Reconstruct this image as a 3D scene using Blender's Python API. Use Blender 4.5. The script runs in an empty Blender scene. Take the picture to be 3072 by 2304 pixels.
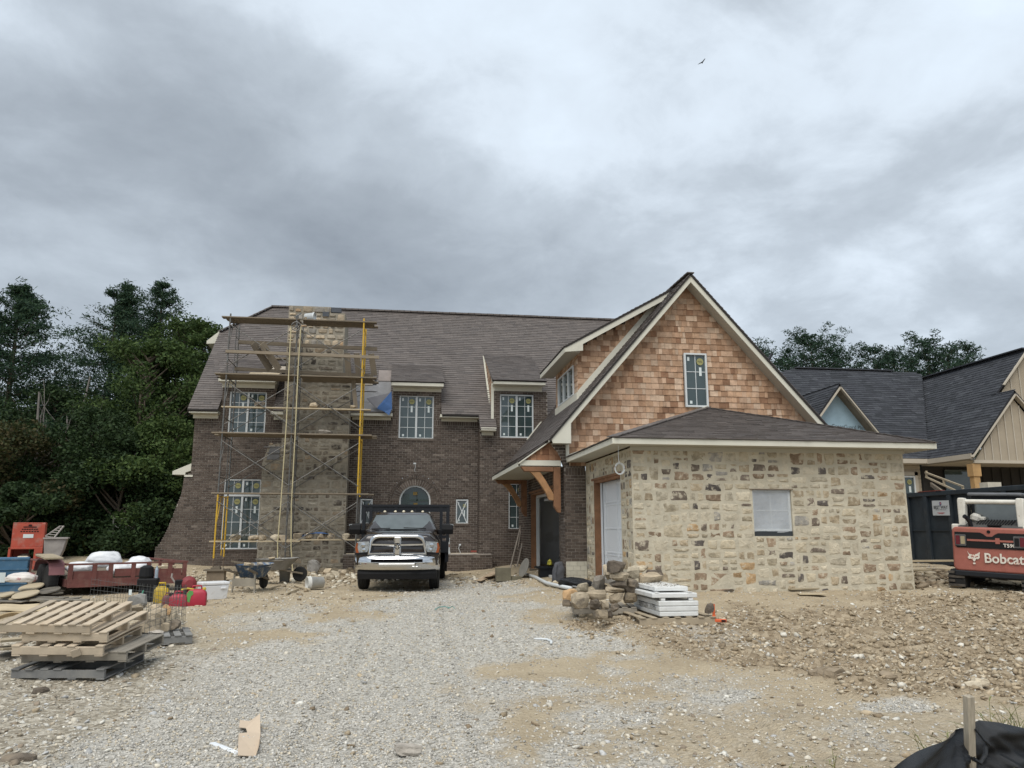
import bpy, bmesh, math, random
import numpy as np
from mathutils import Vector, Matrix
random.seed(7); np.random.seed(7)
SC = bpy.context.scene
COL = SC.collection
R = math.radians
# ---------------------------------------------------------------- camera
F_, CX, CY = 2308.0, 1536.0, 1152.0          # photograph is 3072 x 2304
PITCH, YAW = R(10.74), R(8.1)
CAM = np.array([0.0, 0.0, 1.65])
cd = bpy.data.cameras.new('camera'); cam = bpy.data.objects.new('camera', cd); COL.objects.link(cam)
cam.location = CAM; cam.rotation_euler = (R(90) + PITCH, 0, -YAW)
cd.sensor_fit = 'HORIZONTAL'; cd.sensor_width = 36.0; cd.lens = 36.0 * F_ / 3072.0
cd.clip_start = 0.05; cd.clip_end = 9000
SC.camera = cam
# ---------------------------------------------------------------- sky, sun, exposure
SUN_EL, SUN_AZ = R(58), R(205)                # azimuth clockwise from +Y
W = bpy.data.worlds.new('World'); SC.world = W; W.use_nodes = True
def build_world():
    nt = W.node_tree; nt.nodes.clear(); N = nt.nodes.new; L = nt.links.new
    out = N('ShaderNodeOutputWorld')
    sky = N('ShaderNodeTexSky'); sky.sky_type = 'NISHITA'; sky.sun_disc = False
    sky.sun_elevation = SUN_EL; sky.sun_rotation = SUN_AZ
    b1 = N('ShaderNodeBackground'); b1.inputs[1].default_value = 0.1; L(sky.outputs[0], b1.inputs[0])
    tc = N('ShaderNodeTexCoord'); sp = N('ShaderNodeSeparateXYZ'); L(tc.outputs['Generated'], sp.inputs[0])
    def mth(op, a, b=None, c=None):
        n = N('ShaderNodeMath'); n.operation = op
        for i, v in enumerate((a, b, c)):
            if v is None: continue
            if isinstance(v, (int, float)): n.inputs[i].default_value = v
            else: L(v, n.inputs[i])
        return n.outputs[0]
    zz = mth('ADD', mth('MAXIMUM', sp.outputs[2], 0.0), 0.34)
    u = mth('DIVIDE', sp.outputs[0], zz); v = mth('DIVIDE', sp.outputs[1], zz)
    cb = N('ShaderNodeCombineXYZ'); L(u, cb.inputs[0]); L(v, cb.inputs[1])
    def noise(scale, detail, rough, dist, off):
        m = N('ShaderNodeMapping'); m.inputs['Location'].default_value = off; L(cb.outputs[0], m.inputs[0])
        n = N('ShaderNodeTexNoise'); n.inputs['Scale'].default_value = scale; n.inputs['Detail'].default_value = detail
        n.inputs['Roughness'].default_value = rough; n.inputs['Distortion'].default_value = dist; L(m.outputs[0], n.inputs[0]); return n.outputs[0]
    big = noise(1.1, 3.0, 0.45, 0.3, SKY_OFF[0]); mid = noise(2.6, 6.0, 0.55, 0.35, SKY_OFF[1]); fine = noise(7.0, 6.0, 0.6, 0.3, SKY_OFF[2])
    s = mth('MULTIPLY', big, 0.42); s = mth('MULTIPLY_ADD', mid, 0.40, s); s = mth('MULTIPLY_ADD', fine, 0.18, s)
    # cloud masses that the photograph shows (direction, radii, thickness)
    _fwd = np.array([math.sin(YAW) * math.cos(PITCH), math.cos(YAW) * math.cos(PITCH), math.sin(PITCH)]); _r = np.array([math.cos(YAW), -math.sin(YAW), 0.0]); _u = np.cross(_r, _fwd)
    def cuv(x, y):
        d = _fwd + _r * (x - CX) / F_ - _u * (y - CY) / F_; d = d / np.linalg.norm(d); z_ = max(d[2], 0) + .34; return d[0] / z_, d[1] / z_
    for (px, py, rx, ry, w) in CLOUDS:
        cu, cv = cuv(px, py); ru = abs(cuv(px + rx, py)[0] - cu); rv = abs(cuv(px, py + ry)[1] - cv)
        du = mth('DIVIDE', mth('SUBTRACT', u, cu), ru); dv = mth('DIVIDE', mth('SUBTRACT', v, cv), rv)
        d2 = mth('ADD', mth('MULTIPLY', du, du), mth('MULTIPLY', dv, dv))
        g = mth('EXPONENT', mth('MULTIPLY', d2, -1.0))
        s = mth('MULTIPLY_ADD', g, w, s)
    rp = N('ShaderNodeValToRGB'); L(s, rp.inputs[0])
    e = rp.color_ramp.elements
    e[0].position = 0.20; e[0].color = (0.135, 0.153, 0.174, 1)
    e[1].position = 0.70; e[1].color = (0.455, 0.515, 0.575, 1)
    for p_, c_ in ((0.37, (0.205, 0.230, 0.257, 1)), (0.49, (0.285, 0.319, 0.354, 1)), (0.57, (0.385, 0.430, 0.476, 1))):
        x = e.new(p_); x.color = c_
    b2 = N('ShaderNodeBackground'); b2.inputs[1].default_value = 1.0; L(rp.outputs[0], b2.inputs[0])
    mx = N('ShaderNodeMixShader'); mx.inputs[0].default_value = 0.94
    L(b1.outputs[0], mx.inputs[1]); L(b2.outputs[0], mx.inputs[2]); L(mx.outputs[0], out.inputs[0])
SKY_OFF = ((3.1, 7.7, 0), (1.3, 4.2, 0), (9.4, 2.1, 0))
CLOUDS = [(450, 560, 620, 330, -0.12), (1050, 780, 520, 230, -0.075), (1700, 900, 700, 170, -0.07), (150, 850, 450, 170, -0.03), (2520, 620, 380, 260, -0.06), (1700, 230, 800, 380, 0.11), (1450, 560, 350, 170, 0.05), (150, 60, 500, 150, 0.06), (2750, 300, 350, 320, 0.06), (1380, 700, 190, 70, 0.05), (2650, 880, 350, 110, 0.04)]
build_world()
sl = bpy.data.lights.new('sun', 'SUN'); sl.energy = 1.5; sl.angle = R(50); sl.color = (1.0, 0.955, 0.88)
so = bpy.data.objects.new('sun', sl); COL.objects.link(so)
sd = Vector((math.sin(SUN_AZ) * math.cos(SUN_EL), math.cos(SUN_AZ) * math.cos(SUN_EL), math.sin(SUN_EL)))
so.rotation_euler = (-sd).to_track_quat('-Z', 'Y').to_euler(); so.location = (0, 0, 60)
VS = SC.view_settings; VS.view_transform = 'Standard'; VS.look = 'None'; VS.gamma = 1.0; VS.use_curve_mapping = False
VS.exposure = 1.0
SC.cycles.use_denoising = True
SC.cycles.max_bounces = 6
# ---------------------------------------------------------------- pixel -> place (ray meets wall or ground)
_fw = np.array([math.sin(YAW) * math.cos(PITCH), math.cos(YAW) * math.cos(PITCH), math.sin(PITCH)])
_rt = np.array([math.cos(YAW), -math.sin(YAW), 0.0]); _up = np.cross(_rt, _fw)
def ray(x, y): return _fw + _rt * (x - CX) / F_ - _up * (y - CY) / F_
def oY(x, y, Y): d = ray(x, y); return CAM + d * (Y / d[1])
def oX(x, y, X): d = ray(x, y); return CAM + d * (X / d[0])
def oZ(x, y, Z): d = ray(x, y); return CAM + d * ((Z - 1.65) / d[2])
def sst(a, b, x):
    t = np.clip((x - a) / (b - a), 0, 1); return t * t * (3 - 2 * t)
_PY = [-60, 0, 6, 9.5, 12, 15, 19, 24, 30, 60, 9000]; _PZ = [-.1, -.12, -.14, -.13, .03, .15, .22, .24, .28, .2, -8]
def H0(x, y):
    z = np.interp(y, _PY, _PZ)
    z = z + sst(2.0, 5.0, x) * sst(10.5, 15.0, y) * .22 * (1 - sst(40, 60, y))
    z = z + sst(10.5, 13.5, x) * sst(14, 19, y) * .22 * (1 - sst(40, 60, y))
    z = z + .5 * np.exp(-((x + 11.0) / 4.0) ** 2 - ((y - 29.0) / 2.0) ** 2)
    z = z + .12 * np.exp(-((x + 3.9) / 3.0) ** 2 - ((y - 27.4) / 1.4) ** 2)
    return z
def gp(x, y):
    """the ground under a pixel of the photograph"""
    d = ray(x, y); a = 2.0; b = 2.0
    for k in range(400):
        b = a + .25; p = CAM + d * b
        if p[2] <= H0(p[0], p[1]): break
        a = b
    for k in range(9):
        t = (a + b) / 2; p = CAM + d * t
        if p[2] <= H0(p[0], p[1]): b = t
        else: a = t
    return Vector(p)
def PD(x, y, depth): return Vector(CAM + ray(x, y) * depth)
def gz(x, y): return float(H0(np.float64(x), np.float64(y)))
# ---------------------------------------------------------------- tags and mesh helpers
def tag(o, label=None, cat=None, group=None, kind=None):
    if cat and not kind: kind = 'thing'
    for k, v in (('label', label), ('category', cat), ('group', group), ('kind', kind)):
        if v: o[k] = v
    return o
def thing(name, label, cat, loc=(0, 0, 0), rz=0.0, group=None, rot=None):
    o = bpy.data.objects.new(name, None); COL.objects.link(o); o.empty_display_size = .2
    o.location = loc; o.rotation_euler = rot if rot else (0, 0, rz)
    return tag(o, label, cat, group)
def mat4(o): return Matrix.LocRotScale(o.location, o.rotation_euler, o.scale)
def wmat(o):
    m = mat4(o)
    while o.parent: o = o.parent; m = mat4(o) @ m
    return m
def link(name, me, m, parent=None, smooth=False):
    o = bpy.data.objects.new(name, me); COL.objects.link(o)
    if m is not None and not me.materials: me.materials.append(m)
    if parent: o.parent = parent
    if smooth: me.polygons.foreach_set('use_smooth', [True] * len(me.polygons))
    return o
def npmesh(name, V, Fq):
    """mesh from numpy arrays; all faces have the same vertex count"""
    me = bpy.data.meshes.new(name); V = np.ascontiguousarray(V, np.float32); Fq = np.ascontiguousarray(Fq, np.int32)
    k = Fq.shape[1]; me.vertices.add(len(V)); me.vertices.foreach_set('co', V.ravel())
    me.loops.add(Fq.size); me.loops.foreach_set('vertex_index', Fq.ravel())
    me.polygons.add(len(Fq)); me.polygons.foreach_set('loop_start', np.arange(0, Fq.size, k, dtype=np.int32))
    try: me.polygons.foreach_set('loop_total', np.full(len(Fq), k, np.int32))
    except Exception: pass
    me.update(calc_edges=True); return me
def frame(d, up=(0, 0, 1)):
    d = Vector(d).normalized(); u = Vector(up)
    if abs(d.dot(u)) > .98: u = Vector((1, 0, 0)) if abs(d.x) < .9 else Vector((0, 1, 0))
    s = d.cross(u).normalized(); return d, s, s.cross(d).normalized()
class MB:
    def __init__(s): s.v = []; s.f = []
    def add(s, vs, fs):
        b = len(s.v); s.v += [tuple(p) for p in vs]; s.f += [tuple(b + i for i in q) for q in fs]; return s
    def box(s, c, size, rot=None, taper=1.0):
        hx, hy, hz = size[0] / 2, size[1] / 2, size[2] / 2
        P = [Vector((sx * hx * (taper if sz > 0 else 1), sy * hy * (taper if sz > 0 else 1), sz * hz)) for sz in (-1, 1) for sy in (-1, 1) for sx in (-1, 1)]
        if rot is not None:
            m = rot if isinstance(rot, Matrix) else Matrix.Rotation(rot, 3, 'Z'); P = [m @ p for p in P]
        c = Vector(c)
        return s.add([p + c for p in P], [(0, 2, 3, 1), (4, 5, 7, 6), (0, 1, 5, 4), (2, 6, 7, 3), (0, 4, 6, 2), (1, 3, 7, 5)])
    def b2(s, x0, x1, y0, y1, z0, z1): return s.box(((x0 + x1) / 2, (y0 + y1) / 2, (z0 + z1) / 2), (abs(x1 - x0), abs(y1 - y0), abs(z1 - z0)))
    def beam(s, p, q, w, h, up=(0, 0, 1)):
        p, q = Vector(p), Vector(q); d, a, b = frame(q - p, up)
        P = [o + a * (i * w / 2) + b * (j * h / 2) for o in (p, q) for j in (-1, 1) for i in (-1, 1)]
        return s.add(P, [(0, 1, 3, 2), (4, 6, 7, 5), (0, 4, 5, 1), (2, 3, 7, 6), (0, 2, 6, 4), (1, 5, 7, 3)])
    def tube(s, p, q, r, n=8, r2=None, cap=True):
        p, q = Vector(p), Vector(q); d, a, b = frame(q - p); r2 = r if r2 is None else r2; P = []
        for o, rr in ((p, r), (q, r2)):
            for i in range(n):
                t = 2 * math.pi * i / n; P.append(o + a * (math.cos(t) * rr) + b * (math.sin(t) * rr))
        fs = [(i, (i + 1) % n, n + (i + 1) % n, n + i) for i in range(n)]
        if cap: fs += [tuple(range(n - 1, -1, -1)), tuple(range(n, 2 * n))]
        return s.add(P, fs)
    def path(s, pts, r, n=6, closed=False):
        pts = [Vector(p) for p in pts]; m = len(pts); P = []
        for k, p in enumerate(pts):
            a_ = pts[k - 1] if (k or closed) else p; b_ = pts[(k + 1) % m] if (k < m - 1 or closed) else p
            d, a, b = frame(b_ - a_); rr = r[k] if isinstance(r, (list, tuple)) else r
            for i in range(n):
                t = 2 * math.pi * i / n; P.append(p + a * (math.cos(t) * rr) + b * (math.sin(t) * rr))
        fs = []
        for k in range(m if closed else m - 1):
            k2 = (k + 1) % m
            fs += [(k * n + i, k * n + (i + 1) % n, k2 * n + (i + 1) % n, k2 * n + i) for i in range(n)]
        if not closed: fs += [tuple(range(n - 1, -1, -1)), tuple((m - 1) * n + i for i in range(n))]
        return s.add(P, fs)
    def prism(s, poly, o, ux, uy, th):
        """poly in 2D spanned by ux, uy from o; thickness vector th"""
        o, ux, uy, th = Vector(o), Vector(ux), Vector(uy), Vector(th); n = len(poly)
        P = [o + ux * a + uy * b for a, b in poly]; P += [p + th for p in P]
        return s.add(P, [tuple(range(n - 1, -1, -1)), tuple(range(n, 2 * n))] + [(i, (i + 1) % n, n + (i + 1) % n, n + i) for i in range(n)])
    def lathe(s, prof, c=(0, 0, 0), axis=(0, 0, 1), n=20, sy=1.0):
        d, a, b = frame(axis); c = Vector(c); P = []
        for (r, h) in prof:
            for i in range(n):
                t = 2 * math.pi * i / n; P.append(c + d * h + a * (math.cos(t) * r) + b * (math.sin(t) * r * sy))
        m = len(prof); fs = [(k * n + i, k * n + (i + 1) % n, (k + 1) * n + (i + 1) % n, (k + 1) * n + i) for k in range(m - 1) for i in range(n)]
        if prof[0][0] > 1e-4: fs.append(tuple(range(n - 1, -1, -1)))
        if prof[-1][0] > 1e-4: fs.append(tuple((m - 1) * n + i for i in range(n)))
        return s.add(P, fs)
    def loft(s, rings, cap=True):
        n = len(rings[0]); P = [p for r in rings for p in r]
        fs = [(k * n + i, k * n + (i + 1) % n, (k + 1) * n + (i + 1) % n, (k + 1) * n + i) for k in range(len(rings) - 1) for i in range(n)]
        if cap: fs += [tuple(range(n - 1, -1, -1)), tuple((len(rings) - 1) * n + i for i in range(n))]
        return s.add(P, fs)
    def grid(s, nu, nv, fn):
        P = [fn(i / nu, j / nv) for j in range(nv + 1) for i in range(nu + 1)]
        return s.add(P, [(j * (nu + 1) + i, j * (nu + 1) + i + 1, (j + 1) * (nu + 1) + i + 1, (j + 1) * (nu + 1) + i) for j in range(nv) for i in range(nu)])
    def build(s, name, m, parent=None, local=False, smooth=False, bevel=0, seg=2, flip=False, kind=None, label=None, sub=0, solid=0):
        vs = s.v
        if parent is not None and not local:
            inv = wmat(parent).inverted(); vs = [inv @ Vector(p) for p in vs]
        me = bpy.data.meshes.new(name); me.from_pydata([tuple(p) for p in vs], [], s.f)
        bm = bmesh.new(); bm.from_mesh(me); bmesh.ops.recalc_face_normals(bm, faces=bm.faces); bm.to_mesh(me); bm.free()
        o = link(name, me, m, parent, smooth)
        if solid: md = o.modifiers.new('Solid', 'SOLIDIFY'); md.thickness = solid; md.offset = 0
        if bevel: md = o.modifiers.new('Bevel', 'BEVEL'); md.width = bevel; md.segments = seg; md.limit_method = 'ANGLE'; md.angle_limit = R(35)
        if sub: md = o.modifiers.new('Sub', 'SUBSURF'); md.levels = sub; md.render_levels = sub
        if bevel and smooth is None: pass
        if kind: o['kind'] = kind
        if label: o['label'] = label
        return o
# ---------------------------------------------------------------- materials
def nodes(name):
    m = bpy.data.materials.new(name); m.use_nodes = True; nt = m.node_tree
    return m, nt, nt.nodes['Principled BSDF']
def lin(c):
    """sRGB 0-255 -> linear"""
    f = lambda v: ((v / 255 + .055) / 1.055) ** 2.4 if v > 10 else v / 255 / 12.92
    return tuple(f(v) for v in c)
def rgba(c): return (*c, 1.0)
def M(name, col, rough=.75, var=.18, scale=3.0, metal=0.0, bump=0.0, bscale=60.0, rnd=0.0, island=False, spec=.4, col2=None, blot=None, ramp=None, attr=None, coat=0.0, stretch=None, alpha=None, trans=0.0):
    """procedural surface: noise mottling, per-piece variation, blotches of a second colour, fine relief"""
    m, nt, b = nodes(name); N = nt.nodes.new; L = nt.links.new
    geo = N('ShaderNodeNewGeometry'); pos = geo.outputs['Position']
    if stretch:
        tcn = N('ShaderNodeTexCoord'); mp = N('ShaderNodeMapping'); mp.inputs['Scale'].default_value = stretch
        L(tcn.outputs['Object'], mp.inputs[0]); pos = mp.outputs[0]
    def noise(sc, det=5.0, ro=.6):
        n = N('ShaderNodeTexNoise'); n.inputs['Scale'].default_value = sc; n.inputs['Detail'].default_value = det; n.inputs['Roughness'].default_value = ro
        L(pos, n.inputs[0]); return n.outputs[0]
    def mr(x, a, b_, c, d):
        n = N('ShaderNodeMapRange'); L(x, n.inputs[0])
        for i, v in zip((1, 2, 3, 4), (a, b_, c, d)): n.inputs[i].default_value = v
        return n.outputs[0]
    def mix(fac, A, B, mode='MIX'):
        n = N('ShaderNodeMix'); n.data_type = 'RGBA'; n.blend_type = mode
        for s_, v in ((n.inputs[0], fac), (n.inputs[6], A), (n.inputs[7], B)):
            if hasattr(v, 'is_output'): L(v, s_)
            elif isinstance(v, (int, float)): s_.default_value = v
            else: s_.default_value = rgba(v)
        return n.outputs[2]
    rn = None
    if rnd or ramp:
        oi = N('ShaderNodeObjectInfo'); rn = oi.outputs['Random']
        if island:
            a = N('ShaderNodeMath'); a.operation = 'ADD'; L(rn, a.inputs[0]); L(geo.outputs['Random Per Island'], a.inputs[1])
            f = N('ShaderNodeMath'); f.operation = 'FRACT'; L(a.outputs[0], f.inputs[0]); rn = f.outputs[0]
    base = col
    if attr:
        at = N('ShaderNodeAttribute'); at.attribute_name = attr; base = at.outputs['Color']
    if ramp:
        r = N('ShaderNodeValToRGB'); r.color_ramp.interpolation = 'CONSTANT'; L(rn, r.inputs[0]); e = r.color_ramp.elements
        tot = sum(w for _, w in ramp); acc = 0
        for i, (c, w) in enumerate(ramp):
            x = e[i] if i < 2 else e.new(min(acc / tot, .999)); x.position = min(acc / tot, .999); x.color = rgba(c); acc += w
        base = r.outputs[0]
    if col2: base = mix(mr(noise(scale * .7), .42, .6, 0, 1), base, col2)
    if var:
        n = noise(scale)
        base = mix(1.0, base, mix(mr(n, .3, .7, 0, 1), (1 - var,) * 3, (1 + var,) * 3), 'MULTIPLY')
    if rnd and rn is not None:
        w = N('ShaderNodeMath'); w.operation = 'MULTIPLY'; L(rn, w.inputs[0]); w.inputs[1].default_value = 17.31
        f = N('ShaderNodeMath'); f.operation = 'FRACT'; L(w.outputs[0], f.inputs[0])
        g = N('ShaderNodeCombineColor'); x = mr(f.outputs[0], 0, 1, 1 - rnd, 1 + rnd)
        for i in range(3): L(x, g.inputs[i])
        base = mix(1.0, base, g.outputs[0], 'MULTIPLY')
    if blot:
        c2, sc2, lo, hi, amt = blot
        base = mix(mr(noise(sc2, 6.0, .65), lo, hi, 0, amt), base, c2)
    if hasattr(base, 'is_output'): L(base, b.inputs['Base Color'])
    else: b.inputs['Base Color'].default_value = rgba(base)
    b.inputs['Roughness'].default_value = rough; b.inputs['Metallic'].default_value = metal
    b.inputs['Specular IOR Level'].default_value = spec; b.inputs['Coat Weight'].default_value = coat; b.inputs['Coat Roughness'].default_value = .06
    if trans: b.inputs['Transmission Weight'].default_value = trans
    if alpha is not None: b.inputs['Alpha'].default_value = alpha
    if bump:
        bp = N('ShaderNodeBump'); bp.inputs['Strength'].default_value = min(bump, 1.0); bp.inputs['Distance'].default_value = .02 * max(1, bump)
        L(noise(bscale, 6.0, .65), bp.inputs['Height']); L(bp.outputs[0], b.inputs['Normal'])
    return m
# ================================================================ GROUND
_lat = np.random.RandomState(11).rand(256, 256)
def vnoise(x, y, s):
    x = np.asarray(x) / s + 1000.3; y = np.asarray(y) / s + 1000.7
    i = np.floor(x).astype(int); j = np.floor(y).astype(int); fx = x - i; fy = y - j
    fx = fx * fx * (3 - 2 * fx); fy = fy * fy * (3 - 2 * fy); g = lambda a, b: _lat[a % 256, b % 256]
    return (g(i, j) * (1 - fx) + g(i + 1, j) * fx) * (1 - fy) + (g(i, j + 1) * (1 - fx) + g(i + 1, j + 1) * fx) * fy
def project(x, y, z):
    dx, dy, dz = x - CAM[0], y - CAM[1], z - CAM[2]
    k = np.maximum(dx * _fw[0] + dy * _fw[1] + dz * _fw[2], .3)
    return CX + F_ * (dx * _rt[0] + dy * _rt[1]) / k, CY - F_ * (dx * _up[0] + dy * _up[1] + dz * _up[2]) / k
_LV = [1745, 1770, 1800, 1850, 1900, 1950, 2000, 2100, 2200, 2304, 2600]; _LX = [1330, 1290, 1150, 1060, 960, 820, 700, 560, 420, 300, 100]
_RV = [1745, 1770, 1800, 1850, 1900, 1950, 2000, 2050, 2100, 2150, 2200, 2304, 2600]; _RX = [1430, 1500, 1580, 1640, 1640, 1560, 1500, 1560, 1500, 1420, 1380, 1300, 1200]
def masks(x, y):
    u, v = project(x, y, H0(x, y)); n = (vnoise(x, y, .9) - .5) * 2 + (vnoise(x, y, .3) - .5); w = 110 + (v - 1750) * .35
    g = sst(-1, 1, (u - np.interp(v, _LV, _LX)) / w + n * .9) * sst(-1, 1, (np.interp(v, _RV, _RX) - u) / w + n * .9) * (v > 1735)
    g = np.maximum(g, .75 * sst(.50, .74, vnoise(x + 7, y, 1.1) * .7 + vnoise(x, y, .35) * .3) * sst(350, 900, u) * sst(2700, 1700, u) * sst(1770, 1860, v))
    for (a, b, ra, rb) in ((2560, 2225, 170, 45), (2700, 2110, 120, 22), (1850, 2120, 190, 60), (2160, 2095, 110, 26), (1610, 1925, 70, 20), (1500, 1760, 120, 20)):
        g = np.maximum(g, .8 * sst(1.6, .2, ((u - a) / ra) ** 2 + ((v - b) / rb) ** 2 + n * 1.0))
    lo = np.interp(u, [1850, 2100, 2450, 2600, 3072, 3500], [1905, 1960, 2030, 2075, 2085, 2090]); hi = np.interp(u, [1850, 2200, 2600, 3072], [1880, 1825, 1800, 1785])
    c = sst(-1, 1, (lo - v) / 34 + n * 1.2) * sst(-1, 1, (v - hi) / 26 + n * 1.2) * sst(1700, 2150, u)
    c = np.maximum(c, sst(1.2, .5, ((u - 1830) / 150) ** 2 + ((v - 1880) / 40) ** 2 + n * .6) * .8)
    p = sst(900, 500, u + n * 90) * sst(1850, 1960, v + n * 25); p = np.maximum(p, sst(1500, 1700, u) * sst(2060, 2150, v) * .35)
    return np.clip(g, 0, 1), np.clip(c, 0, 1), np.clip(p, 0, 1)
def H(x, y):
    g, c, p = masks(x, y); near = 1 - sst(30, 45, np.hypot(x, y - 14))
    a = (vnoise(x, y, .55) - .5) * .05 + (vnoise(x, y, .17) - .5) * .022
    b = (vnoise(x, y, .7) - .45) * .16 + (vnoise(x, y, .28) - .45) * .12 + (vnoise(x, y, .12) - .5) * .06
    r = 0.0
    for (p, q) in RUTS:
        dx, dy = q[0] - p[0], q[1] - p[1]; L = math.hypot(dx, dy); t = ((x - p[0]) * dx + (y - p[1]) * dy) / L; e = ((x - p[0]) * dy - (y - p[1]) * dx) / L + .06 * np.sin(t * 1.3); k = sst(-.2, .5, t) * sst(L + .2, L - .5, t)
        r = r + k * (-.035 * np.exp(-(e / .10) ** 2) + .018 * np.exp(-((np.abs(e) - .2) / .07) ** 2))
    a = a + r; b = b + r * .5
    return H0(x, y) + near * (a * (1 - c) + b * c)
RUTS = [(gp(1960, 2150)[:2], gp(2330, 2330)[:2]), (gp(2120, 2110)[:2], gp(2560, 2330)[:2]), (gp(1180, 1800)[:2], gp(900, 2290)[:2]), (gp(1330, 1800)[:2], gp(1500, 2290)[:2])]
def axis(lo, hi, fine, far):
    a = list(np.arange(lo, hi + 1e-6, fine)); s = fine; x = hi; r = []
    while x < far: s *= 1.35; x += s; r.append(x)
    s = fine; x = lo; l = []
    while x > -far: s *= 1.35; x -= s; l.append(x)
    return np.array(l[::-1] + a + r)
def make_ground():
    xs = axis(-13, 15, .085, 4000); ys = axis(3.2, 26, .085, 4000)
    X, Y = np.meshgrid(xs, ys); Z = H(X, Y)
    V = np.stack([X, Y, Z], -1).reshape(-1, 3); nx, ny = len(xs), len(ys)
    i = np.arange(nx * ny).reshape(ny, nx); Fq = np.stack([i[:-1, :-1], i[:-1, 1:], i[1:, 1:], i[1:, :-1]], -1).reshape(-1, 4)
    me = npmesh('ground', V, Fq); g, c, p = masks(X, Y)
    at = me.color_attributes.new('mask', 'FLOAT_COLOR', 'POINT')
    at.data.foreach_set('color', np.stack([g, c, p, np.ones_like(g)], -1).astype(np.float32).ravel())
    m, nt, b = nodes('site_ground'); N = nt.nodes.new; L = nt.links.new
    geo = N('ShaderNodeNewGeometry'); pos = geo.outputs['Position']
    am = N('ShaderNodeAttribute'); am.attribute_name = 'mask'; sp = N('ShaderNodeSeparateColor'); L(am.outputs['Color'], sp.inputs[0])
    def noise(sc, det=5.0, ro=.6):
        n = N('ShaderNodeTexNoise'); n.inputs['Scale'].default_value = sc; n.inputs['Detail'].default_value = det; n.inputs['Roughness'].default_value = ro; L(pos, n.inputs[0]); return n.outputs[0]
    def ramp(x, *st):
        r = N('ShaderNodeValToRGB'); L(x, r.inputs[0]); e = r.color_ramp.elements
        for k, (p_, c_) in enumerate(st):
            y = e[k] if k < 2 else e.new(p_); y.position = p_; y.color = rgba(c_)
        return r.outputs[0]
    def mix(f, A, B):
        n = N('ShaderNodeMix'); n.data_type = 'RGBA'; L(f, n.inputs[0]); L(A, n.inputs[6]); L(B, n.inputs[7]); return n.outputs[2]
    def vor(sc):
        n = N('ShaderNodeTexVoronoi'); n.inputs['Scale'].default_value = sc; L(pos, n.inputs['Vector']); return n
    d1 = ramp(noise(1.1, 8, .68), (.3, (.32, .25, .16)), (.72, (.56, .47, .33)), (.5, (.455, .37, .25)))
    d2 = ramp(noise(26, 5, .7), (.35, (.245, .198, .14)), (.66, (.53, .465, .35)))
    n1 = N('ShaderNodeMix'); n1.data_type = 'RGBA'; n1.inputs[0].default_value = .42; L(d1, n1.inputs[6]); L(d2, n1.inputs[7]); dirt = n1.outputs[2]
    v1 = vor(34); gsep = N('ShaderNodeSeparateColor'); L(v1.outputs['Color'], gsep.inputs[0])
    grav = ramp(gsep.outputs[0], (.0, (.27, .252, .215)), (1.0, (.58, .555, .50)), (.4, (.44, .418, .37)))
    v2 = vor(16); csep = N('ShaderNodeSeparateColor'); L(v2.outputs['Color'], csep.inputs[0])
    clod = ramp(csep.outputs[1], (.0, (.225, .175, .115)), (1.0, (.44, .365, .26)), (.6, (.335, .268, .185)))
    v3 = vor(20); psep = N('ShaderNodeSeparateColor'); L(v3.outputs['Color'], psep.inputs[0])
    peb = ramp(psep.outputs[2], (.0, (.23, .20, .155)), (1.0, (.54, .50, .42)), (.5, (.36, .32, .25)))
    def soft(x, amt):
        a = N('ShaderNodeMath'); a.operation = 'MULTIPLY_ADD'; L(noise(9, 6, .7), a.inputs[0]); a.inputs[1].default_value = amt; L(x, a.inputs[2])
        r = N('ShaderNodeMapRange'); L(a.outputs[0], r.inputs[0]); r.inputs[1].default_value = amt * .5 + .22; r.inputs[2].default_value = amt * .5 + .72; return r.outputs[0]
    col = mix(soft(sp.outputs[2], .8), dirt, peb); col = mix(soft(sp.outputs[1], .7), col, clod); col = mix(soft(sp.outputs[0], .8), col, grav)
    L(col, b.inputs['Base Color']); b.inputs['Roughness'].default_value = .95; b.inputs['Specular IOR Level'].default_value = .15
    bp = N('ShaderNodeBump'); bp.inputs['Strength'].default_value = .8; bp.inputs['Distance'].default_value = .03
    ad = N('ShaderNodeMath'); ad.operation = 'ADD'; L(noise(40, 5, .7), ad.inputs[0]); L(v1.outputs['Distance'], ad.inputs[1]); L(ad.outputs[0], bp.inputs['Height']); L(bp.outputs[0], b.inputs['Normal'])
    o = link('ground', me, m); o['kind'] = 'structure'; o['label'] = 'tan dirt building site ground with grey gravel drive'
    me.polygons.foreach_set('use_smooth', [True] * len(me.polygons))
make_ground()
# ---------------------------------------------------------------- loose stones lying on it
def rot_mats(n, rs, tilt=1.0):
    a, b, c = rs.rand(n) * 6.283, (rs.rand(n) - .5) * 2 * tilt, (rs.rand(n) - .5) * 2 * tilt
    ca, sa, cb, sb, cc, sc = np.cos(a), np.sin(a), np.cos(b), np.sin(b), np.cos(c), np.sin(c); o, z = np.ones(n), np.zeros(n)
    A = np.stack([ca, -sa, z, sa, ca, z, z, z, o], -1).reshape(n, 3, 3); B = np.stack([o, z, z, z, cb, -sb, z, sb, cb], -1).reshape(n, 3, 3)
    C = np.stack([cc, z, sc, z, o, z, -sc, z, cc], -1).reshape(n, 3, 3); return A @ B @ C
_bm = bmesh.new(); bmesh.ops.create_icosphere(_bm, subdivisions=1, radius=1.0); ICO_V = np.array([v.co[:] for v in _bm.verts]); ICO_F = np.array([[v.index for v in f.verts] for f in _bm.faces]); _bm.free()
CUBE_V = np.array([(x, y, z) for z in (-1, 1) for y in (-1, 1) for x in (-1, 1)], float) * .62
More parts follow.
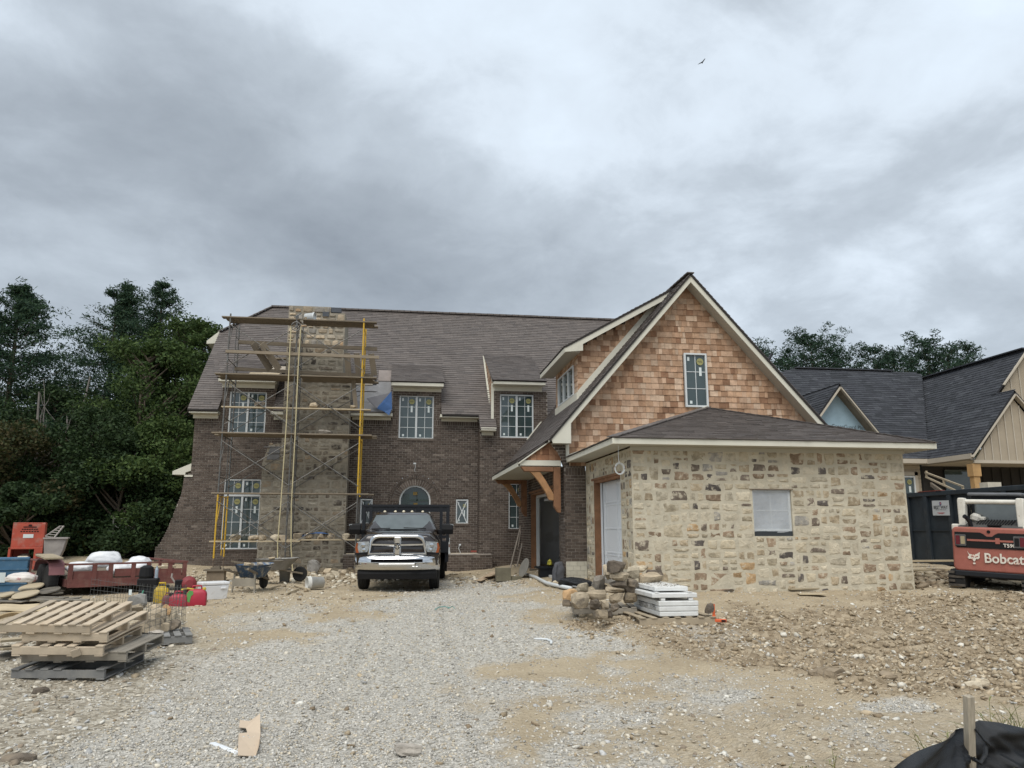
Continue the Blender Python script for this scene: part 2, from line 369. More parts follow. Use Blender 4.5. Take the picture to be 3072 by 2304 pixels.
CUBE_F = np.array([(0, 2, 3, 1), (4, 5, 7, 6), (0, 1, 5, 4), (2, 6, 7, 3), (0, 4, 6, 2), (1, 3, 7, 5)])
def scatter(name, label, cat, P, S, C, bv, bf, jit, rs, flat=.7, sink=.35, tilt=.6, m=None):
    n = len(P); k = len(bv); B = bv[None] * (1 + (rs.rand(n, k, 1) - .5) * jit) + (rs.rand(n, k, 3) - .5) * jit * .6
    B = B * S[:, None, None] * np.stack([np.ones(n), .6 + .4 * rs.rand(n), flat * (.55 + .45 * rs.rand(n))], -1)[:, None, :]
    V = np.einsum('nij,nkj->nki', rot_mats(n, rs, tilt), B) + P[:, None, :]; V[..., 2] += (S * (flat * .8 - sink))[:, None]
    Fq = (bf[None] + (np.arange(n) * k)[:, None, None]).reshape(-1, bf.shape[1])
    me = npmesh(name, V.reshape(-1, 3), Fq); at = me.color_attributes.new('tint', 'FLOAT_COLOR', 'POINT')
    c4 = np.concatenate([C, np.ones((n, 1))], -1); at.data.foreach_set('color', np.repeat(c4, k, 0).astype(np.float32).ravel())
    o = link(name, me, m or STONE_TINT); tag(o, label, cat, kind='stuff'); return o
STONE_TINT = M('loose_stone', (.4, .4, .4), rough=.9, var=.22, scale=30, attr='tint', bump=.3, bscale=90, spec=.2)
def pick(rs, n, pal):
    w = np.array([p[1] for p in pal], float); i = rs.choice(len(pal), n, p=w / w.sum()); c = np.array([p[0] for p in pal])[i]
    return c * (1 + (rs.rand(n, 1) - .5) * .35)
def cloud(n, rs, y0=4.3, y1=24, pw=1.7):
    y = y0 + (y1 - y0) * rs.rand(n) ** pw; x = (-.80 * y - 1.2) + (1.72 * y + 2.4) * rs.rand(n); return x, y
def make_stones():
    rs = np.random.RandomState(3)
    x, y = cloud(185000, rs); g, c, p = masks(x, y); k = rs.rand(len(x)) < g * .92 + .06
    x, y = x[k], y[k]; d = np.hypot(x, y); S = (.0075 + .009 * rs.rand(len(x)) ** 1.8) * (1 + .03 * d)
    C = pick(rs, len(x), [((.50, .48, .435), 5), ((.58, .56, .51), 2.4), ((.41, .395, .36), 4), ((.29, .275, .25), 1.0), ((.50, .445, .35), 4)])
    scatter('gravel', 'grey crushed limestone gravel spread over the drive', 'gravel', np.stack([x, y, H(x, y)], -1), S, C, CUBE_V, CUBE_F, .6, rs, .8, .45)
    x, y = cloud(130000, rs); g, c, p = masks(x, y); k = rs.rand(len(x)) < c * .9 + .012
    x, y = x[k], y[k]; d = np.hypot(x, y); S = (.009 + .034 * rs.rand(len(x)) ** 4.0) * (1 + .03 * d)
    C = pick(rs, len(x), [((.335, .268, .182), 5), ((.405, .332, .232), 4), ((.25, .195, .132), 2.2), ((.48, .42, .32), 2), ((.57, .54, .47), .9)])
    k = rs.rand(len(x)) < .6
    scatter('clods', 'brown dirt clods churned up in front of the garage', 'dirt', np.stack([x, y, H(x, y)], -1)[k], S[k], C[k], CUBE_V, CUBE_F, .95, rs, .75, .4)
    k = ~k; scatter('clods', 'stones mixed into the churned dirt in front of the garage', 'dirt', np.stack([x, y, H(x, y)], -1)[k], S[k], C[k], ICO_V, ICO_F, .85, rs, .6, .35)
    x, y = cloud(34000, rs); g, c, p = masks(x, y); k = rs.rand(len(x)) < p * (1 - g) * .8 + .10
    x, y = x[k], y[k]; d = np.hypot(x, y); S = (.012 + .026 * rs.rand(len(x)) ** 3) * (1 + .02 * d)
    C = pick(rs, len(x), [((.52, .48, .40), 4), ((.62, .60, .54), 2.2), ((.38, .33, .255), 3.5), ((.27, .22, .165), 1.6), ((.45, .45, .44), 2)])
    scatter('pebbles', 'pale pebbles and stone chips strewn over the dirt', 'pebbles', np.stack([x, y, H(x, y)], -1), S, C, ICO_V, ICO_F, .55, rs, .45, .2)
make_stones()
# ================================================================ MATERIALS
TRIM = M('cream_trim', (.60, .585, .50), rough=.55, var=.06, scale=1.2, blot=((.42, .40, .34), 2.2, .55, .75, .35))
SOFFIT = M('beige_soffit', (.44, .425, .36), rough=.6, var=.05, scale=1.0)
MORTAR = M('brick_mortar', (.40, .365, .325), rough=.95, var=.25, scale=6, blot=((.20, .18, .152), 1.3, .5, .7, .6), spec=.1)
BRICK = M('dark_brick', (.08, .07, .06), rough=.9, var=.22, scale=22, rnd=.14, island=True, spec=.2,
          ramp=[((.092, .073, .061), 5), ((.108, .087, .073), 5), ((.076, .061, .052), 3), ((.128, .104, .088), 1.6), ((.165, .138, .117), .5)], blot=((.19, .165, .140), 1.6, .6, .78, .4))
FACE_MORTAR = M('stone_mortar', (.52, .475, .375), rough=.95, var=.16, scale=3.5, blot=((.42, .375, .285), .9, .45, .7, .6), bump=.9, bscale=14, spec=.1)
FIELDSTONE = M('fieldstone', (.4, .35, .27), rough=.9, var=.32, scale=9, rnd=.22, island=True, bump=.8, bscale=30, spec=.15,
               ramp=[((.51, .455, .35), 8), ((.45, .39, .285), 8), ((.38, .31, .215), 5), ((.29, .215, .15), 4.0), ((.19, .155, .125), 2.8), ((.40, .275, .155), 1.5), ((.35, .33, .295), 2.2), ((.12, .105, .095), 1.8)],
               blot=((.50, .45, .35), 9.0, .52, .62, .85))
CHIM_MORTAR = M('chimney_mortar', (.33, .30, .245), rough=.95, var=.22, scale=3.0, blot=((.185, .165, .132), 1.1, .45, .68, .7), bump=.8, bscale=16, spec=.1)  # chimney mortar, darker than the garage mortar, with darker blotches
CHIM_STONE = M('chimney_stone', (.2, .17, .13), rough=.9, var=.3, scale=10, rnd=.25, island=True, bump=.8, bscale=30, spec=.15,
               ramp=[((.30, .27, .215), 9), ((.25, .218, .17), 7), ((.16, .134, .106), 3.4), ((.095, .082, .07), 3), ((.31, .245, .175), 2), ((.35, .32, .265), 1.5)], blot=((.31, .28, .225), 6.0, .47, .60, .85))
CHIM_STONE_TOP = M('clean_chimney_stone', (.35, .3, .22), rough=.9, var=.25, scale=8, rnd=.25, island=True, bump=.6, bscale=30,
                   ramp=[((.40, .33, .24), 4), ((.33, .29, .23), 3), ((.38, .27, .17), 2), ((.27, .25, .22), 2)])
CEDAR = M('cedar_shingle', (.4, .25, .15), rough=.85, var=.22, scale=7, rnd=.16, island=True, spec=.2, stretch=None,
          ramp=[((.46, .315, .218), 5), ((.39, .25, .165), 5), ((.51, .375, .272), 4), ((.32, .195, .122), 3.2), ((.245, .138, .084), 1.6), ((.44, .285, .185), 4)], bump=.35, bscale=55)
CEDAR_RED = M('fresh_cedar', (.3, .15, .08), rough=.85, var=.2, scale=8, rnd=.15, island=True, ramp=[((.27, .135, .075), 4), ((.33, .18, .105), 3), ((.21, .10, .055), 2)])
ROOF_SH = M('asphalt_shingle', (.09, .078, .07), rough=.62, var=.12, scale=14, rnd=.08, island=True, spec=.5,
            ramp=[((.112, .096, .088), 6), ((.102, .088, .081), 5), ((.124, .107, .098), 3), ((.088, .076, .071), 2)], bump=.4, bscale=140)
ROOF_DECK = M('roof_shadow_line', (.03, .027, .026), rough=.95, var=.1)
SLATE_SH = M('charcoal_shingle', (.05, .055, .065), rough=.9, var=.2, scale=12, rnd=.12, island=True, spec=.25,
             ramp=[((.043, .046, .054), 6), ((.050, .054, .062), 4), ((.036, .039, .045), 3), ((.060, .064, .073), 1.5)])
TIMBER = M('rough_timber', (.23, .118, .062), rough=.85, var=.3, scale=6, rnd=.1, blot=((.12, .062, .036), 3.0, .5, .72, .7), bump=.3, bscale=50)
WHITE_PVC = M('white_vinyl', (.58, .61, .62), rough=.4, var=.03, scale=1)
GLASS = M('window_glass', (.045, .066, .068), rough=.04, var=.25, scale=.8, spec=.9)
GLASS_FILM = M('plastic_covered_glass', (.36, .39, .42), rough=.35, var=.28, scale=2.6, blot=((.20, .22, .245), 1.6, .45, .6, .8), bump=.25, bscale=8)
STICKER_Y = M('yellow_sticker', (.30, .29, .12), rough=.6, var=.05); STICKER_W = M('white_sticker', (.62, .68, .68), rough=.6, var=.05)
INK = M('dark_ink', (.03, .03, .03), rough=.6, var=0)
DOOR_W = M('white_door_paint', (.66, .69, .72), rough=.45, var=.04, scale=1)
CREAM_PAINT = M('cream_painted_block', (.52, .50, .42), rough=.8, var=.06, rnd=.06)
CONCRETE = M('concrete', (.32, .30, .265), rough=.95, var=.2, scale=4, blot=((.22, .195, .16), 2, .5, .7, .6))
DRYWALL = M('drywall', (.56, .57, .58), rough=.9, var=.06, scale=1.2, blot=((.42, .42, .41), 1.0, .6, .64, .6))
DARK = M('dark_interior', (.02, .02, .022), rough=.9, var=.1)
WRAP = M('grey_underlayment', (.175, .175, .18), rough=.45, var=.2, scale=2.5, blot=((.22, .22, .23), 3, .5, .66, .7))
PLY = M('weathered_plywood', (.40, .36, .30), rough=.8, var=.2, scale=4, blot=((.24, .21, .175), 3, .5, .7, .6))
TARP_BLUE = M('blue_tarp', (.055, .135, .33), rough=.5, var=.15, scale=3, bump=.2, bscale=12)
# ================================================================ PIECE LAYERS (bricks, stones, shingles)
def rows_of(poly, w):
    xs = []
    for (a, b), (c, d) in zip(poly, poly[1:] + poly[:1]):
        if (b <= w) != (d <= w): xs.append(a + (w - b) * (c - a) / (d - b))
    xs.sort(); return [(xs[i], xs[i + 1]) for i in range(0, len(xs) - 1, 2)]
def minus(iv, a, b):
    out = []
    for (p, q) in iv:
        if b <= p or a >= q: out.append((p, q)); continue
        if a > p: out.append((p, a))
        if b < q: out.append((b, q))
    return out
class Plane:
    def __init__(s, o, U, Wv, N): s.o, s.U, s.W, s.N = Vector(o), Vector(U).normalized(), Vector(Wv).normalized(), Vector(N).normalized()
    def __call__(s, u, w, d=0.0): return s.o + s.U * u + s.W * w + s.N * d
BOXF = [(0, 2, 3, 1), (4, 5, 7, 6), (0, 1, 5, 4), (2, 6, 7, 3), (0, 4, 6, 2), (1, 3, 7, 5)]
def slab(pl, u0, u1, w0, w1, d0, d1, d1t=None):
    d1t = d1 if d1t is None else d1t
    return ([pl(u, w, d) for (d, dt) in ((d0, d0), (d1, d1t)) for (w, d) in ((w0, d), (w1, dt)) for u in (u0, u1)], BOXF)
def area(p):
    v = p[0]; return (v[1] - v[0]).length * (v[2] - v[0]).length
def holes_iv(iv, holes, w0, w1):
    wm = (w0 + w1) / 2
    for h in holes:
        if callable(h): r = h(wm)
        else: r = (h[0], h[1]) if h[2] < wm < h[3] else None
        if r: iv = minus(iv, *r)
    return iv
def brick_pieces(pl, poly, holes=(), ch=.0813, L=.203, j=.010, proud=.009, rs=random, mortar=None, soldier=()):
    ws = [p[1] for p in poly]; w = min(ws); k = 0; out = []
    while w < max(ws) - .02:
        w1 = min(w + ch, max(ws)); sold = any(a <= w + .01 < b for a, b in soldier)
        if sold: w1 = min(w + .2, max(ws))
        iv = holes_iv(rows_of(poly, (w + w1) / 2), holes, w, w1)
        for (a, b) in iv:
            if mortar is not None: mortar.add([pl(a, w), pl(b, w), pl(b, w1), pl(a, w1)], [(0, 1, 2, 3)])
            st = (.0813 if sold else L); u = math.floor((a - (0 if k % 2 else st / 2)) / st) * st + (0 if k % 2 else st / 2) - st
            while u < b:
                p, q = max(u, a), min(u + st - j, b)
                if q - p > .025: out.append(slab(pl, p, q, w + .002, w1 - j, -.03, proud + rs.uniform(-.002, .003)))
                u += st
        w = w1; k += 1
    return out
def stone_pieces(pl, poly, holes=(), h=(.12, .27), wd=(.15, .40), j=.022, proud=.012, rs=random, round_=.16, nper=10, rects=None):
    ws = [p[1] for p in poly]; w = min(ws); out = []
    def stone(a, b, c, d):
        n = nper; cu, cw = (a + b) / 2, (c + d) / 2; hu, hw = (b - a) / 2 - j / 2, (d - c) / 2 - j / 2
        if hu < .02 or hw < .02: return
        pr = proud + rs.uniform(-.006, .012); V = []; ph = rs.uniform(0, 6.28)
        for ring, (sc, dd) in enumerate(((1.0, -.04), (1.0, pr * .25), (.80, pr))):
            for i in range(n):
                t = 2 * math.pi * (i + .5) / n; ct, s_ = math.cos(t), math.sin(t); e = .34
                x = math.copysign(abs(ct) ** e, ct); y = math.copysign(abs(s_) ** e, s_); jit = 1 - round_ * (.5 + .5 * math.sin(3 * t + ph)) * rs.uniform(.3, 1.0)
                V.append((cu + hu * x * sc * jit, cw + hw * y * sc * jit, dd + (rs.uniform(-.004, .004) if ring == 2 else 0)))
        V.append((cu + rs.uniform(-.2, .2) * hu, cw, pr + rs.uniform(0, .012)))
        P = [pl(*v) for v in V]; fs = []
        for r in range(2): fs += [(r * n + i, r * n + (i + 1) % n, (r + 1) * n + (i + 1) % n, (r + 1) * n + i) for i in range(n)]
        fs += [(2 * n + i, 2 * n + (i + 1) % n, 3 * n) for i in range(n)]
        out.append((P, fs))
    if rects is not None:
        for r_ in rects: stone(*r_)
        return out
    while w < max(ws) - .03:
        hh = rs.uniform(*h); w1 = w + hh
        if w1 > max(ws) - .07: w1 = max(ws)
        for (a, b) in holes_iv(rows_of(poly, (w + w1) / 2), holes, w, w1):
            u = a
            while u < b - .01:
                q = u + rs.uniform(*wd) * (1.0 + .5 * (hh < .16))
                if q > b - .09: q = b
                jz = lambda: rs.uniform(-.018, .018)
                if hh > .2 and rs.random() < .3:
                    m_ = w + hh * rs.uniform(.35, .65); stone(u, q, w + jz(), m_); stone(u, q, m_, w1 + jz())
                else: stone(u, q, w + jz(), w1 + jz())
                u = q
        w = w1
    return out
def rubble_rects(x0, x1, z0, z1, holes, wmax, hmax, rs):
    todo = [(x0, x1, z0, z1)]; out = []
    for (a, b, c, d) in holes:
        nxt = []
        for (p, q, r, s) in todo:
            if b <= p or a >= q or d <= r or c >= s: nxt.append((p, q, r, s)); continue
            for t in ((p, max(a, p), r, s), (min(b, q), q, r, s), (max(a, p), min(b, q), r, c), (max(a, p), min(b, q), d, s)):
                if t[1] - t[0] > .03 and t[3] - t[2] > .03: nxt.append(t)
        todo = nxt
    while todo:
        a, b, c, d = todo.pop(); w, h = b - a, d - c; wm, hm = wmax * rs.uniform(.55, 1.25), hmax * rs.uniform(.6, 1.25)
        if w <= wm and h <= hm: out.append((a, b, c, d)); continue
        if w / wm > h / hm * rs.uniform(.8, 1.3): m = a + w * rs.uniform(.36, .64); todo += [(a, m, c, d), (m, b, c, d)]
        else: m = c + h * rs.uniform(.36, .64); todo += [(a, b, c, m), (a, b, m, d)]
    return out
def shingle_pieces(pl, poly, holes=(), ex=.162, wd=(.08, .27), t=.016, rs=random, gap=.004, jag=.004):
    ws = [p[1] for p in poly]; w = min(ws); out = []
    while w < max(ws) - .01:
        w1 = min(w + ex, max(ws) + .02)
        for (a, b) in holes_iv(rows_of(poly, w + ex * .5), holes, w, w1):
            u = a - rs.uniform(0, wd[0])
            while u < b - .005:
                q = u + rs.uniform(*wd); p_, q_ = max(u, a), min(q - gap, b)
                if q_ - p_ > .012:
                    tt = t * rs.uniform(.75, 1.2); out.append(slab(pl, p_, q_, w + rs.uniform(-jag, jag), w1 + .012, .0, tt, .003))
                u = q
        w += ex
    return out
def lay(pieces, name, m, parent, n_ind=0, rest=None, key=None):
    """the n_ind largest pieces become objects of their own, the rest one joined mesh of real pieces"""
    if key is None: key = area
    order = sorted(range(len(pieces)), key=lambda i: -key(pieces[i])) if n_ind < len(pieces) else list(range(len(pieces)))
    inv = wmat(parent).inverted()
    for i in order[:n_ind]:
        vs, fs = pieces[i]; c = sum(vs, Vector()) / len(vs)
        me = bpy.data.meshes.new(name); cl = inv @ c; me.from_pydata([tuple((inv @ v) - cl) for v in vs], [], fs)
        bm = bmesh.new(); bm.from_mesh(me); bmesh.ops.recalc_face_normals(bm, faces=bm.faces); bm.to_mesh(me); bm.free()
        o = link(name, me, m, parent); o.location = cl
    if n_ind < len(pieces):
        mb = MB()
        for i in order[n_ind:]: mb.add(*pieces[i])
        o = mb.build(rest or name, m, parent); o['kind'] = 'stuff'; return o
def text_mesh(s, size, ext=0.0, bold=False):
    c = bpy.data.curves.new('writing', 'FONT'); c.body = s; c.size = size; c.align_x = 'CENTER'; c.align_y = 'CENTER'; c.extrude = ext
    if bold: c.offset = size * .02
    c.resolution_u = 3
    o = bpy.data.objects.new('writing', c); COL.objects.link(o); dg = bpy.context.evaluated_depsgraph_get()
    me = bpy.data.meshes.new_from_object(o.evaluated_get(dg)); bpy.data.objects.remove(o); bpy.data.curves.remove(c); me.materials.clear(); return me
def put_text(me, name, m, parent, o, U, Wv, scale=1.0):
    """place flat writing: o centre (world), U reading direction, Wv up"""
    U, Wv = Vector(U).normalized(), Vector(Wv).normalized(); N = U.cross(Wv)
    mw = Matrix((U, Wv, N)).transposed().to_4x4() @ Matrix.Scale(scale, 4); mw.translation = Vector(o)
    k = me.copy(); k.transform((wmat(parent).inverted() if parent else Matrix()) @ mw)
    return link(name, k, m, parent)
def disc(pl, u, w, r, d, n=16): return ([pl(u + r * math.cos(6.2832 * i / n), w + r * math.sin(6.2832 * i / n), d) for i in range(n)], [tuple(range(n))])
LOGO = text_mesh('Pella', .13)
def window(parent, pl, u0, u1, w0, w1, sashes=2, cols=2, rows=4, splits=None, stick=True, fw=.05, label=None, glass=None, diag=False, seed=0, in_=.07):
    """window > pane, muntin, sticker; pl(u, w, d) with d outward"""
    glass = glass or GLASS; rs = random.Random(seed); f = MB()
    d0, d1 = -in_ - .03, -in_ + .055
    f.add(*slab(pl, u0, u0 + fw, w0, w1, d0, d1)); f.add(*slab(pl, u1 - fw, u1, w0, w1, d0, d1)); f.add(*slab(pl, u0 + fw, u1 - fw, w0, w0 + fw, d0, d1)); f.add(*slab(pl, u0 + fw, u1 - fw, w1 - fw, w1, d0, d1))
    bands = [(w0 + fw, w1 - fw)]
    if splits:
        s_ = w0 + (w1 - w0) * splits; f.add(*slab(pl, u0 + fw, u1 - fw, s_ - fw * .7, s_ + fw * .7, d0, d1 + .004)); bands = [(w0 + fw, s_ - fw * .7), (s_ + fw * .7, w1 - fw)]
    W_ = (u1 - u0 - 2 * fw) / sashes
    for k in range(1, sashes): c = u0 + fw + W_ * k; f.add(*slab(pl, c - fw * .75, c + fw * .75, w0 + fw, w1 - fw, d0, d1 - .006))
    fr = f.build('window', WHITE_PVC, parent, bevel=.006, seg=1, label=label)
    g = MB(); mu = MB(); bi = 0; logos = []
    for (b0, b1) in bands:
        for k in range(sashes):
            a = u0 + fw + W_ * k + (fw * .75 if k else 0); b = u0 + fw + W_ * (k + 1) - (fw * .75 if k < sashes - 1 else 0)
            g.add(*slab(pl, a, b, b0, b1, -in_ - .02, -in_)); t = .009; rr = rows if not splits else (rows if bi == 0 else 1)
            if diag:
                m1 = MB(); mu.beam(pl(a, b0, -in_ + .012), pl(b, b1, -in_ + .012), .03, .02, pl.N); mu.beam(pl(a, b1, -in_ + .016), pl(b, b0, -in_ + .016), .03, .02, pl.N)
            else:
                for c in range(1, cols): x = a + (b - a) * c / cols; mu.add(*slab(pl, x - t, x + t, b0, b1, -in_ + .002, -in_ + .014))
                for r in range(1, rr): y = b0 + (b1 - b0) * r / rr; mu.add(*slab(pl, a, b, y - t, y + t, -in_ + .002, -in_ + .012))
            if stick:
                cw = (b - a) / 2; top = b1 - min(.16, (b1 - b0) * .4)
                MB().add(*disc(pl, a + cw * 1.5, top - .02, min(.1, cw * .36), -in_ + .016)).build('sticker', STICKER_Y, fr); logos.append((a + cw * 1.5, top - .02))
                MB().add(*slab(pl, a + cw * .2, a + cw * .42, top, top + .11, -in_ + .003, -in_ + .005)).build('sticker', STICKER_W, fr)
                if b1 - b0 > .6:
                    MB().add(*slab(pl, a + cw * 1.36, a + cw * 1.62, top - .42, top - .18, -in_ + .0175, -in_ + .0195)).build('sticker', STICKER_W, fr); MB().add(*slab(pl, a + cw * .3, a + cw * .55, b0 + .05, b0 + .13, -in_ + .003, -in_ + .005)).build('sticker', STICKER_W, fr)
        bi += 1
    g.build('pane', glass, fr); mu.build('muntin', WHITE_PVC, fr)
    if stick:
        for (a, b) in logos: put_text(LOGO, 'writing', INK, fr, pl(a, b, -in_ + .0175), pl.U, pl.W, .55)
    return fr
# ================================================================ THE HOUSE
house = thing('house', 'dark brick and stone house under construction with cedar shingled gable and brown roof', 'house', (1.0, 28.5, .2))
FR = lambda y: Plane((0, y, 0), (1, 0, 0), (0, 0, 1), (0, -1, 0))          # a wall that faces the camera side
LF = lambda x: Plane((x, 0, 0), (0, -1, 0), (0, 0, 1), (-1, 0, 0))         # a wall that faces left; u = -y
YM, YB = 28.5, 27.9
brick_all = []
def cut(iv): return iv
# ---- main front wall
arch_c, arch_r, arch_z = .49, .93, 2.68
def arch_hole(w):
    if .84 < w <= arch_z: return (arch_c - .57, arch_c + .57)
    if arch_z < w < arch_z + arch_r: d = math.sqrt(arch_r ** 2 - (w - arch_z) ** 2); return (arch_c - d, arch_c + d)
def arch_jamb(w):
    if arch_z - .0 < w < arch_z: return None
pm = FR(YM)
mw_poly = [(-8.35, .1), (2.82, .1), (2.82, 5.66), (1.38, 5.66), (1.38, 6.76), (-.42, 6.76), (-.42, 5.66), (-4.62, 5.66), (-4.62, 6.76), (-6.48, 6.76), (-6.48, 5.6), (-7.36, 5.6), (-7.36, 3.62), (-7.57, 3.46), (-7.62, 2.87), (-7.78, 2.36), (-7.97, 1.71), (-8.18, 1.21), (-8.33, 1.04)]
mw_holes = [(-6.22, -4.93, 5.05, 6.6), (-6.20, -4.93, .98, 3.44), (-.17, 1.11, 4.95, 6.6), (1.98, 2.44, 1.86, 2.77), (-1.46, -1.02, 1.86, 2.77), arch_hole, (-1.9, 2.82, 0, .80)]
mo = MB(); bp_main = brick_pieces(pm, mw_poly, mw_holes, mortar=mo, soldier=((5.40, 5.60),))
main_wall = mo.build('front_wall', MORTAR, house)
# returns of the window openings
for (a, b, c, d) in mw_holes[:5]:
    rv = MB(); rv.b2(a - .02, a, YM + .004, YM + .2, c, d); rv.b2(b, b + .02, YM + .004, YM + .2, c, d); rv.b2(a - .02, b + .02, YM + .004, YM + .2, d, d + .02); rv.b2(a - .03, b + .03, YM - .03, YM + .2, c - .06, c); rv.build('window_reveal', BRICK, house)
# wall behind the openings so that nothing shows through
for (a, b, c, d) in mw_holes[:5]: MB().b2(a - .05, b + .05, YM + .2, YM + .24, c - .05, d + .02).build('inner_wall', DARK, house)
lay(bp_main, 'brick', BRICK, main_wall, 110, 'brickwork', key=lambda p: -((p[0][4] - Vector((1.2, YM, 3.9))).length))
# ---- the bay to the right of it
pb = FR(YB); bay_holes = [(3.52, 4.78, 4.98, 6.62), (3.84, 5.05, 1.66, 3.32)]
mo = MB(); bp_bay = brick_pieces(pb, [(2.79, .15), (5.3, .15), (5.3, 6.74), (3.28, 6.74), (3.28, 5.2), (2.79, 5.2)], bay_holes, mortar=mo, soldier=((5.0, 5.2),))
bay = mo.build('bay_wall', MORTAR, house); lay(bp_bay, 'brick', BRICK, bay, 0, 'brickwork')
pL = LF(2.79); mo = MB(); bpp = brick_pieces(pL, [(-YM, .15), (-YB, .15), (-YB, 5.2), (-YM, 5.6)], mortar=mo); o = mo.build('bay_return', MORTAR, house); lay(bpp, 'brick', BRICK, o, 0, 'brickwork')
for (a, b, c, d) in bay_holes: MB().b2(a - .05, b + .05, YB + .2, YB + .24, c - .05, d + .02).build('inner_wall', DARK, house)
for (a, b, c, d) in bay_holes:
    rv = MB(); rv.b2(a - .02, a, YB + .004, YB + .2, c, d); rv.b2(b, b + .02, YB + .004, YB + .2, c, d); rv.b2(a - .02, b + .02, YB + .004, YB + .2, d, d + .02); rv.b2(a - .03, b + .03, YB - .03, YB + .2, c - .06, c); rv.build('window_reveal', BRICK, house)
# ---- windows
window(house, pm, -6.22, -4.93, 5.05, 6.58, seed=1); window(house, pm, -6.20, -4.93, .98, 3.42, rows=4, splits=.765, seed=2)
window(house, pm, -.17, 1.11, 4.95, 6.58, seed=3); window(house, pb, 3.52, 4.78, 4.98, 6.6, seed=4); window(house, pb, 3.84, 5.05, 1.66, 3.32, seed=5)
window(house, pm, 1.98, 2.44, 1.86, 2.75, sashes=1, diag=True, seed=6); window(house, pm, -1.46, -1.02, 1.86, 2.75, sashes=1, diag=True, seed=7)
# ---- arched entrance
def ring(r0, r1, n, y0, y1, gap=.12, a0=0.0, a1=math.pi):
    out = []
    for i in range(n):
        t0 = a0 + (a1 - a0) * (i + gap / 2) / n; t1 = a0 + (a1 - a0) * (i + 1 - gap / 2) / n; P = []
        for y in (y1, y0):
            for r in (r0, r1):
                for t in (t0, t1): P.append(Vector((arch_c + r * math.cos(t), y, arch_z + r * math.sin(t))))
        out.append((P, BOXF))
    return out
ent = MB()
ent.prism([(arch_c + .57 * math.cos(t), arch_z + .57 * math.sin(t)) for t in np.linspace(0, math.pi, 20)] + [(arch_c + .945 * math.cos(t), arch_z + .945 * math.sin(t)) for t in np.linspace(math.pi, 0, 20)], (0, YM + .1, 0), (1, 0, 0), (0, 0, 1), (0, -.098, 0))
ent.b2(arch_c - .60, arch_c - .565, YM, YM + .3, .8, arch_z); ent.b2(arch_c + .565, arch_c + .60, YM, YM + .3, .8, arch_z)
arch = ent.build('arch_surround', MORTAR, house)
lay(ring(.575, .80, 24, YM - .014, YM + .05, .2), 'brick', BRICK, arch, 24); lay(ring(.815, .885, 34, YM - .035, YM + .05), 'brick', BRICK, arch, 34); lay(ring(.895, .96, 36, YM - .012, YM + .05, .2), 'brick', BRICK, arch, 36)
fr = MB(); N_ = 18
arcp = [(arch_c - .55, .84)] + [(arch_c - .55 * math.cos(t), arch_z + .55 * math.sin(t)) for t in np.linspace(0, math.pi, N_)] + [(arch_c + .55, .84)]
for (a, b), (c, d) in zip(arcp, arcp[1:]): fr.beam((a, YM + .08, b), (c, YM + .08, d), .07, .07, (0, 1, 0))
door = fr.build('entrance_door', WHITE_PVC, house)
g = MB(); g.prism([(a, b) for a, b in arcp], (0, YM + .22, 0), (1, 0, 0), (0, 0, 1), (0, .02, 0)); g.build('pane', M('green_door_glass', (.010, .032, .030), rough=.08, var=.2, scale=1.5, spec=.8), door)
g = MB()
for x in (-.30, -.36, -.42, -.24): g.beam((arch_c + x, YM + .17, .9), (arch_c + x, YM + .17, 2.95), .03, .03)
g.beam((arch_c - .2, YM + .19, 2.72), (arch_c + .53, YM + .19, 2.72), .04, .06); g.beam((arch_c + .08, YM + .19, .85), (arch_c + .08, YM + .19, 3.03), .04, .04)
g.build('door_bars', M('dark_green_frame', (.04, .06, .055), rough=.5), door)
g = MB(); g.b2(.42, .57, YM + .16, YM + .165, 2.9, 3.02); g.b2(.44, .59, YM + .16, YM + .165, 2.52, 2.62); g.build('sticker', M('amber_sticker', (.18, .12, .03), rough=.6), door)
# ---- porch step wall in front of the entrance
pp = FR(27.2); mo = MB(); bpp = brick_pieces(pp, [(-1.9, .06), (3.18, .06), (3.18, .82), (-1.9, .82)], mortar=mo)
mo.b2(-1.9, 3.18, 27.21, YM, .78, .815); step = mo.build('porch_base', MORTAR, house); lay(bpp, 'brick', BRICK, step, 150, 'brickwork', key=lambda p: p[0][4].x)
mo = MB(); bpp = brick_pieces(Plane((3.18, 0, 0), (0, 1, 0), (0, 0, 1), (1, 0, 0)), [(27.2, .06), (YB, .06), (YB, .82), (27.2, .82)], mortar=mo); o = mo.build('porch_base_end', MORTAR, house); lay(bpp, 'brick', BRICK, o, 0, 'brickwork')
# ---- eaves
def eave(x0, x1, y, zb, zt, wall, fz):
    e = MB(); e.b2(x0, x1, y, y + .03, zb, zt); e.b2(x0, x1, y + .032, wall - .02, zb + .004, zb + .02); e.b2(x0 + .06, x1 - .06, wall - .04, wall - .012, fz, zb - .002); e.b2(x0, x0 + .03, y + .035, wall, zb, zt - .02); e.b2(x1 - .03, x1, y + .035, wall, zb, zt - .02); e.build('fascia', TRIM, house, bevel=.004, seg=1)
eave(-7.48, -6.5, 28.08, 5.70, 5.81, YM, 5.56); eave(1.33, 2.80, 28.08, 5.72, 5.83, YM, 5.62); eave(-1.92, -.4, 28.08, 5.72, 5.83, YM, 5.62); eave(-4.7, -4.2, 28.08, 5.70, 5.81, YM, 5.56)
eave(-6.56, -4.6, 28.06, 6.86, 6.97, YM, 6.70); eave(-.47, 1.44, 28.06, 6.86, 6.99, YM, 6.72); eave(3.23, 5.16, 27.46, 6.90, 7.02, YB, 6.72); eave(2.78, 3.34, 27.46, 5.18, 5.29, YB, 5.05)
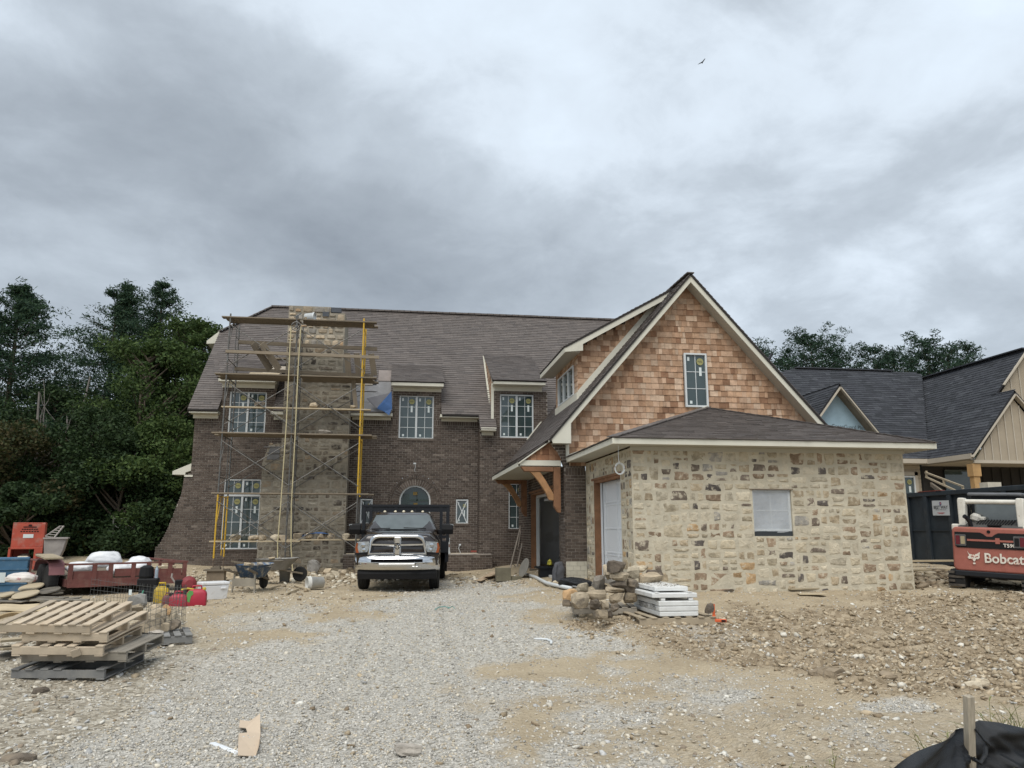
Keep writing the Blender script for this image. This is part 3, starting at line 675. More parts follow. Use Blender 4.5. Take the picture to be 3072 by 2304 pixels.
# ---- main roof (45 degrees) with clipped left gable
SQ = math.sqrt(.5); YE, ZE = 28.05, 5.82
rp = Plane((0, YE, ZE), (1, 0, 0), (0, SQ, SQ), (0, -SQ, SQ))
RL = (33.42 - YE) / SQ; KN = (31.83 - YE) / SQ
roof_poly = [(-7.52, 0), (-6.5, 0), (-6.5, .02), (1.4, .02), (1.4, 0), (2.75, 0), (2.75, -.84), (3.38, -.84), (3.38, 0), (10.5, 0), (10.5, RL), (-5.8, RL), (-7.52, KN)]
rholes = [(-6.5, -4.62, -.1, 1.4), (-.42, 1.38, -.1, 1.4), (3.36, 5.06, -.9, 1.6), (-4.15, -2.18, 0, 1.5)]
deck = MB(); w_ = -.84
while w_ < RL:
    for (a, b) in holes_iv(rows_of(roof_poly, w_ + .05), rholes, w_, w_ + .1): deck.add(*slab(rp, a, b, w_, w_ + .1, -.06, -.004))
    w_ += .1
back = Plane((0, 33.42, ZE + 33.42 - YE), (1, 0, 0), (0, SQ, -SQ), (0, SQ, SQ)); deck.prism([(-5.8, 0), (10.5, 0), (10.5, RL), (-7.5, RL), (-7.5, RL - KN)], back(0, 0, -.06), back.U, back.W, back.N * .05)
kz = ZE + KN * SQ; deck.add([(-7.5, 31.83, kz), (-5.8, 33.42, ZE + RL * SQ), (-7.5, 35.01, kz)], [(0, 1, 2)])
roof = deck.build('roof', ROOF_DECK, house)
sp = [p for p in shingle_pieces(rp, roof_poly, rholes, ex=.142, wd=(.16, .42), t=.02, gap=.003, jag=.003)]
lay(sp, 'shingle', ROOF_SH, roof, 0, 'shingle_courses')
rc = MB(); rs = random.Random(5)
x = -5.8
while x < 9.5: rc.add(*slab(Plane((0, 33.42, ZE + RL * SQ), (1, 0, 0), (0, 1, 0), (0, 0, 1)), x, x + .3, -.14, .14, -.03, .035 + rs.uniform(0, .008))); x += .285
for (a, b) in (((-5.8, 33.42, ZE + RL * SQ), (-7.52, 31.80, kz)),):
    for k in range(9): p = Vector(a).lerp(Vector(b), k / 9); q = Vector(a).lerp(Vector(b), (k + 1.06) / 9); rc.beam(p + Vector((0, -.02, .02)), q + Vector((0, -.02, .03)), .26, .03)
rc.build('ridge_cap', ROOF_SH, roof)
tr = MB(); tr.prism([(-7.52, kz), (-7.98, kz - .42), (-7.98, kz - .54), (-7.52, kz - .50)], (0, 31.75, 0), (1, 0, 0), (0, 0, 1), (0, 3.3, 0)); tr.build('rake_board', TRIM, roof)
MB().add([(-7.35, YM, 3.0), (-7.35, 33.42, 3.0), (-7.35, 33.42, 9.4), (-7.35, 31.8, 9.4), (-7.35, YM, 5.7)], [(0, 1, 2, 3, 4)]).add([(-7.35, 33.42, 3.0), (-7.35, 38.3, 3.0), (-7.35, 38.3, 5.7), (-7.35, 33.42, 9.4)], [(0, 1, 2, 3)]).add([(-8.33, YM + .01, .1), (-8.33, 33, .1), (-7.4, 33, 3.6), (-7.4, YM + .01, 3.6)], [(0, 1, 2, 3)]).build('side_wall', MORTAR, house)
# side porch roof peeking out at the far left
sp_ = MB(); sp_.prism([(-7.32, 3.98), (-7.98, 3.68), (-7.98, 3.56), (-7.55, 3.56), (-7.55, 3.64), (-7.32, 3.72)], (0, 28.52, 0), (1, 0, 0), (0, 0, 1), (0, 3.0, 0)); sp_.b2(-7.56, -7.28, 28.46, 28.6, 3.48, 3.55); sp_.build('side_eave', TRIM, house)
# ---- dormer roofs
def dormer(x0, x1, y0, z0, y1, z1, name='dormer_roof'):
    L_ = math.hypot(y1 - y0, z1 - z0); d = Plane((0, y0, z0), (1, 0, 0), (0, y1 - y0, z1 - z0), (0, -(z1 - z0), y1 - y0))
    b = MB(); b.prism([(x0, 0), (x1, 0), (x1 - .03, L_), (x0 + .03, L_)], d(0, 0, -.05), d.U, d.W, d.N * .045); o = b.build(name, ROOF_DECK, house)
    lay(shingle_pieces(d, [(x0 - .02, -.02), (x1 + .02, -.02), (x1, L_), (x0, L_)], ex=.142, wd=(.16, .40), t=.02, gap=.003), 'shingle', ROOF_SH, o, 0, 'shingle_courses')
    return o
dormer(-6.6, -4.55, 28.04, 7.0, 30.3, 8.12); dormer(-.49, 1.46, 28.04, 7.02, 30.36, 8.16); dormer(3.2, 5.2, 27.42, 7.05, 30.97, 8.78)
for x, yf, zf, zt, yb in ((-6.46, YM, 6.2, 6.92, 30.3), (-4.66, YM, 6.2, 6.92, 30.3), (-.40, YM, 6.2, 6.95, 30.36), (1.36, YM, 6.2, 6.95, 30.36)):
    MB().add([(x, yf, yf - 22.3), (x, yf, zt + .06), (x, yb, yb - 22.25)], [(0, 1, 2)]).build('dormer_cheek', MORTAR, house)
ckw = MB(); ckw.add([(3.26, YB, 5.62), (3.26, YB, 7.0), (3.26, 30.95, 8.7)], [(0, 1, 2)]); ckw.add([(5.06, YB, 5.62), (5.06, YB, 7.0), (5.06, 30.95, 8.7)], [(0, 1, 2)]); o = ckw.build('dormer_cheek', TRIM, house)
plc = LF(3.25); lay(shingle_pieces(plc, [(-YB + -.10, 5.95), (-YB - .10, 6.98), (-30.6, 8.5)], ex=.162, wd=(.1, .28)), 'shingle', CEDAR, o, 0, 'shingle_courses')
MB().beam((3.24, YB + .02, 5.66), (3.24, 30.9, 8.72), .03, .12, (1, 0, 0)).beam((3.24, YB - .0, 5.66), (3.24, YB - .0, 7.0), .03, .1, (1, 0, 0)).build('trim_board', TRIM, house)
# cable and junction box over the door, pipe and loose ends by the step
b = MB(); b.b2(.40, .50, YM - .03, YM - .01, 4.02, 4.07); b.path([(.46, YM - .04, 4.02), (.48, YM - .05, 3.92), (.45, YM - .05, 3.82), (.47, YM - .05, 3.74)], .008, 5); b.build('loose_cable', WHITE_PVC, house)
# ---- chimney
YC = 27.65; pc = FR(YC)
ch_poly = [(-4.80, .2), (-1.90, .2), (-1.90, 6.9), (-2.20, 7.0), (-2.20, 9.40), (-2.72, 9.40), (-2.72, 9.62), (-4.20, 9.62), (-4.20, 4.62), (-4.62, 4.55), (-4.80, 3.95)]
cm = MB(); cm.prism(ch_poly, (0, YC, 0), (1, 0, 0), (0, 0, 1), (0, .9, 0)); cm.b2(-4.19, -2.21, YC + .9, YC + 1.9, 5.5, 9.38)
chim = cm.build('chimney', CHIM_MORTAR, house)
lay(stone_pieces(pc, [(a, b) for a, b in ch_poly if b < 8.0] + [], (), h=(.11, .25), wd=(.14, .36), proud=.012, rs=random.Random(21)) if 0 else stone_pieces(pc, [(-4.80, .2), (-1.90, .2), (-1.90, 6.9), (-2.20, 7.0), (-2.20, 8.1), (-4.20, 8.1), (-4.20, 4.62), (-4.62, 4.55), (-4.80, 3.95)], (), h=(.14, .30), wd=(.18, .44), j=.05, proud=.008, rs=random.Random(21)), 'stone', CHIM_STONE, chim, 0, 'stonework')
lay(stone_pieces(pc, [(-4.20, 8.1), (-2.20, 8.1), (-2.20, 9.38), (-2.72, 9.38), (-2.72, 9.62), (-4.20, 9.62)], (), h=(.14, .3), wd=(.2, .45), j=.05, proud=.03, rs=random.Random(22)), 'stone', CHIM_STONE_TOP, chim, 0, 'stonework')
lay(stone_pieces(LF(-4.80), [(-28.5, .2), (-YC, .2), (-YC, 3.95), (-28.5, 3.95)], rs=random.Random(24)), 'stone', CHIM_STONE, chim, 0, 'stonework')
b = MB(); b.b2(-4.78, -4.2, YC - .05, YC - .005, 4.47, 4.5); b.prism([(-4.66, 4.05), (-4.24, 4.05), (-4.24, 4.5), (-4.56, 4.5)], (0, YC - .03, 0), (1, 0, 0), (0, 0, 1), (0, .02, 0)); b.beam((-4.66, YC - .05, 4.28), (-4.22, YC - .05, 4.29), .05, .03); b.build('shoulder_flashing', WRAP, chim)
b = MB(); b.b2(-3.0, -2.78, YC - .06, YC - .02, 9.25, 9.42); b.b2(-2.70, -2.36, YC - .02, YC + .3, 9.42, 9.6); b.build('slate_cap_stone', M('dark_slate', (.06, .068, .082), rough=.6, var=.2), chim)
# ---- unfinished roof beside the chimney
u = MB(); rs = random.Random(9)
for (a, b, c, d, k) in ((-1.86, -.5, .05, .75, .02), (-1.86, -.5, .62, 1.25, .03), (-1.05, -.5, 1.2, 2.05, .02), (-1.8, -1.0, 1.3, 1.7, .035)):
    u.add(*slab(rp, a, b, c, d, k, k + .012))
u.build('underlayment', WRAP, roof)
u = MB(); u.add(*slab(rp, -2.16, -1.06, 1.62, 2.1, .02, .035)); u.build('gap_shade_slab', DARK, roof)  # dark slab laid on the roof; the gap's shade is its colour
u = MB()
for (a, b, c, d) in ((-2.15, -1.2, 1.68, 1.75), (-2.15, -1.3, 1.86, 1.92)): u.add(*slab(rp, a, b, c, d, .05, .09))
u.build('batten', PLY, roof)
u = MB(); u.add(*slab(rp, -1.0, -.52, 2.0, 2.75, .03, .06)); u.build('curled_underlayment', M('pinkish_paper', (.22, .19, .175), rough=.7, var=.15, scale=4), roof)
# ================================================================ GABLE WING
YG = 19.78; XW = 4.2; PX, PZ_ = 7.72, 8.60; SL, SR = 1.163, 1.123
wz = lambda x: PZ_ - (PX - x) * SL if x < PX else PZ_ - (x - PX) * SR
pg = FR(YG)
gp_poly = [(4.33, 3.3), (11.6, 3.3), (11.6, wz(11.6) - .2), (PX, PZ_ - .22), (4.33, wz(4.33) - .22)]
bk = MB(); bk.prism(gp_poly, (0, YG + .004, 0), (1, 0, 0), (0, 0, 1), (0, .15, 0)); gable = bk.build('gable_wall', M('sheathing', (.10, .06, .035), rough=.9), house)
gw = (7.56, 8.21, 4.92, 6.42)
hipz = lambda x: 3.45 + 1.40 * max(0, 1 - abs(x - 8.18) / (3.93 if x < 8.18 else 3.34))
cp = shingle_pieces(pg, gp_poly, [(gw[0] - .02, gw[1] + .02, gw[2] - .02, gw[3] + .02)], ex=.162, wd=(.07, .24), t=.02)
cp = [p for p in cp if p[0][2].z > hipz((p[0][0].x + p[0][1].x) / 2) - .25]
lay(cp, 'shingle', CEDAR, gable, 300, 'shingle_courses')
window(house, FR(YG - .09), *gw[:2], gw[2], gw[3], sashes=1, cols=2, rows=3, seed=11, in_=.05)
# rake boards, corner board, eave box
t = MB(); YR = 19.36; RB = .26
t.prism([(PX, PZ_ - .02), (3.76, wz(3.76) - .02), (3.82, 3.84), (4.30, 3.84), (4.30, wz(4.30) - RB), (PX, PZ_ - RB)], (0, YR, 0), (1, 0, 0), (0, 0, 1), (0, .035, 0))
t.prism([(PX + .001, PZ_ - .02), (PX + .001, PZ_ - RB), (11.9, wz(11.9) - RB), (11.9, wz(11.9) - .02)], (0, YR, 0), (1, 0, 0), (0, 0, 1), (0, .035, 0))
t.build('rake_board', TRIM, house, bevel=.005, seg=1)
t = MB(); t.prism([(PX, PZ_ - .012), (3.70, wz(3.70) - .012), (3.70, wz(3.70) - .075), (PX, PZ_ - .075)], (0, YR - .02, 0), (1, 0, 0), (0, 0, 1), (0, .019, 0)); t.prism([(PX + .001, PZ_ - .012), (PX + .001, PZ_ - .075), (11.95, wz(11.95) - .075), (11.95, wz(11.95) - .012)], (0, YR - .02, 0), (1, 0, 0), (0, 0, 1), (0, .019, 0)); t.build('shadow_board', SOFFIT, house)
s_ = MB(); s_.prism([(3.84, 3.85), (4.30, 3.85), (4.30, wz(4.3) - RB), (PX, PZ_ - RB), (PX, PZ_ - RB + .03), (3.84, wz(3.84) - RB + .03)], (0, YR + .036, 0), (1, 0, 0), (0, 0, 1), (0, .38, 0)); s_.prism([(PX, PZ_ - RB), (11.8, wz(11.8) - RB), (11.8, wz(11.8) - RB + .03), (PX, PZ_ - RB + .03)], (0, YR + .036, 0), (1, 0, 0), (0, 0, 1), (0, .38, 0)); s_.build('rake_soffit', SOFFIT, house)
MB().b2(4.24, 4.325, YG - .035, YG + .02, 3.45, 4.40).build('corner_board', TRIM, house)
# roof planes of the wing
def wing_plane(x0, z0, x1, z1, ya, yb, name, poly=None):
    d = Plane((x0, ya, z0), (0, 1, 0), (x1 - x0, 0, z1 - z0), ((z0 - z1) if x1 > x0 else (z1 - z0), 0, abs(x1 - x0))); L_ = math.hypot(x1 - x0, z1 - z0)
    if d.N.z < 0: d.N = -d.N
    po = poly or [(0, 0), (yb - ya, 0), (yb - ya, L_), (0, L_)]
    b = MB(); b.prism(po, d(0, 0, -.05), d.U, d.W, d.N * .045); o = b.build(name, ROOF_DECK, house)
    lay(shingle_pieces(d, po, ex=.142, wd=(.16, .42), t=.02, gap=.003), 'shingle', ROOF_SH, o, 0, 'shingle_courses'); return o
wing_plane(3.70, wz(3.70), PX, PZ_, YR - .03, 31.0, 'wing_roof'); wing_plane(12.0, wz(12.0), PX, PZ_, YR - .03, 31.0, 'wing_roof')
rc = MB(); y = YR - .03
while y < 30.9: rc.beam((PX, y, PZ_ + .01), (PX, y + .3, PZ_ + .02), .2, .03); y += .28
rc.build('ridge_cap', ROOF_SH, house)
# ---- awning over the open garage door (flatter lower slope)
AE, AY0, AY1 = 2.97, 19.84, 25.6
wing_plane(AE, 3.40, 3.88, 4.03, AY0, AY1, 'awning_roof')
t = MB(); t.beam((AE + .01, AY0 + .01, 3.345), (3.87, AY0 + .01, 3.975), .03, .12, (0, 1, 0)); t.b2(AE + .005, AE + .03, AY0 + .04, AY1, 3.27, 3.385); t.b2(3.03, 4.12, AY0 + .0, AY0 + .05, 3.30, 3.44); t.build('awning_fascia', TRIM, house)
MB().b2(AE + .035, XW - .01, AY0 + .06, AY1, 3.275, 3.295).build('awning_soffit', SOFFIT, house)
cw = MB(); cw.prism([(3.10, 3.45), (4.18, 3.45), (4.18, 4.0), (3.86, 3.92)], (0, AY0 + .05, 0), (1, 0, 0), (0, 0, 1), (0, .03, 0)); o = cw.build('awning_gable', TIMBER, house)
lay(shingle_pieces(FR(AY0 + .048), [(3.12, 3.445), (4.18, 3.445), (4.18, 4.0), (3.86, 3.93)], ex=.15, wd=(.07, .2)), 'shingle', CEDAR_RED, o, 100)
def bracket(y):
    b = MB()
    b.prism([(3.93, 3.27), (4.11, 3.27), (4.11, 2.08), (4.03, 2.10), (3.93, 2.26)], (0, y, 0), (1, 0, 0), (0, 0, 1), (0, .17, 0)); p = b.build('bracket', TIMBER, house, bevel=.008, seg=1)
    MB().prism([(3.06, 3.27), (3.925, 3.27), (3.925, 3.15), (3.16, 3.15)], (0, y, 0), (1, 0, 0), (0, 0, 1), (0, .17, 0)).build('arm', TIMBER, p, bevel=.008, seg=1)
    o_ = [(3.30, 3.145), (3.42, 3.03), (3.52, 2.9), (3.62, 2.76), (3.72, 2.6), (3.80, 2.42), (3.925, 2.40)]; i_ = [(3.925, 2.56), (3.86, 2.68), (3.77, 2.83), (3.69, 2.96), (3.62, 3.06), (3.56, 3.145)]
    MB().prism(o_ + i_, (0, y + .02, 0), (1, 0, 0), (0, 0, 1), (0, .13, 0)).build('brace', M('light_timber', (.33, .18, .085), rough=.8, var=.25, scale=5, bump=.3), p, bevel=.006, seg=1)
bracket(AY0 + .0); bracket(25.35)
# ---- brick pier between the two garage doors
mo = MB(); bpp = brick_pieces(FR(19.8), [(4.21, .86), (4.762, .86), (4.762, 3.3), (4.21, 3.3)], mortar=mo, soldier=((3.05, 3.3),)); pier = mo.build('pier', MORTAR, house); lay(bpp, 'brick', BRICK, pier, 200)
mo = MB(); bpp = brick_pieces(LF(4.21), [(-20.45, .40), (-19.8, .40), (-19.8, 3.3), (-20.45, 3.3)], mortar=mo); o = mo.build('pier_side', MORTAR, house); lay(bpp, 'brick', BRICK, o, 120)
mo = MB(); mo.prism([(4.2, 3.3), (4.12, 3.5), (4.02, 3.68), (3.88, 3.83), (4.32, 3.83), (4.32, 3.3)], (0, 19.80, 0), (1, 0, 0), (0, 0, 1), (0, .2, 0)); o = mo.build('corbel', MORTAR, house)
lay(brick_pieces(FR(19.80), [(4.19, 3.3), (4.12, 3.5), (4.02, 3.68), (3.88, 3.83), (4.32, 3.83), (4.32, 3.3)]), 'brick', BRICK, o, 40)
blk = []
for r in range(4):
    x = 4.215; k = 0
    while x < 4.76:
        w_ = .19 if (k or r % 2 == 0) else .1; blk.append(slab(FR(19.8), x, min(x + w_ - .006, 4.76), .40 + r * .115, .40 + r * .115 + .11, -.03, .012)); x += w_; k += 1
b = MB(); b.b2(4.212, 4.76, 19.801, 20.2, .38, .86); o = b.build('pier_foot', CREAM_PAINT, house); lay(blk, 'block', CREAM_PAINT, o, 40)
# ---- left wall of the wing with the open door
mo = MB(); ph = LF(XW + .02); oh = [(-25.3, -20.6, .2, 2.82)]
bpp = brick_pieces(ph, [(-27.9, .2), (-20.45, .2), (-20.45, 4.2), (-27.9, 4.2)], oh, mortar=mo); o = mo.build('wing_wall', MORTAR, house); lay(bpp, 'brick', BRICK, o, 0, 'brickwork')
t = MB(); t.b2(XW + .03, XW + .20, 25.28, 25.34, .28, 2.82); t.b2(XW + .03, XW + .20, 20.6, 25.28, 2.76, 2.82); t.b2(XW - .02, XW + .05, 20.5, 25.42, 2.82, 2.88); t.build('door_casing', TIMBER, house)
t = MB(); t.b2(XW + .20, XW + .30, 25.24, 25.28, .3, 2.76); t.b2(XW + .2, XW + .3, 20.6, 25.24, 2.68, 2.755); t.build('door_jamb', WHITE_PVC, house)
MB().b2(XW + .45, XW + 2.2, 20.7, 25.2, 2.58, 2.66).build('raised_door', DOOR_W, house)
i_ = MB(); i_.b2(XW + .31, 11.0, 27.0, 27.1, .27, 3.2); i_.b2(11.0, 11.1, 20.2, 27.0, .27, 3.2); i_.b2(XW + .31, 11, 20.1, 20.2, .27, 3.2); i_.b2(XW + .31, 11.0, 20.2, 27.0, 3.1, 3.2); i_.b2(XW + .31, XW + .36, 25.4, 27.0, .27, 3.1); i_.b2(6.2, 6.3, 22.5, 27, .27, 3.1); i_.build('interior_wall', DRYWALL, house)
sl_ = MB(); sl_.b2(XW - .30, 11.0, 20.0, 27.0, .05, .28); sl_.b2(4.0, 4.21, 19.82, 20.5, .06, .40); sl_.build('garage_slab', CONCRETE, house)
# ---- shed dormer on the wing roof
XD, YD = 4.88, 21.0
dz = lambda x: 6.70 + (x - 4.47) * .57
pd = FR(YD); b = MB(); dpoly = [(XD, 5.3), (XD, dz(XD) - .16), (7.05, dz(7.05) - .16), (7.3, wz(7.3))]
dpoly = [(XD, wz(XD) - .05), (XD, dz(XD) - .15), (7.15, dz(7.15) - .15), (7.15, wz(7.15) - .05)]
b.prism(dpoly, (0, YD + .004, 0), (1, 0, 0), (0, 0, 1), (0, .1, 0)); o = b.build('shed_dormer_cheek', M('dormer_sheathing', (.10, .06, .035), rough=.9), house)
lay(shingle_pieces(pd, dpoly, ex=.162, wd=(.09, .28), t=.018), 'shingle', CEDAR, o, 0, 'shingle_courses')
MB().prism([(XD - .02, wz(XD) - .02), (7.3, wz(7.3) - .02), (7.3, wz(7.3) + .22), (XD - .02, wz(XD) + .22)], (0, YD - .05, 0), (1, 0, 0), (0, 0, 1), (0, .028, 0)).build('skirt_board', TRIM, house)
pw = LF(XD); dh = [(-23.62, -21.42, 5.46, 6.36)]
b = MB()
for (a, c, d, e_) in ((-24.1, -23.62, 5.2, 6.75), (-21.42, -21.0, 5.2, 6.75), (-23.62, -21.42, 6.36, 6.75), (-23.62, -21.42, 5.2, 5.46)): b.add(*slab(pw, a, c, d, e_, -.1, -.004))
o = b.build('shed_dormer_wall', M('dormer_sheathing', (.10, .06, .035), rough=.9), house); lay(shingle_pieces(pw, [(-24.1, 5.5), (-21.0, 5.5), (-21.0, 6.6), (-24.1, 6.6)], dh, ex=.162, wd=(.09, .28), t=.018), 'shingle', CEDAR, o, 0, 'shingle_courses')
MB().b2(XD - .045, XD - .006, 20.97, 24.12, 5.26, 5.48).build('skirt_board', TRIM, house)
window(house, LF(XD - .05), -23.62, -21.42, 5.47, 6.36, sashes=3, cols=1, rows=1, stick=False, seed=12, in_=.05)
wing_plane(4.43, dz(4.43) + .05, 7.75, dz(7.75) + .05, 20.62, 24.6, 'shed_dormer_roof')
t = MB(); t.prism([(4.45, dz(4.45) - .12), (4.45, dz(4.45) + .0), (7.72, dz(7.72) + .0), (7.72, dz(7.72) - .17), (4.96, dz(4.96) - .17), (4.96, 6.62)], (0, 20.64, 0), (1, 0, 0), (0, 0, 1), (0, .03, 0)); t.b2(4.44, 4.47, 20.68, 24.6, 6.56, 6.69); t.build('dormer_fascia', TRIM, house)
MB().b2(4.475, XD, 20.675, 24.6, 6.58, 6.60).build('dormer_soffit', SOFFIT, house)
MB().beam((4.25, 26.2, 4.72), (4.75, 26.2, 5.35), .03, .14, (0, 1, 0)).build('flashing_board', TRIM, house)
# ================================================================ STONE GARAGE
YS, XS0, XS1 = 15.7, 4.77, 11.0
ps = FR(YS); sw_ = (7.42, 8.30, 1.52, 2.50)
b = MB(); gq = [(XS0, .15), (XS1 + .0, .15), (XS1, 3.36), (XS0, 3.36)]
def walled(bb, pl, poly, hole, th):
    u0, u1 = min(p[0] for p in poly), max(p[0] for p in poly); z0, z1 = min(p[1] for p in poly), max(p[1] for p in poly); a, c, d, e_ = hole
    for q in ((u0, a, z0, z1), (c, u1, z0, z1), (a, c, z0, d), (a, c, e_, z1)):
        if q[1] - q[0] > .01 and q[3] - q[2] > .01: bb.add(*slab(pl, *q, -th, 0))
walled(b, ps, gq, sw_, .25); gar = b.build('garage_wall', FACE_MORTAR, house)
rs_ = random.Random(33)
lay(stone_pieces(ps, [(XS0, .2), (XS1, .2), (XS1, 3.33), (XS0, 3.33)], [sw_], j=.045, proud=.005, rs=rs_, round_=.34, nper=12, rects=rubble_rects(XS0, XS1, .2, 3.33, [sw_], .50, .32, rs_)), 'stone', FIELDSTONE, gar, 260, 'stonework', key=lambda p: (p[0][0] - p[0][5]).length)
b = MB(); psl = LF(XS0); walled(b, psl, [(-19.8, .15), (-YS - .25, .15), (-YS - .25, 3.36), (-19.8, 3.36)], (-18.95, -16.56, .0, 2.86), .18); o = b.build('garage_side_wall', FACE_MORTAR, house)
lay(stone_pieces(psl, [(-19.76, .2), (-YS, .2), (-YS, 3.33), (-19.76, 3.33)], [(-18.99, -16.52, 0, 2.9)], j=.045, proud=.005, rs=rs_, round_=.2, rects=rubble_rects(-19.76, -YS, .2, 3.33, [(-18.99, -16.52, 0, 2.9)], .42, .32, rs_)), 'stone', FIELDSTONE, o, 0, 'stonework')
o = MB().b2(XS1 - .25, XS1, YS + .25, 19.8, .15, 3.36).build('garage_end_wall', FACE_MORTAR, house)
lay(stone_pieces(Plane((XS1, 0, 0), (0, 1, 0), (0, 0, 1), (1, 0, 0)), [(YS, .2), (19.8, .2), (19.8, 3.33), (YS, 3.33)], [], rs=rs_), 'stone', FIELDSTONE, o, 0, 'stonework')
fr_ = window(house, ps, sw_[0], sw_[1], sw_[2] + .10, sw_[3], sashes=1, cols=2, rows=2, stick=False, glass=GLASS_FILM, seed=14, in_=.1, label='small garage window covered with cloudy plastic film')
MB().b2(sw_[0], sw_[1], YS + .03, YS + .06, sw_[2], sw_[2] + .1).build('sill_flashing', M('black_membrane', (.03, .035, .04), rough=.5), house)
MB().b2(sw_[0] - .06, sw_[1] + .04, YS - .03, YS + .05, sw_[3], sw_[3] + .015).build('lintel', M('rusty_lintel', (.2, .15, .11), rough=.8), house)
# film over the window
f = MB(); f.grid(10, 10, lambda a, c: ps(sw_[0] + .01 + (sw_[1] - sw_[0] - .02) * a, sw_[2] + .09 + .02 * math.sin(7 * a) + (sw_[3] - sw_[2] - .1) * c, -.03 + .012 * math.sin(9 * a + 5 * c) * math.sin(4 * c))); f.build('plastic_film', M('cloudy_film', (.62, .65, .68), rough=.25, var=.1, scale=3, alpha=.42, bump=.4, bscale=7), fr_)
# door in the side wall
t = MB(); t.b2(XS0 + .0, XS0 + .15, 18.9, 18.96, .5, 2.86); t.b2(XS0 + .0, XS0 + .15, 16.56, 18.9, 2.80, 2.86); t.b2(XS0 - .03, XS0 + .06, 16.45, 19.12, 2.86, 2.91); t.build('door_casing', TIMBER, house)
d_ = MB(); d_.b2(XS0 + .15, XS0 + .19, 18.84, 18.9, .52, 2.8); d_.b2(XS0 + .21, XS0 + .25, 16.5, 18.86, .5, 2.8); gd = d_.build('garage_door', DOOR_W, house)
d_ = MB()
for y in (18.80, 18.66, 17.62, 17.52, 16.6): d_.b2(XS0 + .195, XS0 + .209, y - .05, y, .5, 2.78)
for z in (.52, 1.04, 1.10, 1.66, 2.22, 2.28, 2.72): d_.b2(XS0 + .2, XS0 + .2085, 16.55, 18.8, z, z + .045)
d_.build('door_rail', DOOR_W, gd, bevel=.004, seg=1)
MB().b2(XS0 - .02, XS0 + .3, 16.5, 19.0, .3, .53).build('garage_threshold', CONCRETE, house)
# hip roof
EX0, EX1, EY = 4.25, 11.52, 15.25; ZT = 3.52; PK = Vector((8.18, YG, 4.92))
def hip_face(a, c, inner, name, n_ind=0):
    a, c = Vector(a), Vector(c); U = (c - a).normalized(); N = U.cross(PK - a).normalized(); N = N if N.z > 0 else -N; Wv = N.cross(U)
    d = Plane(a, U, Wv, N); pu = (PK - a).dot(d.U); pw_ = (PK - a).dot(d.W); L_ = (c - a).length
    po = [(0, 0), (L_, 0), (pu, pw_)]
    b = MB(); b.prism(po, d(0, 0, -.05), d.U, d.W, d.N * .045); o = b.build(name, ROOF_DECK, house)
    lay(shingle_pieces(d, [(-.03, -.03), (L_ + .03, -.03), (pu, pw_)], ex=.142, wd=(.16, .42), t=.021, gap=.003, rs=random.Random(8)), 'shingle', ROOF_SH, o, n_ind, 'shingle_courses')
hip_face((EX0, EY, ZT), (EX1, EY, ZT), 0, 'garage_roof', 300); hip_face((EX0, YG, ZT), (EX0, EY, ZT), 0, 'garage_roof'); hip_face((EX1, EY, ZT), (EX1, YG, ZT), 0, 'garage_roof')
hc = MB()
for c in ((EX0, EY, ZT), (EX1, EY, ZT)):
    for k in range(22): p = Vector(c).lerp(PK, k / 22); q = Vector(c).lerp(PK, (k + 1.1) / 22); hc.beam(p + Vector((0, 0, .012)), q + Vector((0, 0, .022)), .24, .018)
hc.build('hip_cap', ROOF_SH, house)
f = MB(); f.b2(EX0, EX1, EY, EY + .03, 3.385, 3.505); f.b2(EX0, EX0 + .03, EY + .032, YG - .02, 3.385, 3.505); f.b2(EX1 - .03, EX1, EY + .032, YG - .02, 3.385, 3.505); f.build('garage_fascia', TRIM, house, bevel=.004, seg=1)
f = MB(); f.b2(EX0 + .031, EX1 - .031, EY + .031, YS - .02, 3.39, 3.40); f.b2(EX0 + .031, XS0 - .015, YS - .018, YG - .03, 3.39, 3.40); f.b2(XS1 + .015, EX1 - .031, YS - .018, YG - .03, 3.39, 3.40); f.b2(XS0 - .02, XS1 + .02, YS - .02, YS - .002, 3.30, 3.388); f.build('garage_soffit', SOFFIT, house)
MB().beam(PK + Vector((0, -.06, .04)), (EX0 + .05, YG - .06, ZT + .06), .02, .13, (0, 1, 0)).build('flashing_board', TRIM, house)
# cable coil under the soffit
c = MB(); c.path([(4.47, 15.6, 3.39), (4.46, 15.58, 3.18), (4.47, 15.57, 3.0)], .007, 5)
for k in range(3): c.path([(4.47 + (.085 + .012 * k) * math.sin(t), 15.56 - .01 * k, 2.90 + (.10 + .012 * k) * math.cos(t)) for t in np.linspace(0, 6.28, 18)[:-1]], .005, 5, closed=True)
c.build('cable_coil', WHITE_PVC, house)
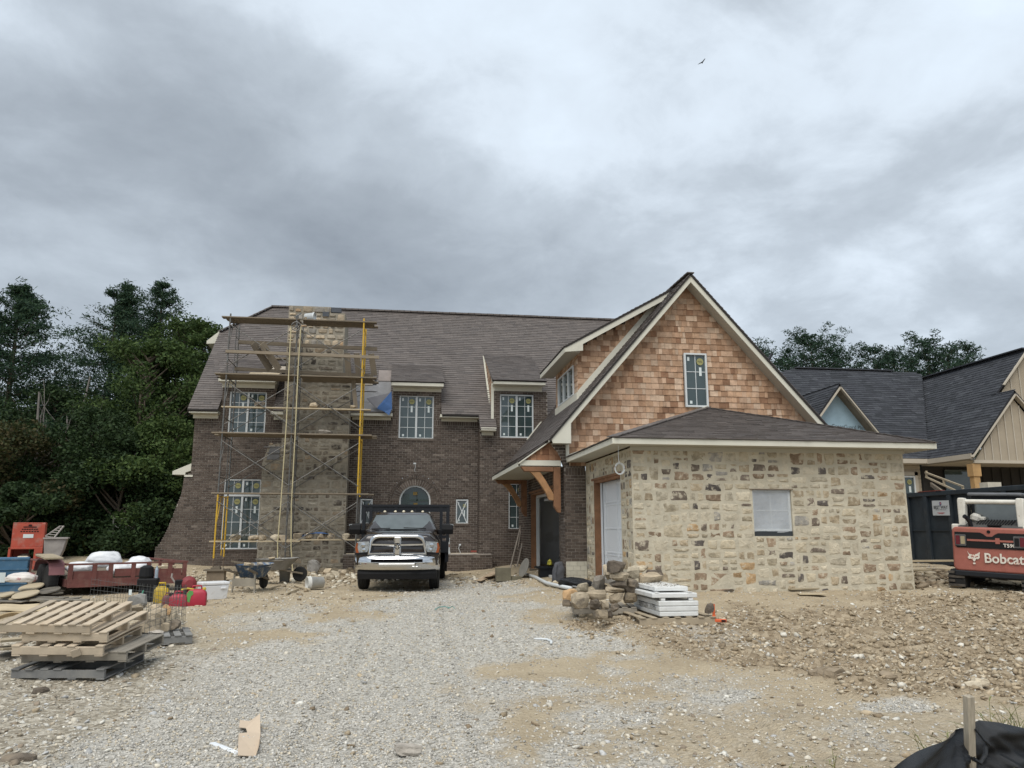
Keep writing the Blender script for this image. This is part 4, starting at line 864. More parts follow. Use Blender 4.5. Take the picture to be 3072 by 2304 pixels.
# ================================================================ SCAFFOLD ON THE CHIMNEY
STEEL = M('galvanised_tube', (.15, .15, .145), rough=.5, metal=.5, var=.3, scale=8, blot=((.14, .11, .085), 6, .5, .65, .7))
YELLOW = M('yellow_tube', (.58, .36, .035), rough=.5, var=.12, scale=6, blot=((.40, .34, .22), 7, .56, .68, .7))
OLDWOOD = M('weathered_plank', (.21, .175, .13), rough=.9, var=.3, scale=3, rnd=.25, stretch=(.6, 8, 8), blot=((.11, .09, .07), 3, .5, .7, .6))
PALEWOOD = M('pale_plank', (.40, .335, .23), rough=.85, var=.22, scale=3, rnd=.2, stretch=(.6, 8, 8), blot=((.27, .22, .16), 3, .5, .7, .5))
ROPE = M('cream_rope', (.50, .44, .27), rough=.9, var=.1)
ROCK = M('building_stone', (.3, .25, .18), rough=.92, var=.35, scale=7, rnd=.25, bump=.9, bscale=18, spec=.15, ramp=[((.33, .275, .20), 5), ((.27, .22, .155), 4), ((.40, .335, .245), 3), ((.20, .165, .125), 2)], blot=((.12, .105, .09), 4, .54, .66, .75))
ROCKP = M('pale_building_stone', (.4, .35, .27), rough=.92, var=.3, scale=7, rnd=.2, bump=.9, bscale=18, spec=.15, ramp=[((.46, .40, .30), 5), ((.40, .33, .235), 4), ((.34, .31, .27), 3)], blot=((.20, .165, .125), 4, .56, .68, .7))
SY0, SY1 = 26.0, 27.45; SX = (-5.83, -3.64, -1.43); SZ = (.77, 2.77, 4.72, 6.68, 8.62)
scaf = thing('scaffold', 'tall grey and yellow tube scaffold standing round the stone chimney', 'scaffold', (-3.6, 26.7, .3))
def sc_frame(x, z0, z1, m, top=False):
    b = MB(); r = .027
    for y in (SY0, SY1): b.tube((x, y, z0), (x, y, z1 + (.16 if top else 0)), r, 8)
    b.tube((x, SY0, z1 - .05), (x, SY1, z1 - .05), .02, 6); b.tube((x, SY0, z0 + .55), (x, SY1, z0 + .55), .017, 6)
    b.tube((x, SY1 - .42, z0 + .05), (x, SY1 - .42, z1 - .05), .015, 6)
    for k in range(4): b.tube((x, SY1 - .42, z0 + .3 + k * .42), (x, SY1, z0 + .3 + k * .42), .011, 5)
    b.tube((x, SY0, z0 + .95), (x, SY0 + .5, z1 - .05), .015, 6)
    b.build('frame', m, scaf, smooth=False)
for i, x in enumerate(SX):
    for k in range(4):
        m = YELLOW if (i == 0 and k == 0) or (i == 2 and k >= 1) else STEEL
        if i == 1 and k == 3: pass
        sc_frame(x, SZ[k], SZ[k + 1], m, k == 3)
    for y in (SY0, SY1):
        b = MB(); g = .30; b.tube((x, y, g), (x, y, .80), .016, 6); b.tube((x, y, .70), (x, y, .76), .045, 8); b.b2(x - .09, x + .09, y - .09, y + .09, g - .02, g); b.build('base_jack', M('rusty_jack', (.16, .12, .09), rough=.8, var=.3) if (i == 0 and y == SY0) else bpy.data.materials['rusty_jack'], scaf)
for i in range(2):
    for k in range(4):
        for y in ((SY0 - .03, SY1 + .03) if k < 3 else (SY0 - .03,)):
            a, c = SX[i], SX[i + 1]; lo, hi = SZ[k] + .30, SZ[k + 1] - .22
            MB().tube((a, y, hi), (c, y, lo), .015, 6).build('cross_brace', STEEL, scaf); MB().tube((a, y + .03, lo), (c, y + .03, hi), .015, 6).build('cross_brace', STEEL, scaf)
# planks
LVN = {1.27: 'lowest', 2.77: 'second lowest', 4.72: 'middle', 6.68: 'second highest', 8.62: 'topmost'}
def plank(p, q, w, h, label, group=None, m=None, name='scaffold_plank', up=(0, 0, 1)):
    p, q = Vector(p), Vector(q); c = (p + q) / 2; d, s_, u_ = frame(q - p, up); L_ = (q - p).length
    o_ = MB().box((0, 0, 0), (L_, w, h)).build(name, m or OLDWOOD, None, bevel=.004, seg=1)
    o_.matrix_world = Matrix.Translation(c) @ Matrix((d, s_ * -1, u_)).transposed().to_4x4(); o_.location, o_.rotation_euler = o_.matrix_world.to_translation(), o_.matrix_world.to_euler()
    return tag(o_, label, 'plank', group)
rs = random.Random(4)
for z, n in ((2.79, 2), (4.74, 4), (6.70, 4), (8.64, 3)):
    lv = LVN[round(z - .02, 2)]
    for k in range(n):
        y = 26.08 + .27 * k
        plank((-6.08 - rs.uniform(-.1, .15), y, z + .022), (-3.5 - rs.uniform(0, .2), y, z + .022), .25, .042, f'weathered deck plank of the {lv} scaffold level, bay beside the windows', f'{lv} scaffold deck')
        plank((-3.42 - rs.uniform(-.03, .1), y + .005, z + .022), (-.98 + rs.uniform(-.12, .12), y + .005, z + .018), .25, .042, f'weathered deck plank of the {lv} scaffold level, bay with yellow frames', f'{lv} scaffold deck')
plank((-6.0, 26.12, 1.29), (-3.2, 26.12, 1.29), .28, .045, 'pale plank carrying stones low on the scaffold before the lower window', m=PALEWOOD)
plank((-3.75, 26.14, 1.335), (-1.25, 26.14, 1.335), .28, .045, 'pale plank carrying stones low on the scaffold, end behind the truck', m=PALEWOOD)
plank((-5.92, 26.08, 5.62), (-1.1, 26.08, 5.62), .20, .042, 'pale long plank across the scaffold at mid height of the upper window', m=PALEWOOD)
plank((-5.9, 25.95, 7.47), (-.88, 25.95, 7.42), .06, .10, 'edge-set guard plank across the scaffold front above the second highest deck')
plank((-5.8, 27.3, 8.12), (-1.0, 27.3, 8.02), .05, .13, 'guard plank behind the scaffold, uppermost of the guard planks')
plank((-5.85, 27.25, 7.15), (-1.1, 27.25, 7.02), .05, .12, 'guard plank behind the scaffold just above the second highest deck')
# boards leaning on the guard planks
plank((-5.02, 25.86, 7.75), (-4.50, 26.4, 6.98), .24, .03, 'short board leaning on the guard plank left of the chimney', up=(0, -1, .6)); plank((-4.74, 25.86, 7.76), (-4.22, 26.4, 6.99), .24, .03, 'short board leaning beside another left of the chimney', up=(0, -1, .6))
for k, (a, c) in enumerate(((-1.98, -1.90), (-1.66, -1.56), (-1.16, -1.04))): plank((a, 26.3, 7.62), (c, 26.5, 6.78 + .06 * k), .2, .03, ('dark upright board nearest the chimney on the yellow side', 'dark upright board just inside the yellow poles', 'dark upright board just outside the yellow poles')[k], up=(0, -1, .2))
plank((-1.74, 26.32, 6.72), (-1.62, 26.34, 5.72), .14, .03, 'narrow dark board hanging below the second highest deck', up=(0, -1, 0))
# pulley and ropes
pu = thing('pulley_wheel', 'spoked iron pulley wheel hanging on the top of the scaffold', 'pulley', (-3.64, 25.85, 8.50))
b = MB(); C0 = Vector((-3.66, 25.84, 8.38))
b.path([C0 + Vector((.15 * math.cos(t), 0, .15 * math.sin(t))) for t in np.linspace(0, 6.283, 25)[:-1]], .018, 6, closed=True); b.build('rim', STEEL, pu)
b = MB()
for k in range(6): t = k * math.pi / 3 + .3; b.tube(C0, C0 + Vector((.14 * math.cos(t), 0, .14 * math.sin(t))), .009, 5)
b.tube(C0 + Vector((0, -.03, 0)), C0 + Vector((0, .03, 0)), .03, 8); b.build('spokes', STEEL, pu)
b = MB(); b.tube(C0, C0 + Vector((0, .02, .34)), .014, 6); b.beam(C0 + Vector((.12, .16, .50)), C0 + Vector((-.05, -.05, .30)), .05, .03); b.build('hanger', STEEL, pu)
def rope(pts, label):
    tag(MB().path(pts, .019, 6).build('rope', ROPE, None), label, 'rope')
rope([C0 + Vector((-.16, 0, 0)), (-3.82, 25.84, 7.5), (-3.80, 25.83, 5.0), (-3.83, 25.82, 2.6), (-3.86, 25.80, 1.2), (-3.83, 25.8, .62)], 'cream hoist rope hanging from the pulley to the rear wheelbarrow')
rope([C0 + Vector((.16, 0, 0)), (-3.52, 25.84, 7.0), (-3.50, 25.83, 4.6), (-3.50, 25.82, 2.4), (-3.44, 25.8, 1.1), (-3.35, 25.75, .4), (-3.30, 25.6, .30)], 'cream hoist rope hanging from the pulley down to the rubble')
# ---- stones
def rock_mesh(name, sx, sy, sz, seed, boxy=.5, sub=2):
    r = np.random.RandomState(seed); bm = bmesh.new(); bmesh.ops.create_cube(bm, size=2.0); bmesh.ops.subdivide_edges(bm, edges=bm.edges, cuts=sub, use_grid_fill=True)
    ph = r.rand(6) * 6.28; cut = [(Vector(r.normal(size=3)).normalized(), r.uniform(.66, 1.0)) for _ in range(9)]
    for v in bm.verts:
        p = v.co.copy(); s_ = p.normalized() * 1.18; p = p.lerp(s_, 1 - boxy)
        for n, d in cut:
            k = p.dot(n) - d
            if k > 0: p -= n * k * .97
        p += Vector((math.sin(p.y * 3 + ph[0]), math.sin(p.z * 3 + ph[1]), math.sin(p.x * 3 + ph[2]))) * .07 + Vector(r.normal(size=3)) * .035
        v.co = Vector((p.x * sx, p.y * sy, p.z * sz))
    me = bpy.data.meshes.new(name); bm.to_mesh(me); bm.free(); return me
def rock(loc, size, label, group=None, m=None, seed=None, rot=None, name='stone', boxy=.55, cat='stone'):
    seed = seed if seed is not None else random.randrange(10 ** 6); r = random.Random(seed)
    me = rock_mesh(name, size[0] / 2, size[1] / 2, size[2] / 2, seed, boxy); o_ = link(name, me, m or ROCK)
    o_.location = loc; o_.rotation_euler = rot or (r.uniform(-.12, .12), r.uniform(-.12, .12), r.uniform(-.5, .5)); return tag(o_, label, cat, group)
rs = random.Random(12)
ORD = 'first second third fourth fifth sixth seventh eighth ninth tenth'.split()
for k, x in enumerate((-5.25, -4.62, -4.42, -4.05, -3.75, -3.25, -2.95, -2.55, -2.25, -1.75)):
    rock((x, 26.13, 1.40 + (.045 if x > -3.6 else 0)), (rs.uniform(.24, .46), .24, rs.uniform(.15, .24)), f'{ORD[k]} stone from the window end on the lowest scaffold planks', 'stones on the lowest scaffold plank', seed=100 + k, m=ROCK if k % 3 else ROCKP)
rock((-3.02, 26.1, 5.73), (.3, .22, .17), 'pale stone lying on the plank in front of the chimney', m=ROCKP, seed=31); rock((-4.72, 26.1, 5.74), (.34, .22, .16), 'brown stone on the plank before the upper window', seed=32)
rock((-2.62, 26.3, 4.86), (.42, .25, .16), 'wedge of pale stone on the middle scaffold deck', m=ROCKP, seed=33); rock((-1.72, 26.1, 5.72), (.24, .18, .10), 'flat stone on the plank beside the yellow poles', m=ROCKP, seed=34)
rock((-3.4, 26.1, 8.74), (.1, .1, .08), 'small stone chip on the topmost scaffold deck', m=ROCKP, seed=35)
t = MB(); t.grid(10, 4, lambda a, c: Vector((-3.15 + 1.0 * a, 26.02 + .26 * c, 1.44 + .12 * math.sin(a * 3.1) + .02 * math.sin(9 * a + 4 * c)))); tag(t.build('tarp', TARP_BLUE, None, smooth=True, solid=.006), 'strip of blue tarp over stones on the lowest scaffold plank', 'tarp')
bk_ = thing('bucket', 'white bucket lying on the topmost scaffold deck by the chimney', 'bucket', (-3.28, 26.35, 8.85)); MB().lathe([(.12, -.17), (.15, .17), (.16, .17), (.16, .13)], (-3.28, 26.35, 8.86), (1, -.25, 0), 16).build('body', WHITE_PVC, bk_, smooth=True); MB().path([(-3.13 + .02 * math.sin(t), 26.31 + .15 * math.cos(t), 8.86 + .15 * math.sin(t)) for t in np.linspace(0, 3.14, 9)], .006, 5).build('handle', STEEL, bk_)
# blue tarp hanging off the roof edge
t = MB(); t.add([(-.98, 28.0, 5.98), (-.46, 27.95, 6.62), (-.42, 27.93, 5.98), (-.52, 27.9, 5.72), (-.70, 27.95, 5.86), (-.72, 27.93, 6.2)], [(0, 5, 1), (5, 2, 1), (0, 4, 5), (4, 3, 2), (4, 2, 5)]); tag(t.build('tarp', TARP_BLUE, None, solid=.01), 'folded blue tarp hanging over the eave beside the left of the middle dormer', 'tarp')
t = MB(); t.add([(-1.35, 28.02, 6.35), (-.5, 28.3, 6.62), (-.95, 27.98, 5.98), (-1.12, 28.0, 6.1)], [(0, 1, 2, 3)]); tag(t.build('roofing_felt', M('roofing_felt', (.16, .16, .175), rough=.7, var=.15), None, solid=.01), 'loose grey flap of roofing felt beside the blue tarp', 'felt')
# sheets lying on the left dormer roof
def sheet(pts, label, m, name='plywood_sheet', cat='sheet'): tag(MB().add([Vector(p) for p in pts], [tuple(range(len(pts)))]).build(name, m, None, solid=.015), label, cat)
dzL = lambda y: 7.0 + (y - 28.04) * .4956 + .05
sheet([(-5.15, 28.5, dzL(28.5)), (-4.45, 28.5, dzL(28.5)), (-4.35, 29.4, dzL(29.4)), (-5.0, 29.4, dzL(29.4))], 'pale plywood sheet lying on the left dormer roof', PLY); sheet([(-5.6, 28.1, dzL(28.1)), (-4.55, 28.1, dzL(28.1)), (-4.5, 28.45, dzL(28.45) + .02), (-5.55, 28.45, dzL(28.45) + .02)], 'pale board along the edge of the left dormer roof', PALEWOOD, 'board', 'board')
plank((-5.2, 29.5, 8.0), (-4.25, 29.5, 8.05), .3, .05, 'dark planks lying across the top of the left dormer roof')
# small grey scaffold frame at the far left behind the trailer
SCX = lambda x, y, Y=30.0: Vector(oY(x, y, Y))
s2 = thing('scaffold', 'short scaffold frame with long braces standing before the trees', 'scaffold', (-11.2, 29.8, .4))
GREY2 = M('dull_green_tube', (.17, .175, .15), rough=.6, var=.2, metal=.3)
f2 = lambda x, y: Vector(oY(x * .3616, 1500 + y * .3616, 29.6))
b = MB(); a0, a1, c0, c1 = f2(918, 490), f2(945, 130), f2(1030, 480), f2(1052, 155)
b.tube(a0 - Vector((0, 0, .3)), a1, .026, 8); b.tube(c0 - Vector((0, 0, .3)), c1, .026, 8); b.tube(f2(945, 155), f2(1052, 158), .02, 6); b.tube(f2(978, 480), f2(998, 175), .018, 6)
for y in (278, 398): b.tube(f2(930, y), f2(985, y), .013, 6)
b.build('frame', GREY2, s2)
for (p, q) in (((955, 215), (1290, 390)), ((1060, 210), (1300, 345)), ((975, 490), (1370, 262)), ((1050, 470), (1330, 335))): MB().tube(f2(*p), f2(*q), .017, 6).build('cross_brace', STEEL, s2)
# ================================================================ FLATBED TRUCK
CHROME = M('chrome', (.62, .63, .64), rough=.1, metal=1.0, var=.06, scale=3); PAINT = M('dark_brown_paint', (.017, .012, .0105), rough=.25, var=.05, metal=.2, coat=1.0)
BLACK = M('black_steel', (.006, .008, .012), rough=.5, var=.1, spec=.4); RUBBER = M('tyre_rubber', (.022, .022, .022), rough=.85, var=.25, scale=12); BLACKP = M('black_plastic', (.008, .008, .009), rough=.6, var=.1, spec=.25)
TGLASS = M('windscreen', (.10, .118, .122), rough=.06, var=.3, scale=1.3, spec=1.0); LENS = M('headlamp_lens', (.26, .28, .29), rough=.12, var=.5, scale=14, spec=.8); AMBER = M('amber_lens', (.27, .07, .02), rough=.2, var=.2, scale=20)
MESHB = M('grille_mesh', (.004, .004, .005), rough=.95, var=.2, spec=.05)
truck = thing('flatbed_truck', 'black pickup with flatbed and chrome grille parked facing the camera', 'truck', (-.06, 18.75, gz(0, 19.5) + .0), R(-3.5))
def T(mb, name, m, parent=None, **k): return mb.build(name, m, parent or truck, local=True, **k)
def hood_ring(y, hw, zb, zs, zt, ins=.0):
    h = [(hw, zb), (hw * 1.0, zs - .12), (hw * .995, zs), (hw * .95, zs + .045), (hw * .80, zt - .035), (hw * .74, zt + .005), (hw * .35, zt + .02), (.0, zt + .012)]
    return [Vector((x, y, z)) for x, z in h] + [Vector((-x, y, z)) for x, z in h[::-1][1:]]
b = MB(); b.loft([hood_ring(.03, .93, .62, 1.04, 1.26), hood_ring(.10, .97, .60, 1.10, 1.315), hood_ring(.45, 1.0, .58, 1.15, 1.36), hood_ring(.95, 1.0, .58, 1.18, 1.39), hood_ring(1.32, .995, .58, 1.20, 1.42)])
b.loft([hood_ring(1.32, .99, .52, 1.2, 1.40), hood_ring(3.1, .99, .52, 1.2, 1.40)])
def cab_ring(z, x, y0, y1): return [Vector((-x, y0 + .12, z)), Vector((-x * .86, y0 + .03, z)), Vector((-x * .4, y0, z)), Vector((x * .4, y0, z)), Vector((x * .86, y0 + .03, z)), Vector((x, y0 + .12, z)), Vector((x, y1, z)), Vector((-x, y1, z))]
b.loft([cab_ring(1.36, .93, 1.22, 3.05), cab_ring(1.45, .90, 1.34, 3.05), cab_ring(1.66, .80, 1.66, 3.0), cab_ring(1.83, .715, 1.93, 2.92), cab_ring(1.885, .66, 2.06, 2.85), cab_ring(1.90, .5, 2.2, 2.75)])
body = T(b, 'body', PAINT, smooth=True, bevel=0)
b = MB(); n = Vector((0, -.72, .62)).normalized() * .012
W4 = [Vector((-.83, 1.47, 1.44)), Vector((.83, 1.47, 1.44)), Vector((.69, 1.90, 1.80)), Vector((-.69, 1.90, 1.80))]
def ws(a, c):
    lo = W4[0].lerp(W4[1], a); hi = W4[3].lerp(W4[2], a); p = lo.lerp(hi, c); bow = -.17 * (1 - (2 * a - 1) ** 2); return p + Vector((0, bow, 0)) + n
b.grid(12, 5, ws); T(b, 'windscreen', TGLASS, smooth=True)
b = MB()
for s_ in (-1, 1):
    b.add([(s_ * .935, 1.55, 1.43), (s_ * .925, 2.95, 1.43), (s_ * .735, 2.85, 1.79), (s_ * .74, 2.02, 1.79)], [(0, 1, 2, 3)])
T(b, 'side_glass', TGLASS)
b = MB(); b.grid(8, 2, lambda a, c: Vector((-.3 + .6 * a, 1.28 + .03 * c, 1.414 + .018 * c))); T(b, 'cowl', BLACKP)
for p, q in (((-.75, 1.36, 1.455), (-.28, 1.27, 1.47)), ((.06, 1.25, 1.48), (.62, 1.33, 1.465))): T(MB().tube(p, q, .012, 5), 'wiper', BLACKP)
# bumper
def bump_ring(x):
    y = -.13 + .26 * abs(x / 1.0) ** 3.2; k = 1 - .1 * (abs(x) > .98)
    return [Vector((x, y + .10, .50)), Vector((x, y + .02, .50)), Vector((x, y - .02, .57)), Vector((x, y - .03, .68)), Vector((x, y - .015, .78)), Vector((x, y + .03, .835)), Vector((x, y + .14, .845)), Vector((x, y + .16, .52))]
T(MB().loft([bump_ring(x) for x in np.linspace(-1.0, 1.0, 25)]), 'bumper', CHROME, smooth=True)
b = MB(); b.loft([[Vector((x, -.165 + .26 * abs(x) ** 3.2, z)) for z in (.685, .755)] + [Vector((x, -.10 + .26 * abs(x) ** 3.2, z)) for z in (.755, .685)] for x in np.linspace(-.60, .60, 13)]); T(b, 'bumper_slot', MESHB)
b = MB(); b.b2(-.42, .42, -.172, -.150, .585, .655); b.b2(.36, .50, -.20, -.15, .55, .60); b.tube((.43, -.19, .59), (.43, -.19, .68), .02, 8); T(b, 'plate_bracket', CHROME, bevel=.01)
b = MB(); b.loft([[Vector((x, y - .02 + .2 * abs(x) ** 3, z)) for y, z in ((-.03, .50), (-.05, .42), (-.03, .30), (.25, .28), (.25, .50))] for x in np.linspace(-.93, .93, 13)]); T(b, 'valance', BLACKP)
# grille
def rrect(hw0, hw1, z0, z1, n=6):
    P = [(-hw0, z0), (hw0, z0)]
    for i in range(n + 1): t = i / n * math.pi / 2; P.append((hw1 - .16 + .16 * math.cos(t) + (hw0 - hw1) * .25 * (1 - i / n), z1 - .13 + .13 * math.sin(t)))
    for i in range(n + 1): t = math.pi / 2 + i / n * math.pi / 2; P.append((-(hw1 - .16) + .16 * math.cos(t) - (hw0 - hw1) * .25 * (i / n), z1 - .13 + .13 * math.sin(t)))
    return P
go, gi = rrect(.70, .63, .85, 1.315), rrect(.64, .565, .895, 1.245); b = MB(); k = len(go)
yo = lambda x: -.055 + .10 * abs(x) ** 2.5
P = [Vector((x, yo(x) + .04, z)) for x, z in go] + [Vector((x * .985, yo(x) - .015, z)) for x, z in go] + [Vector((x * 1.02, yo(x) - .02, z)) for x, z in gi] + [Vector((x, yo(x) + .05, z)) for x, z in gi]
b.add(P, [(r * k + i, r * k + (i + 1) % k, (r + 1) * k + (i + 1) % k, (r + 1) * k + i) for r in range(3) for i in range(k)]); grille = T(b, 'grille', CHROME, smooth=True)
b = MB(); b.prism(gi, (0, .04, 0), (1, 0, 0), (0, 0, 1), (0, .02, 0)); T(b, 'mesh', MESHB, grille)
b = MB()
for s_ in (-1, 1): b.loft([[Vector((s_ * x, yo(x) - .01, 1.045 + .02 * x)), Vector((s_ * x, yo(x) - .035, 1.06 + .02 * x)), Vector((s_ * x, yo(x) - .035, 1.095 + .02 * x)), Vector((s_ * x, yo(x), 1.105 + .02 * x))] for x in np.linspace(.07, .60, 6)])
b.loft([[Vector((-.085, -.05, z)), Vector((-.05, -.085, z)), Vector((.05, -.085, z)), Vector((.085, -.05, z)), Vector((.085, .0, z)), Vector((-.085, .0, z))] for z in (.86, 1.0, 1.25)]); T(b, 'cross_bar', CHROME, grille)
# emblem: shield with a horned head
b = MB(); b.prism([(-.065, 1.11), (-.07, 1.02), (0, .97), (.07, 1.02), (.065, 1.11), (0, 1.13)], (0, -.088, 0), (1, 0, 0), (0, 0, 1), (0, -.012, 0)); em = T(b, 'emblem', BLACKP, grille)
b = MB(); b.prism([(-.016, 1.075), (.016, 1.075), (.022, 1.03), (.010, .99), (-.010, .99), (-.022, 1.03)], (0, -.101, 0), (1, 0, 0), (0, 0, 1), (0, -.008, 0))
for s_ in (-1, 1): b.path([(s_ * .008, -.105, 1.075), (s_ * .03, -.105, 1.095), (s_ * .052, -.105, 1.075), (s_ * .052, -.105, 1.04), (s_ * .036, -.105, 1.025), (s_ * .03, -.105, 1.045)], .009, 5)
o_ = T(b, 'horned_head', CHROME, grille)
# headlamps
for s_ in (-1, 1):
    b = MB(); hp = [(.70, .92), (.96, .90), (.985, 1.02), (.95, 1.145), (.66, 1.165), (.665, 1.0)]
    fy = lambda x: -.02 + .16 * max(0, x - .6) ** 1.3 * 1.6
    b.add([Vector((s_ * x, fy(x) - .012, z)) for x, z in hp] + [Vector((s_ * x, fy(x) + .08, z)) for x, z in hp], [tuple(range(6)), tuple(range(11, 5, -1))] + [(i, (i + 1) % 6, 6 + (i + 1) % 6, 6 + i) for i in range(6)]); hl = T(b, 'headlight', LENS)
    b = MB(); ap = [(.90, .90), (.965, .895), (.99, 1.02), (.955, 1.13), (.925, 1.13), (.935, 1.02)]; b.add([Vector((s_ * x, fy(x) - .02, z)) for x, z in ap] + [Vector((s_ * x, fy(x) + .05, z)) for x, z in ap], [tuple(range(6)), tuple(range(11, 5, -1))] + [(i, (i + 1) % 6, 6 + (i + 1) % 6, 6 + i) for i in range(6)]); T(b, 'turn_signal', AMBER, hl)
    b = MB(); b.lathe([(.055, 0), (.05, .02), (0.001, .03)], (s_ * .80, fy(.8) - .01, 1.08), (0, -1, 0), 12); b.lathe([(.045, 0), (.04, .02), (0.001, .03)], (s_ * .78, fy(.78) - .01, .97), (0, -1, 0), 12); T(b, 'reflector', CHROME, hl)
    b = MB(); b.b2(s_ * .66, s_ * .985, .02, .12, .855, .9); T(b, 'lamp_gap', BLACKP)
    # mirror
    b = MB(); b.loft([[Vector((s_ * x, 1.42 + y, 1.44 + z)) for y, z in ((-.07, -.12), (-.11, 0), (-.09, .13), (.05, .15), (.07, -.12))] for x in (1.02, 1.1, 1.27, 1.31)]); mi = T(b, 'mirror', BLACKP, bevel=.02)
    T(MB().beam((s_ * .92, 1.55, 1.38), (s_ * 1.1, 1.46, 1.36), .10, .11), 'arm', BLACKP, mi); T(MB().b2(s_ * 1.24, s_ * 1.315, 1.33, 1.40, 1.53, 1.57), 'signal', LENS, mi)
for x in (-.50, -.22, 0, .22, .50): T(MB().lathe([(.042, 0), (.04, .02), (.025, .04), (.001, .048)], (x, 2.16 - .0 + .12 * abs(x), 1.885 + .008 * (1 - abs(x))), (0, -.2, 1), 10, 1.0), 'roof_light', M('cream_lens', (.62, .56, .42), rough=.3) if x == -.50 else bpy.data.materials['cream_lens'], smooth=True)
T(MB().tube((.30, 2.3, 1.9), (.30, 2.34, 1.97), .012, 6).lathe([(.04, 0), (.03, .02)], (.3, 2.3, 1.9), (0, 0, 1), 8), 'antenna', BLACKP)
# wheels
def wheel(x, y, name='wheel', r=.40, w=.25):
    s_ = 1 if x > 0 else -1; b = MB(); hw = w / 2
    b.lathe([(.24, -hw), (.34, -hw), (r - .03, -hw + .01), (r, -hw + .04), (r, -.07), (r - .012, -.066), (r - .012, -.056), (r, -.052), (r, -.006), (r - .012, -.002), (r - .012, .006), (r, .01), (r, .05), (r - .012, .054), (r - .012, .064), (r, .07), (r, hw - .04), (r - .03, hw - .01), (.34, hw), (.24, hw)], (x, y, r), (1, 0, 0), 28); wh = T(b, name, RUBBER)
    b = MB(); b.lathe([(.001, hw - .09), (.10, hw - .05), (.13, hw - .09), (.20, hw - .08), (.235, hw - .02), (.24, hw - .005)] if s_ > 0 else [(.001, -hw + .09), (.10, -hw + .05), (.13, -hw + .09), (.20, -hw + .08), (.235, -hw + .02), (.24, -hw + .005)], (x, y, r), (1, 0, 0), 20); T(b, 'rim', CHROME, wh)
for s_ in (-1, 1): wheel(s_ * .86, .98)
for s_ in (-1, 1): wheel(s_ * .98, 4.75); wheel(s_ * .70, 4.75)
T(MB().tube((-.75, .98, .4), (.75, .98, .4), .07, 8).b2(-.5, .5, .5, 5.8, .42, .62).b2(-.55, .55, .3, 1.3, .35, .6).tube((-.8, 4.75, .4), (.8, 4.75, .4), .09, 8), 'chassis', BLACK)
# flatbed with headache rack and stakes
bed = T(MB().b2(-1.2, 1.2, 3.35, 6.3, .98, 1.10).b2(-1.2, 1.2, 3.33, 3.348, .80, 1.12), 'flatbed', BLACK, bevel=.01)
b = MB()
for x in (-1.17, -.98, .98, 1.17): b.b2(x - .045, x + .045, 3.33, 3.42, 1.1, 2.06)
for x in (-.28, .35): b.b2(x - .05, x + .05, 3.34, 3.42, 1.98, 2.07)
b.b2(-1.22, 1.22, 3.32, 3.44, 2.07, 2.13); b.b2(-1.22, 1.22, 3.35, 3.41, 1.93, 2.068); b.b2(-1.17, 1.17, 3.35, 3.41, 1.2, 1.28); rack = T(b, 'headache_rack', BLACK)
b = MB()
for x in np.arange(-1.12, 1.13, .035): b.beam((x, 3.38, 1.28), (x, 3.38, 1.95), .006, .006)
for z in np.arange(1.30, 1.95, .03): b.beam((-1.14, 3.385, z), (1.14, 3.385, z), .006, .006)
T(b, 'wire_mesh', BLACK, rack)
T(MB().b2(1.10, 1.2, 3.4, 5.4, .55, .98).b2(-1.2, -1.10, 3.4, 5.4, .55, .98).b2(1.18, 1.2, 3.4, 6.2, 1.1, 1.55), 'side_box', BLACK)
T(MB().b2(1.205, 1.23, 3.5, 3.58, .95, 1.03), 'marker_light', AMBER)
T(MB().b2(.72, 1.16, 5.25, 5.28, .2, .9).b2(-1.16, -.72, 5.25, 5.28, .2, .9), 'mud_flap', RUBBER)
# ================================================================ SKID STEER (seen from behind)
ORANGE = M('faded_orange_paint', (.32, .108, .082), rough=.5, var=.14, scale=4, blot=((.30, .12, .075), 5, .55, .7, .7)); SSWHITE = M('worn_white_paint', (.62, .60, .54), rough=.5, var=.1, scale=5, blot=((.30, .22, .13), 9, .62, .68, .8))
REDL = M('red_lens', (.12, .012, .02), rough=.2); LETTER = M('white_decal', (.66, .62, .55), rough=.6, var=.1, scale=18, blot=((.44, .13, .07), 14, .58, .62, .9))
bob = thing('skid_steer', 'orange and white tracked skid steer loader seen from behind by the dumpster', 'skid steer', (12.36, 15.1, gz(12.3, 15.3)), rot=(0, R(2.2), R(-52)))
def B(mb, name, m, parent=None, **k): return mb.build(name, m, parent or bob, local=True, **k)
def rpoly(x0, x1, z0, z1, r, n=5):
    P = []
    for cx, cz, a in ((x1 - r, z1 - r, 0), (x0 + r, z1 - r, 90), (x0 + r, z0 + r, 180), (x1 - r, z0 + r, 270)):
        for i in range(n + 1): t = R(a + 90 * i / n); P.append((cx + r * math.cos(t), cz + r * math.sin(t)))
    return P
b = MB(); sec = rpoly(-.72, .72, .37, 1.30, .10); m_ = len(sec)
b.loft([[Vector((x * .97, .06 + .0, .835 + (z - .835) * .97)) for x, z in sec], [Vector((x * .985, -.0, .835 + (z - .835) * .985)) for x, z in sec], [Vector((x, .04, z)) for x, z in sec], [Vector((x, .55, z)) for x, z in sec]][1:]); gate = B(b, 'tailgate', ORANGE, bevel=.03)
b = MB(); pn = [(-.66, 1.19), (-.17, 1.19), (-.11, 1.16), (-.05, 1.11), (.05, 1.11), (.11, 1.16), (.17, 1.19), (.66, 1.19), (.66, .86), (-.62, .86), (-.66, .90)]; b.prism(pn, (0, -.006, 0), (1, 0, 0), (0, 0, 1), (0, -.008, 0)); B(b, 'light_panel', BLACKP, gate)
